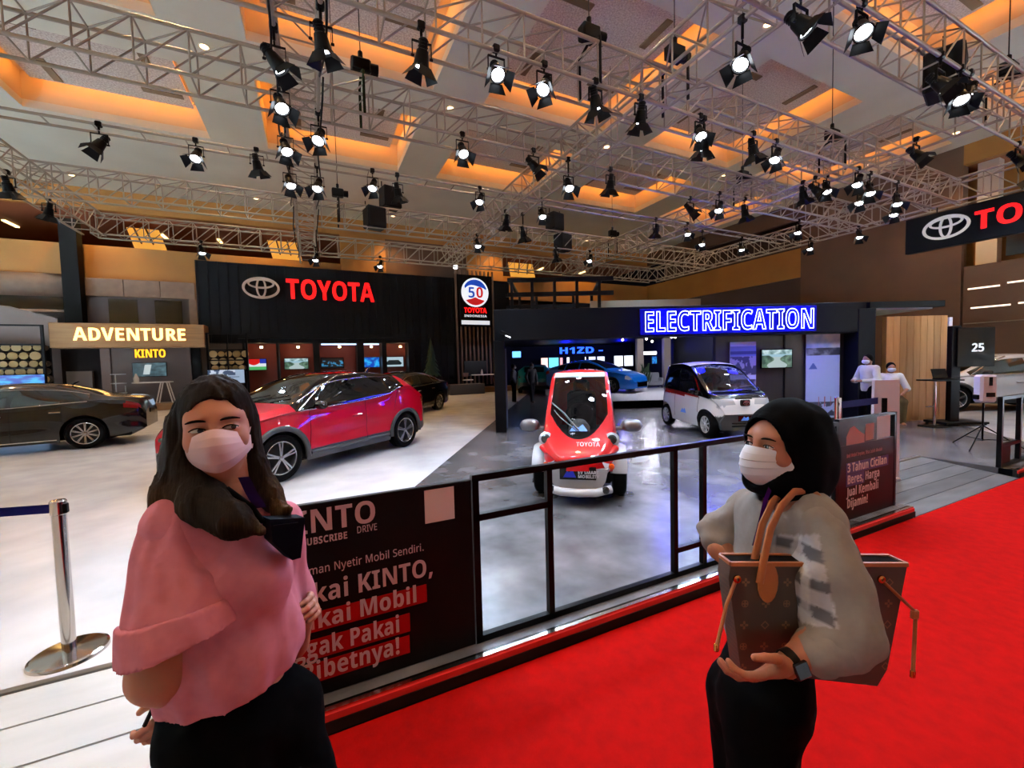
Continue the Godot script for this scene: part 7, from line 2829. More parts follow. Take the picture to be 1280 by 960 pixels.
# a folded mask: rows of (y, z in the middle, y, z at the side) from nose to chin, half width w
func mask_sheet(h: Vector3, b: Basis, lines: Array, w: float) -> ArrayMesh:
	var mb := MB.new()
	for i in lines.size() - 1:
		if lines[i] == lines[i + 1]:
			continue
		var rows := []
		for k in 4:
			var t := k / 3.0
			var line := PackedVector3Array()
			for j in 25:
				var u := -1.0 + j / 12.0
				var q := []
				for m in 4:
					q.append(lerpf(lines[i][m], lines[i + 1][m], t))
				var a := pow(absf(u), 1.7)
				line.append(h + b * Vector3(u * w, lerpf(q[0], q[2], a), lerpf(q[1], q[3], pow(absf(u), 2.2))))
			rows.append(line)
		mb.grid(rows, false, true)
	return mb.mesh()

func woman_pink() -> void:
	var J := W1
	var t := thing("person", "woman in a pink blouse and pale pink mask with long brown hair", "person", W1_BASE)
	var f := Vector3(0.10, 0.0, 0.995)
	var hb := face_basis(f, Vector3(-0.05, 1, 0.0))
	var h: Vector3 = J.head
	var skin := mat("skin_light", Color(0.60, 0.38, 0.29), 0.6)
	skin.subsurf_scatter_enabled = true
	skin.subsurf_scatter_strength = 0.15
	var ankR := Vector3(J.ftR.x, 0.07, J.ftR.z)
	var ankL := Vector3(J.ftL.x - 0.05, 0.07, J.ftL.z - 0.03)
	var body := SDF.new(Vector3(-0.36, -0.02, -0.4), Vector3(0.36, 1.5, 0.36), 0.013)
	body.cap(J.neck + Vector3(0, 0.06, 0), J.chest, 0.05, 0.09, 0.03)
	body.cap(J.chest, J.belly, 0.11, 0.115, 0.05)
	body.cap(J.belly, J.hip, 0.115, 0.12, 0.05)
	body.cap(J.shR, J.shL, 0.05, 0.05, 0.04)
	body.cap(J.shR, J.elR, 0.052, 0.052, 0.02)
	body.cap(J.elR, J.wrR, 0.056, 0.030, 0.03)
	body.cap(J.shL, J.elL, 0.05, 0.042, 0.02)
	body.cap(J.elL, J.wrL, 0.042, 0.027, 0.02)
	body.cap(J.hipR, J.knR, 0.085, 0.055, 0.04)
	body.cap(J.hipL, J.knL, 0.085, 0.055, 0.04)
	for q: Array in [[J.knR, ankR], [J.knL, ankL]]:
		body.cap(q[0], q[1], 0.055, 0.035, 0.03)
		body.cap(q[1] + Vector3(0, -0.035, -0.03), q[1] + Vector3(0.05, -0.04, 0.14), 0.035, 0.03, 0.03)
	# bare right arm, finer
	var arm := box_of([J.shR, J.elR, J.wrR], 0.085, 0.0075)
	arm.cap(J.shR.lerp(J.elR, 0.5), J.elR, 0.056, 0.060, 0.02)
	arm.cap(J.elR, J.elR.lerp(J.wrR, 0.6), 0.062, 0.045, 0.03)
	arm.cap(J.elR.lerp(J.wrR, 0.6), J.wrR, 0.045, 0.030, 0.03)
	var handR := hand_sdf(J.wrR, Vector3(-0.75, -0.62, -0.1), Vector3(0.3, -0.2, 1), Vector3(-0.5, 0.8, 0.1), 0.42)
	var handL := hand_sdf(J.wrL, Vector3(0.2, 0.35, 0.9), Vector3(0.8, 0.4, 0.2), Vector3(-0.2, 0.9, 0.1), 0.5)
	part("body", net_mesh([body, arm, head_sdf(h, hb, J.neck), handR, handL]), skin, t)
	eyes(t, h, hb, 0.0065)
	# blouse
	var pink := grain("blouse_pink", Color(0.72, 0.44, 0.49), Color(0.67, 0.40, 0.45), 0.85, 0.05, Vector3(2, 2, 2), 14)
	pink.metallic_specular = 0.12
	var bl := SDF.new(Vector3(-0.30, 0.76, -0.30), Vector3(0.28, 1.47, 0.30), 0.009)
	bl.cap(J.chest + Vector3(0, 0.03, 0.01), J.belly, 0.128, 0.158, 0.06)
	bl.ell(J.chest + Vector3(0.075, -0.045, 0.085), Vector3(0.085, 0.085, 0.085), Basis.IDENTITY, 0.06)
	bl.cap(J.belly, J.hip + Vector3(-0.01, -0.02, 0.0), 0.160, 0.172, 0.06)
	bl.cap(J.shR, J.shL, 0.062, 0.062, 0.07)
	bl.cap(J.neck + Vector3(0, -0.02, 0), J.chest, 0.075, 0.10, 0.05)
	bl.cap(J.shL, J.elL.lerp(J.shL, 0.3), 0.07, 0.085, 0.04)
	bl.cap(J.neck + Vector3(0.01, -0.02, 0.05), J.neck + Vector3(0.0, 0.1, 0.03), 0.062, 0.07, 0.02, Vector3.ZERO, 1.0, true)
	bl.wrinkle(0.016, 9.0, Vector3(1, 0.35, 1), 3)
	var hl: Vector3 = J.hem1
	var hr: Vector3 = J.hem2
	bl.cut(hl, Vector3(hr.y - hl.y, -(Vector2(hr.x - hl.x, hr.z - hl.z).length()), 0.0))
	part("blouse", net_mesh([bl]), pink, t)
	var sl := box_of([J.shR, J.slR], 0.15, 0.008)
	var ax: Vector3 = (J.slR - J.shR).normalized()
	sl.cap(J.shR + Vector3(0.012, 0.0, -0.01), J.slR, 0.070, 0.118, 0.02)
	sl.wrinkle(0.016, 11.0, Vector3(1, 0.3, 1), 9)
	sl.cut(J.slR - ax * 0.055, ax)
	part("sleeve", net_mesh([sl]), pink, t)
	var sb := box_of([J.slR - ax * 0.07, J.slR], 0.15, 0.008)
	sb.cap(J.slR - ax * 0.14, J.slR + ax * 0.02, 0.108, 0.124, 0.01)
	sb.wrinkle(0.014, 11.0, Vector3(1, 0.3, 1), 9)
	sb.cut(J.slR + ax * 0.012, ax + Vector3(0.12, 0.0, 0))
	sb.cut(J.slR - ax * 0.062, -ax)
	part("sleeve_band", net_mesh([sb]), pink, t)
	# trousers
	var tr := SDF.new(Vector3(-0.30, 0.03, -0.32), Vector3(0.34, 0.95, 0.36), 0.011)
	tr.cap(J.hipR + Vector3(0.01, 0.0, -0.01), J.hipL + Vector3(-0.01, 0, 0), 0.132, 0.132, 0.05)
	tr.cap(J.hip + Vector3(-0.02, 0.1, 0), J.hip, 0.13, 0.14, 0.05)
	for q: Array in [[J.hipR, J.knR, ankR], [J.hipL, J.knL, ankL]]:
		tr.cap(q[0], q[1], 0.118, 0.085, 0.03)
		tr.cap(q[1], q[2], 0.085, 0.07, 0.03)
	tr.wrinkle(0.008, 8.0, Vector3.ONE, 5)
	tr.cut(Vector3(0, 0.08, 0), Vector3.DOWN)
	part("trousers", net_mesh([tr]), soft("trouser_black", Color(0.010, 0.010, 0.012), 0.85), t)
	for q: Vector3 in [ankR, ankL]:
		var sh := box_of([q + Vector3(0.05, -0.05, 0.15), q + Vector3(0, -0.05, -0.06)], 0.06, 0.009)
		sh.cap(q + Vector3(0, -0.032, -0.035), q + Vector3(0.05, -0.038, 0.14), 0.042, 0.036, 0.02)
		sh.cut(Vector3(0, 0.003, 0), Vector3.DOWN)
		part("shoe", net_mesh([sh]), mats["lamp_black"], t)
	# hair
	var hs := box_of([h + Vector3(0, 0.13, 0), J.lock4, J.rl4, J.fl4, h + Vector3(-0.1, 0, -0.1)], 0.06, 0.007)
	var P := func(x: float, y: float, z: float) -> Vector3: return h + hb * Vector3(x, y, z)
	hs.ell(P.call(0, 0.032, -0.022), Vector3(0.085, 0.102, 0.104), hb, 0.02)
	hs.cap(P.call(-0.05, 0.0, -0.05), J.fl2 + Vector3(-0.03, 0, -0.06), 0.055, 0.065, 0.05)
	hs.cap(P.call(0.045, -0.02, -0.045), J.rl2 + Vector3(-0.02, -0.03, -0.04), 0.038, 0.045, 0.05)
	hs.ell(P.call(0.0, -0.030, 0.078), Vector3(0.066, 0.104, 0.108), hb, 0.012, true)
	hs.cap(P.call(-0.076, 0.012, -0.015), J.fl1, 0.020, 0.028, 0.03)
	hs.cap(J.fl1, J.fl2, 0.028, 0.046, 0.03)
	hs.cap(J.fl2, J.fl3, 0.046, 0.036, 0.03)
	hs.cap(J.fl3, J.fl4, 0.036, 0.012, 0.03)
	hs.cap(P.call(-0.06, 0.0, -0.05), J.lock2, 0.045, 0.036, 0.03)
	hs.cap(J.lock2, J.lock3, 0.036, 0.018, 0.03)
	hs.cap(J.lock3, J.lock4, 0.018, 0.004, 0.02)
	hs.cap(P.call(0.074, -0.005, -0.012), J.rl1, 0.012, 0.018, 0.02)
	hs.cap(J.rl1, J.rl2, 0.018, 0.028, 0.03)
	hs.cap(J.rl2, J.rl3, 0.028, 0.018, 0.03)
	hs.cap(J.rl3, J.rl4, 0.018, 0.005, 0.02)
	hs.wrinkle(0.006, 45.0, Vector3(1.0, 0.10, 1.0), 7)
	var hm := soft("hair_brown", Color.WHITE, 0.5)
	hm.metallic_specular = 0.06
	hm.vertex_color_use_as_albedo = true
	hm.albedo_texture = noise_tex(0.05, Color(0.42, 0.42, 0.42), Color(1, 1, 1), 17, 256, 3)
	hm.uv1_triplanar = true
	hm.uv1_scale = Vector3(16, 1.5, 16)
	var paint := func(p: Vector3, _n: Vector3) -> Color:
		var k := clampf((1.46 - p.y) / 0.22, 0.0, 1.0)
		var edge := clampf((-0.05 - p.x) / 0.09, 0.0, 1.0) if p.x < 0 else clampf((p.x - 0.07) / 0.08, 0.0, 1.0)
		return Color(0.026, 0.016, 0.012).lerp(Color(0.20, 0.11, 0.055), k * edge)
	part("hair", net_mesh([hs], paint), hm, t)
	# folded mask with ear loop
	part("face_mask", mask_sheet(h, hb, [[0.006, 0.112, -0.030, 0.026], [-0.012, 0.130, -0.036, 0.028], [-0.030, 0.138, -0.041, 0.030], [-0.030, 0.138, -0.041, 0.030], [-0.052, 0.136, -0.048, 0.031], [-0.076, 0.127, -0.053, 0.031], [-0.076, 0.127, -0.053, 0.031], [-0.090, 0.112, -0.058, 0.030], [-0.103, 0.092, -0.063, 0.028]], 0.0705), soft("mask_pink", Color(0.74, 0.64, 0.66), 0.8), t)
	for sd: float in [-1.0, 1.0]:
		var mb := MB.new()
		mb.tube([P.call(sd * 0.068, -0.022, 0.03), P.call(sd * 0.079, 0.012, -0.002), P.call(sd * 0.082, -0.02, -0.02), P.call(sd * 0.07, -0.065, 0.025)], 0.0016, 5)
		part("ear_loop", mb, mats["mask_pink"], t)
	# lanyard round the neck
	var mb := MB.new()
	var ln := [J.lan1, J.lan1.lerp(J.lan2, 0.5) + Vector3(0, 0, 0.01), J.lan2]
	var rows := []
	for i in 3:
		rows.append(PackedVector3Array([ln[i] + Vector3(-0.013, 0, 0.0), ln[i] + Vector3(0.013, 0, 0.006)]))
	mb.grid(rows, false, false)
	part("lanyard", mb, soft("lanyard_purple", Color(0.09, 0.02, 0.16), 0.6), t)
	# things she carries
	var bg := thing("sling_bag", "small navy sling bag worn by the woman in pink", "bag", W1_BASE + J.bag, 0.5)
	mb = MB.new()
	mb.prism(PackedVector2Array([Vector2(-0.045, 0.045), Vector2(0.042, 0.04), Vector2(0.046, -0.06), Vector2(0.025, -0.062), Vector2(-0.03, -0.01)]), 0.045, Transform3D(Basis(Vector3.BACK, -0.2), Vector3(0, 0, -0.025)))
	part("pouch", mb, soft("bag_navy", Color(0.022, 0.026, 0.06), 0.6), bg)
	mb = MB.new()
	mb.tube([Vector3(-0.04, 0.042, -0.01), Vector3(-0.05, 0.075, -0.04), Vector3(-0.08, 0.12, -0.10)], 0.008, 6)
	part("strap", mb, soft("strap_black", Color(0.012, 0.012, 0.016)), bg)
	mb = MB.new()
	mb.box(Vector3(0.0, 0.03, 0.021), Vector3(0.06, 0.003, 0.003), Basis(Vector3.BACK, -0.2))
	part("zip", mb, mats["lamp_black"], bg)
	var ph := thing("mobile_phone", "black phone held behind the back of the woman in pink", "phone", W1_BASE + J.phone)
	mb = MB.new()
	mb.box(Vector3.ZERO, Vector3(0.009, 0.07, 0.036), Basis(Vector3.BACK, -0.45), 0.003)
	part("case", mb, mats["lamp_black"], ph)
	mb = MB.new()
	mb.box(Vector3(-0.005, 0, 0).rotated(Vector3.BACK, -0.45), Vector3(0.0012, 0.064, 0.032), Basis(Vector3.BACK, -0.45))
	part("glass", mb, mats["car_gloss_black"], ph)

func woman_grey() -> void:
	var J := W2
	var t := thing("person", "woman in a black headscarf, white mask and grey shirt with a tote bag", "person", W2_BASE)
	var f := Vector3(-0.985, 0.03, -0.17)
	var hb := face_basis(f)
	var h: Vector3 = J.head
	var skin := mat("skin_tan", Color(0.55, 0.33, 0.23), 0.6)
	skin.subsurf_scatter_enabled = true
	skin.subsurf_scatter_strength = 0.15
	var ankL := Vector3(J.ftL.x, 0.07, J.ftL.z)
	var ankR := Vector3(J.ftR.x, 0.07, J.ftR.z)
	var body := SDF.new(Vector3(-0.36, -0.02, -0.34), Vector3(0.34, 1.45, 0.34), 0.013)
	body.cap(J.neck + Vector3(0, 0.06, 0), J.chest, 0.05, 0.08, 0.03)
	body.cap(J.chest, J.belly, 0.095, 0.095, 0.05)
	body.cap(J.belly, J.hip, 0.095, 0.11, 0.05)
	body.cap(J.shR, J.shL, 0.05, 0.05, 0.04)
	body.cap(J.shL, J.elL, 0.05, 0.042, 0.02)
	body.cap(J.elL, J.wrL, 0.042, 0.028, 0.02)
	body.cap(J.shR, J.elR, 0.05, 0.042, 0.02)
	body.cap(J.elR, J.wrR, 0.042, 0.028, 0.02)
	for q: Array in [[J.hipL, J.knL, ankL], [J.hipR, J.knR, ankR]]:
		body.cap(q[0], q[1], 0.08, 0.05, 0.04)
		body.cap(q[1], q[2], 0.05, 0.033, 0.03)
		body.cap(q[2] + Vector3(0.03, -0.035, 0), q[2] + Vector3(-0.14, -0.04, -0.02), 0.035, 0.03, 0.03)
	var arm := box_of([J.elL, J.wrL, J.elR, J.wrR], 0.06, 0.008)
	arm.cap(J.elL, J.elL.lerp(J.wrL, 0.5), 0.042, 0.038, 0.02)
	arm.cap(J.elL.lerp(J.wrL, 0.5), J.wrL, 0.038, 0.028, 0.02)
	arm.cap(J.elR, J.wrR, 0.040, 0.028, 0.02)
	var hand := hand_sdf(J.wrL, J.hndL - J.wrL + Vector3(-0.02, -0.012, 0), Vector3(0.0, -0.55, 0.85), Vector3(0, 0.7, 0.75), 0.5)
	var hand2 := hand_sdf(J.wrR, J.hndR - J.wrR, Vector3(-0.3, 0.3, 0.8), Vector3(0, 0.8, 0), 0.5)
	part("body", net_mesh([body, arm, head_sdf(h, hb, J.neck), hand, hand2]), skin, t)
	eyes(t, h, hb, 0.0)
	# headscarf
	var hj := box_of([h + Vector3(0, 0.12, 0), h - Vector3(0, 0.12, 0)], 0.15, 0.0075)
	var P := func(x: float, y: float, z: float) -> Vector3: return h + hb * Vector3(x, y, z)
	hj.ell(P.call(0, 0.028, -0.026), Vector3(0.095, 0.107, 0.122), hb, 0.02)
	hj.ell(P.call(0, -0.042, -0.055), Vector3(0.108, 0.098, 0.092), hb, 0.05)
	hj.cap(P.call(0.03, -0.105, 0.045), P.call(0.02, -0.115, -0.06), 0.045, 0.06, 0.05)
	hj.cap(P.call(-0.03, -0.105, 0.045), P.call(-0.02, -0.115, -0.06), 0.045, 0.06, 0.05)
	hj.ell(P.call(0, -0.015, 0.092), Vector3(0.074, 0.094, 0.082), hb, 0.01, true)
	hj.wrinkle(0.010, 9.0, Vector3(1, 0.6, 1), 12)
	part("headscarf", net_mesh([hj]), soft("scarf_black", Color(0.008, 0.009, 0.014), 0.8), t)
	# pleated mask
	part("face_mask", mask_sheet(h, hb, [[0.004, 0.112, -0.008, 0.028], [-0.015, 0.127, -0.020, 0.030], [-0.033, 0.136, -0.032, 0.031], [-0.036, 0.133, -0.035, 0.030], [-0.054, 0.137, -0.048, 0.031], [-0.057, 0.134, -0.051, 0.030], [-0.076, 0.130, -0.066, 0.031], [-0.095, 0.112, -0.078, 0.030], [-0.112, 0.084, -0.086, 0.026]], 0.0715), soft("mask_white", Color(0.76, 0.77, 0.82), 0.8), t)
	for sd: float in [-1.0, 1.0]:
		for y: float in [-0.02, -0.085]:
			var mb := MB.new()
			mb.tube([P.call(sd * 0.066, y, 0.034), P.call(sd * 0.083, y + 0.004, 0.0)], 0.0022, 5)
			part("ear_loop", mb, mats["mask_white"], t)
	# loose shirt with checked sleeve edges
	var grey := Color(0.205, 0.188, 0.176)
	var camr := Vector3(0.902, -0.025, 0.431)
	var elbow: Vector3 = J.elL
	var sh0: Vector3 = J.shL
	var wr: Vector3 = J.wrL
	var check := func(p: Vector3, n: Vector3) -> Color:
		var a1: Vector3 = elbow - sh0
		var tt: float = clampf((p - sh0).dot(a1) / a1.length_squared(), 0.0, 1.0)
		var rad: Vector3 = p - sh0 - a1 * tt
		var c := grey
		var lat: float = rad.dot(camr) / maxf(rad.length(), 0.01)
		var left_arm := rad.length() < 0.125 and p.z > -0.12
		var right_arm := p.x < -0.05 and p.z < -0.06 and p.y > 1.05
		if (left_arm and tt > 0.12 and tt < 0.97 and absf(lat) > 0.62 and n.z > -0.9) or right_arm:
			var v := fposmod(p.y * 16.0, 1.0)
			var w := fposmod(p.x * 13.0 + p.z * 13.0, 1.0)
			c = Color(0.34, 0.33, 0.36)
			if v < 0.45: c = Color(0.085, 0.082, 0.09)
			if w < 0.3: c = c.lerp(Color(0.52, 0.52, 0.55), 0.5)
			if right_arm and v >= 0.45: c = Color(0.22, 0.22, 0.23)
		return c
	var sm := soft("shirt_grey_cloth", Color.WHITE, 0.9)
	sm.vertex_color_use_as_albedo = true
	sm.albedo_texture = noise_tex(0.09, Color(0.93, 0.93, 0.93), Color(1, 1, 1), 27, 128, 3)
	sm.uv1_triplanar = true
	sm.uv1_scale = Vector3(4, 4, 4)
	var sh := SDF.new(Vector3(-0.22, 0.80, -0.28), Vector3(0.26, 1.42, 0.22), 0.009)
	sh.cap(J.chest + Vector3(0, 0.02, -0.015), J.belly + Vector3(0, -0.02, -0.02), 0.118, 0.115, 0.06)
	sh.cap(J.shL + Vector3(0, 0.0, -0.01), J.shR, 0.072, 0.065, 0.07)
	sh.cap(J.neck + Vector3(0, -0.02, 0), J.chest, 0.075, 0.1, 0.06)
	sh.cap(J.neck + Vector3(-0.03, 0.0, 0.0), J.neck + Vector3(-0.02, 0.1, 0), 0.06, 0.07, 0.02, Vector3.ZERO, 1.0, true)
	sh.wrinkle(0.012, 8.0, Vector3(1, 0.5, 1), 4)
	sh.cut(J.belly + Vector3(0, -0.07, 0), Vector3.DOWN)
	part("shirt", net_mesh([sh], check), sm, t)
	var sv := box_of([J.shL, J.elL, J.cuffL], 0.12, 0.008)
	sv.cap(J.shL, J.shL.lerp(J.elL, 0.6), 0.066, 0.078, 0.03)
	sv.cap(J.shL.lerp(J.elL, 0.6), J.elL, 0.078, 0.072, 0.04)
	sv.cap(J.elL, J.cuffL, 0.070, 0.054, 0.05)
	sv.wrinkle(0.012, 9.0, Vector3(1, 0.8, 1), 8)
	part("sleeve", net_mesh([sv], check), sm, t)
	var cu := box_of([J.cuffL, J.wrL], 0.09, 0.006)
	var ca: Vector3 = (J.wrL - J.cuffL).normalized()
	cu.cap(J.cuffL - ca * 0.025, J.cuffL + ca * 0.012, 0.057, 0.053, 0.01)
	cu.wrinkle(0.008, 14.0, Vector3.ONE, 6)
	part("cuff", net_mesh([cu], check), sm, t)
	var sr := box_of([J.shR, J.elR, J.cuffR], 0.09, 0.009)
	sr.cap(J.shR, J.elR, 0.062, 0.054, 0.03)
	sr.cap(J.elR, J.elR.lerp(J.wrR, 0.3), 0.055, 0.052, 0.03)
	sr.wrinkle(0.014, 10.0, Vector3.ONE, 2)
	part("sleeve", net_mesh([sr], check), sm, t)
	# trousers and shoes
	var tr := SDF.new(Vector3(-0.26, 0.03, -0.26), Vector3(0.24, 0.95, 0.26), 0.011)
	tr.cap(J.belly + Vector3(0, -0.04, 0), J.hip, 0.105, 0.12, 0.05)
	tr.cap(J.hipL, J.hipR, 0.105, 0.105, 0.05)
	for q: Array in [[J.hipL, J.knL, ankL], [J.hipR, J.knR, ankR]]:
		tr.cap(q[0] + Vector3(-0.012, 0, 0), q[1], 0.105, 0.072, 0.03)
		tr.cap(q[1], q[2], 0.072, 0.05, 0.03)
	tr.wrinkle(0.008, 8.0, Vector3.ONE, 15)
	tr.cut(Vector3(0, 0.08, 0), Vector3.DOWN)
	part("trousers", net_mesh([tr]), mats["trouser_black"], t)
	for q: Vector3 in [ankR, ankL]:
		var s := box_of([q + Vector3(-0.15, -0.05, 0), q + Vector3(0.06, -0.05, 0)], 0.06, 0.009)
		s.cap(q + Vector3(0.035, -0.032, 0), q + Vector3(-0.14, -0.038, -0.02), 0.042, 0.036, 0.02)
		s.cut(Vector3(0, 0.003, 0), Vector3.DOWN)
		part("shoe", net_mesh([s]), mats["lamp_black"], t)
	# lanyard
	var mb := MB.new()
	var rows := []
	for q: Array in J.lany:
		var p: Vector3 = q[0]
		rows.append(PackedVector3Array([p, p + camr * 0.013]))
	mb.grid(rows, false, true)
	part("lanyard", mb, soft("lanyard_violet", Color(0.20, 0.03, 0.28), 0.6), t)
	# wristwatch
	var wa := thing("wristwatch", "dark square wristwatch on the arm holding the tote bag", "watch", W2_BASE + wr - ca * 0.012)
	var wb := Basis(ca.cross(Vector3.UP).normalized(), ca, ca.cross(Vector3.UP).normalized().cross(ca))
	mb = MB.new()
	mb.lathe([Vector2(0.031, -0.011), Vector2(0.034, -0.01), Vector2(0.034, 0.01), Vector2(0.031, 0.011)], 22, Vector3.ZERO, wb)
	part("strap", mb, mat("watch_strap", Color(0.06, 0.035, 0.03), 0.5), wa)
	mb = MB.new()
	var wn := (Vector3(-0.4, 0.25, 0.85) - ca * Vector3(-0.4, 0.25, 0.85).dot(ca)).normalized()
	mb.box(wn * 0.036, Vector3(0.036, 0.036, 0.010), Basis(ca, wn.cross(ca), wn), 0.003)
	part("watch_case", mb, mat("watch_black", Color(0.012, 0.01, 0.01), 0.15), wa)
	tote()

func tote() -> void:
	var leather := mat("tan_leather", Color(0.55, 0.30, 0.13), 0.5)
	var im := Image.create(128, 128, false, Image.FORMAT_RGB8)
	im.fill(Color(0.215, 0.155, 0.13))
	var mark := Color(0.40, 0.30, 0.20)
	for y in 128:
		for x in 128:
			for q: Array in [[32, 32, 0], [96, 96, 0], [96, 32, 1], [32, 96, 2]]:
				var dx: float = x - q[0]
				var dy: float = y - q[1]
				var r := sqrt(dx * dx + dy * dy)
				var a := atan2(dy, dx)
				if q[2] == 0 and r < 11.0 * absf(cos(2 * a)) + 2.0 and r > 2.5: im.set_pixel(x, y, mark)
				if q[2] == 1 and absf(dx) + absf(dy) < 14 and absf(dx) + absf(dy) > 8: im.set_pixel(x, y, mark)
				if q[2] == 2 and r < 11 and (absf(dx) < 2.5 or absf(dy) < 2.5 or r > 8.5): im.set_pixel(x, y, mark)
	var canvas := mat("tote_canvas", Color.WHITE, 0.5)
	canvas.albedo_texture = ImageTexture.create_from_image(im)
	canvas.uv1_scale = Vector3(9, 9, 9)
	var x := Vector3(0.447, -0.028, 0.182).normalized()
	var y := (Vector3(0.0, 1.0, -0.02) - x * x.y).normalized()
	var z := x.cross(y)
	var o := Vector3(0.006, 0.868, 0.128)
	var t := thing("tote_bag", "brown monogram canvas tote bag with tan leather handles", "bag", W2_BASE + o)
	t.basis = Basis(x, y, z)
	var mb := MB.new()
	mb.prism(PackedVector2Array([Vector2(-0.198, 0.02), Vector2(0.175, -0.025), Vector2(0.20, 0.02), Vector2(0.242, 0.298), Vector2(-0.236, 0.298), Vector2(-0.24, 0.26)]), 0.05, Transform3D(Basis.IDENTITY, Vector3(0, 0, -0.05)))
	part("canvas_body", mb, canvas, t)
	mb = MB.new()
	for zz: float in [-0.05, 0.0]:
		mb.bar(Vector3(-0.236, 0.298, zz), Vector3(0.242, 0.298, zz), 0.008, 0.010)
	mb.bar(Vector3(-0.236, 0.298, -0.05), Vector3(-0.236, 0.298, 0), 0.008)
	mb.bar(Vector3(0.242, 0.298, -0.05), Vector3(0.242, 0.298, 0), 0.008)
	part("leather_binding", mb, leather, t)
	mb = MB.new()
	mb.span(-0.23, 0.236, 0.2965, 0.2995, -0.046, -0.004)
	part("dark_lining", mb, soft("tote_lining", Color(0.06, 0.04, 0.03)), t)
	# handles over the shoulder
	var inv := Transform3D(Basis(x, y, z), o).affine_inverse()
	for k in 2:
		var pts := []
		for p: Vector3 in [Vector3(-0.135, 1.13, 0.075), Vector3(-0.118, 1.19, 0.075), Vector3(-0.088, 1.258, 0.072), Vector3(-0.035, 1.308, 0.066), Vector3(0.025, 1.337, 0.064), Vector3(0.075, 1.338, 0.078), Vector3(0.085, 1.30, 0.115), Vector3(0.072, 1.25, 0.145), Vector3(0.05, 1.19, 0.145)]:
			pts.append(inv * (p + Vector3(0.012 * k, 0.0, -0.03 * k)))
		mb = MB.new()
		var rows := []
		for i in pts.size():
			var d: Vector3 = (pts[mini(i + 1, pts.size() - 1)] - pts[maxi(i - 1, 0)]).normalized()
			var sd := d.cross(Vector3.BACK).normalized()
			var line := PackedVector3Array()
			for m in 8:
				var a := TAU * m / 8.0
				line.append(pts[i] + sd * cos(a) * 0.011 + d.cross(sd) * sin(a) * 0.005)
			rows.append(line)
		mb.grid(rows, true, false)
		part("handle", mb, leather, t)
	var leaf := PackedVector2Array()
	for i in 16:
		var a := TAU * i / 16.0
		leaf.append(Vector2(cos(a) * 0.026, sin(a) * 0.042 - 0.01 * (1.0 - sin(a))))
	mb = MB.new()
	mb.prism(leaf, 0.006, Transform3D(Basis.IDENTITY, Vector3(-0.138, 0.262, 0.0)))
	part("handle_patch", mb, leather, t)
	# side laces with brass ends
	var brass := mat("brass", Color(0.72, 0.5, 0.25), 0.25, 1.0)
	for q: Array in [[Vector3(-0.222, 0.262, 0.004), Vector3(-0.25, 0.20, 0.012), Vector3(-0.272, 0.09, 0.012)], [Vector3(0.165, 0.262, 0.004), Vector3(0.255, 0.18, 0.015), Vector3(0.252, 0.02, 0.018)]]:
		mb = MB.new()
		mb.tube(q, 0.0045, 6)
		part("side_lace", mb, leather, t)
		mb = MB.new()
		mb.lathe([Vector2(0.004, 0), Vector2(0.010, 0.001), Vector2(0.010, 0.005), Vector2(0.004, 0.006)], 14, q[0], Basis(Vector3.RIGHT, PI / 2))
		part("eyelet", mb, brass, t)
		mb = MB.new()
		mb.box(q[2], Vector3(0.014, 0.022, 0.008), Basis.IDENTITY, 0.003)
		part("lace_end", mb, brass, t)
	mb = MB.new()
	mb.box(Vector3(0.252, 0.175, 0.015), Vector3(0.02, 0.024, 0.01), Basis.IDENTITY, 0.003)
	part("lace_slider", mb, leather, t)

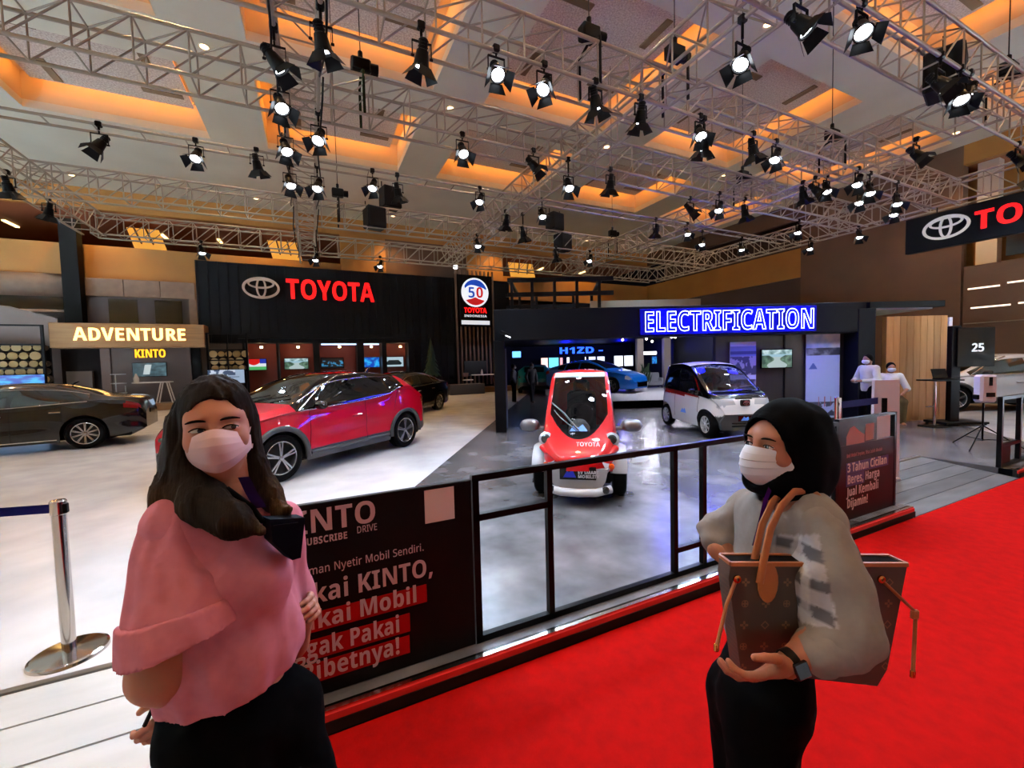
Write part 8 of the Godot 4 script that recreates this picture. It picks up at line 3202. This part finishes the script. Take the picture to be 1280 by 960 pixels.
# small figures in the background
func small_person(label: String, at: Vector3, yaw: float, tall: float, shirt: Color, trouser: Color, hair: Color, skinc: Color, pose: Dictionary) -> void:
	var t := thing("person", label, "person", at, yaw)
	var s := tall / 1.7
	var V := func(x: float, y: float, z: float) -> Vector3: return Vector3(x, y, z) * s
	var skin := mat("skin_" + skinc.to_html(), skinc, 0.6)
	var sit: bool = pose.get("sit", false)
	var lift: float = 0.0
	var hipy := 0.92
	var kn := [V.call(-0.1, 0.5, pose.get("stepR", 0.04)), V.call(0.1, 0.5, pose.get("stepL", 0.02))]
	var an := [V.call(-0.1, 0.08, pose.get("stepR", 0.04) * 1.4), V.call(0.1, 0.08, pose.get("stepL", 0.02) * 1.4 - 0.04)]
	if sit:
		kn = [V.call(-0.13, 0.80, 0.38), V.call(0.13, 0.80, 0.38)]
		an = [V.call(-0.13, 0.36, 0.36), V.call(0.13, 0.34, 0.34)]
	var hip: Vector3 = V.call(0, hipy, 0)
	var hd: Vector3 = V.call(0, 1.58, 0.03)
	var hands: Array = pose.get("hands", [Vector3(-0.22, 0.85, 0.1), Vector3(0.22, 0.85, 0.1)])
	var elb: Array = pose.get("elbows", [Vector3(-0.26, 1.12, -0.03), Vector3(0.26, 1.12, -0.03)])
	var cell := 0.016 * s
	var b := SDF.new(V.call(-0.36, 0, -0.25), V.call(0.36, 1.75, 0.55), cell)
	b.ell(hd, V.call(0.078, 0.11, 0.095), Basis.IDENTITY, 0.01)
	b.cap(hd + V.call(0, -0.02, 0.06), hd + V.call(0, -0.035, 0.105), 0.02 * s, 0.014 * s, 0.02)
	b.cap(hd - V.call(0, 0.06, 0.03), V.call(0, 1.35, 0), 0.052 * s, 0.06 * s, 0.03)
	b.cap(V.call(0, 1.3, 0), hip, 0.11 * s, 0.11 * s, 0.04)
	for k in 2:
		var sg := -1.0 if k == 0 else 1.0
		var e: Vector3 = elb[k] * s
		var hn: Vector3 = hands[k] * s
		b.cap(V.call(sg * 0.17, 1.38, 0), e, 0.048 * s, 0.04 * s, 0.03)
		b.cap(e, hn, 0.04 * s, 0.026 * s, 0.02)
		b.cap(hn, hn + (hn - e).normalized() * 0.09 * s, 0.032 * s, 0.02 * s, 0.02)
		b.cap(V.call(sg * 0.09, hipy, 0), kn[k], 0.08 * s, 0.055 * s, 0.03)
		b.cap(kn[k], an[k], 0.055 * s, 0.04 * s, 0.03)
		b.cap(an[k] + V.call(0, -0.04, -0.03), an[k] + V.call(0, -0.045, 0.14), 0.036 * s, 0.032 * s, 0.03)
	part("body", net_mesh([b]), skin, t)
	var sh := SDF.new(V.call(-0.4, 0.75, -0.25), V.call(0.4, 1.5, 0.45), cell)
	sh.cap(V.call(-0.15, 1.37, 0), V.call(0.15, 1.37, 0), 0.075 * s, 0.075 * s, 0.05)
	sh.cap(V.call(0, 1.3, 0.01), hip, 0.145 * s, 0.14 * s, 0.06)
	for k in 2:
		var sg := -1.0 if k == 0 else 1.0
		var e: Vector3 = elb[k] * s
		var hn: Vector3 = hands[k] * s
		sh.cap(V.call(sg * 0.17, 1.38, 0), e, 0.07 * s, 0.064 * s, 0.03)
		if pose.get("long", false):
			sh.cap(e, e.lerp(hn, 0.85), 0.06 * s, 0.045 * s, 0.03)
	sh.cut(hip + V.call(0, -0.06, 0), Vector3.DOWN)
	part("shirt", net_mesh([sh]), soft("cloth_" + shirt.to_html(), shirt, 0.85), t)
	var tr := SDF.new(V.call(-0.3, 0.02, -0.3), V.call(0.3, 1.1, 0.6), cell)
	tr.cap(hip, hip + V.call(0, 0.04, 0), 0.135 * s, 0.13 * s, 0.04)
	for k in 2:
		var sg := -1.0 if k == 0 else 1.0
		tr.cap(V.call(sg * 0.085, hipy, 0), kn[k], 0.1 * s, 0.075 * s, 0.03)
		tr.cap(kn[k], an[k], 0.075 * s, 0.06 * s, 0.03)
	part("trousers", net_mesh([tr]), soft("cloth_" + trouser.to_html(), trouser, 0.85), t)
	var hr := SDF.new(hd - V.call(0.15, 0.16, 0.16), hd + V.call(0.15, 0.16, 0.16), cell * 0.8)
	hr.ell(hd + V.call(0, 0.025, -0.02), V.call(0.088, 0.108, 0.1), Basis.IDENTITY, 0.01)
	hr.ell(hd + V.call(0, -0.05, 0.09), V.call(0.085, 0.1, 0.09), Basis.IDENTITY, 0.01, true)
	part("hair", net_mesh([hr]), soft("cloth_" + hair.to_html(), hair, 0.7), t)
	var mk := SDF.new(hd - V.call(0.12, 0.14, 0.05), hd + V.call(0.12, 0.05, 0.16), cell * 0.7)
	mk.ell(hd + V.call(0, -0.045, 0.04), V.call(0.078, 0.06, 0.08), Basis.IDENTITY, 0.01)
	mk.cut(hd + V.call(0, -0.008, 0), Vector3.UP)
	mk.cut(hd + V.call(0, 0, 0.02), Vector3.FORWARD)
	part("face_mask", net_mesh([mk]), soft("small_mask_white", Color(0.78, 0.8, 0.82), 0.8), t)

func people() -> void:
	woman_pink()
	woman_grey()
	var y := stage_y
	small_person("man in a white shirt seated before the timber wall", Vector3(11.76, y - 0.20, -4.79), -0.9, 1.62, Color(0.78, 0.78, 0.77), Color(0.32, 0.28, 0.2), Color(0.02, 0.017, 0.015), Color(0.55, 0.36, 0.26), {"sit": true, "hands": [Vector3(-0.12, 0.98, 0.34), Vector3(0.12, 0.98, 0.34)], "elbows": [Vector3(-0.29, 1.08, 0.06), Vector3(0.29, 1.08, 0.06)]})
	var st := thing("bar_stool", "black bar stool under the seated man in white", "stool", Vector3(11.76, y, -4.79))
	var mb := MB.new()
	mb.lathe([Vector2(0, 0.56), Vector2(0.17, 0.55), Vector2(0.18, 0.52), Vector2(0.16, 0.49), Vector2(0, 0.49)], 18)
	part("seat", mb, mats["lamp_black"], st)
	for k in 4:
		var a := TAU * k / 4 + 0.4
		mb = MB.new()
		mb.tube([Vector3(cos(a) * 0.12, 0.5, sin(a) * 0.12), Vector3(cos(a) * 0.22, 0, sin(a) * 0.22)], 0.014, 6)
		part("leg", mb, mats["lamp_black"], st)
	small_person("person in a white top standing beside the booth pillar, facing left", Vector3(10.9, y, -4.82), -1.9, 1.62, Color(0.70, 0.70, 0.68), Color(0.02, 0.02, 0.03), Color(0.03, 0.025, 0.025), Color(0.50, 0.33, 0.25), {"long": true, "hands": [Vector3(-0.1, 1.1, 0.3), Vector3(0.1, 1.1, 0.3)], "elbows": [Vector3(-0.26, 1.1, 0.06), Vector3(0.26, 1.1, 0.06)]})
	small_person("person in dark grey walking inside the booth", Vector3(8.1, y, -15.1), 0.1, 1.62, Color(0.26, 0.26, 0.28), Color(0.13, 0.13, 0.15), Color(0.2, 0.17, 0.15), Color(0.4, 0.3, 0.26), {"long": true, "stepR": 0.1, "stepL": -0.08})
	small_person("person in a pale vest half hidden by the booth's wing wall", Vector3(7.5, y, -15.6), 1.2, 1.6, Color(0.5, 0.5, 0.52), Color(0.05, 0.05, 0.06), Color(0.05, 0.04, 0.04), Color(0.4, 0.3, 0.26), {"long": true})
# ---------------------------------------------------------------- stands behind the viewer
# Their white decks under lamp rows are what lights the ceiling and the backs of things in the aisle.
func neighbours() -> void:
	var deck := mat("neighbour_deck", Color(0.86, 0.87, 0.88), 0.4)
	for q: Array in [[-28.5, -12.8, -21.0, 6.0, "white deck of the stand at the far left outside the view", 950.0, 4], [-6.0, 12.0, 5.4, 11.5, "white deck of the stand behind the viewer", 25.0, 2], [14.5, 24.5, 0.6, 11.5, "white deck of the stand at the right behind the viewer", 950.0, 2]]:
		var t := thing("neighbour_stand", q[4], "stand", Vector3(q[0], 0, q[2]))
		var w: float = q[1] - q[0]
		var d: float = q[3] - q[2]
		var mb := MB.new()
		mb.span(0, w, 0.0, 0.12, 0, d, 0.01)
		part("deck", mb, deck, t)
		for k in int(q[6]):
			var gz: float = d * (k + 0.6) / (q[6] + 0.2)
			mb = MB.new()
			mb.tube([Vector3(0, 5.2, gz), Vector3(w, 5.2, gz)], 0.06, 8)
			for x: float in [0.3, w - 0.3]:
				mb.tube([Vector3(x, 0.1, gz), Vector3(x, 5.2, gz)], 0.06, 8)
			part("lamp_gantry", mb, mats["truss_aluminium"], t)
			var n := int(w / 4.5)
			for i in n:
				var at := Vector3((i + 0.5) * w / n, 4.9, gz)
				mb = MB.new()
				mb.lathe([Vector2(0, 0.25), Vector2(0.06, 0.24), Vector2(0.08, 0.1), Vector2(0.13, 0.0), Vector2(0.12, 0.0), Vector2(0.07, 0.09), Vector2(0, 0.1)], 12, at)
				var o := part("flood_lamp", mb, mats["lamp_black"], t)
				mb = MB.new()
				mb.lathe([Vector2(0, 0.0), Vector2(0.11, 0.02)], 12, at)
				part("lens", mb, mats["lamp_lens"], o)
				var l := SpotLight3D.new()
				l.name = "flood_beam"
				l.light_color = Color(0.84, 0.93, 1.0)
				l.light_energy = q[5]
				l.spot_angle = 42.0
				l.spot_angle_attenuation = 0.6
				l.spot_range = 40.0
				l.light_size = 0.12
				l.shadow_enabled = true
				t.add_child(l, true)
				l.position = at + Vector3(0, -0.03, 0)
				l.rotation.x = -PI / 2
func _ready() -> void:
	setup()
	hall()
	floors()
	rig()
	neighbours()
	far_wall()
	blue_booth()
	foreground()
	cars()
	people()
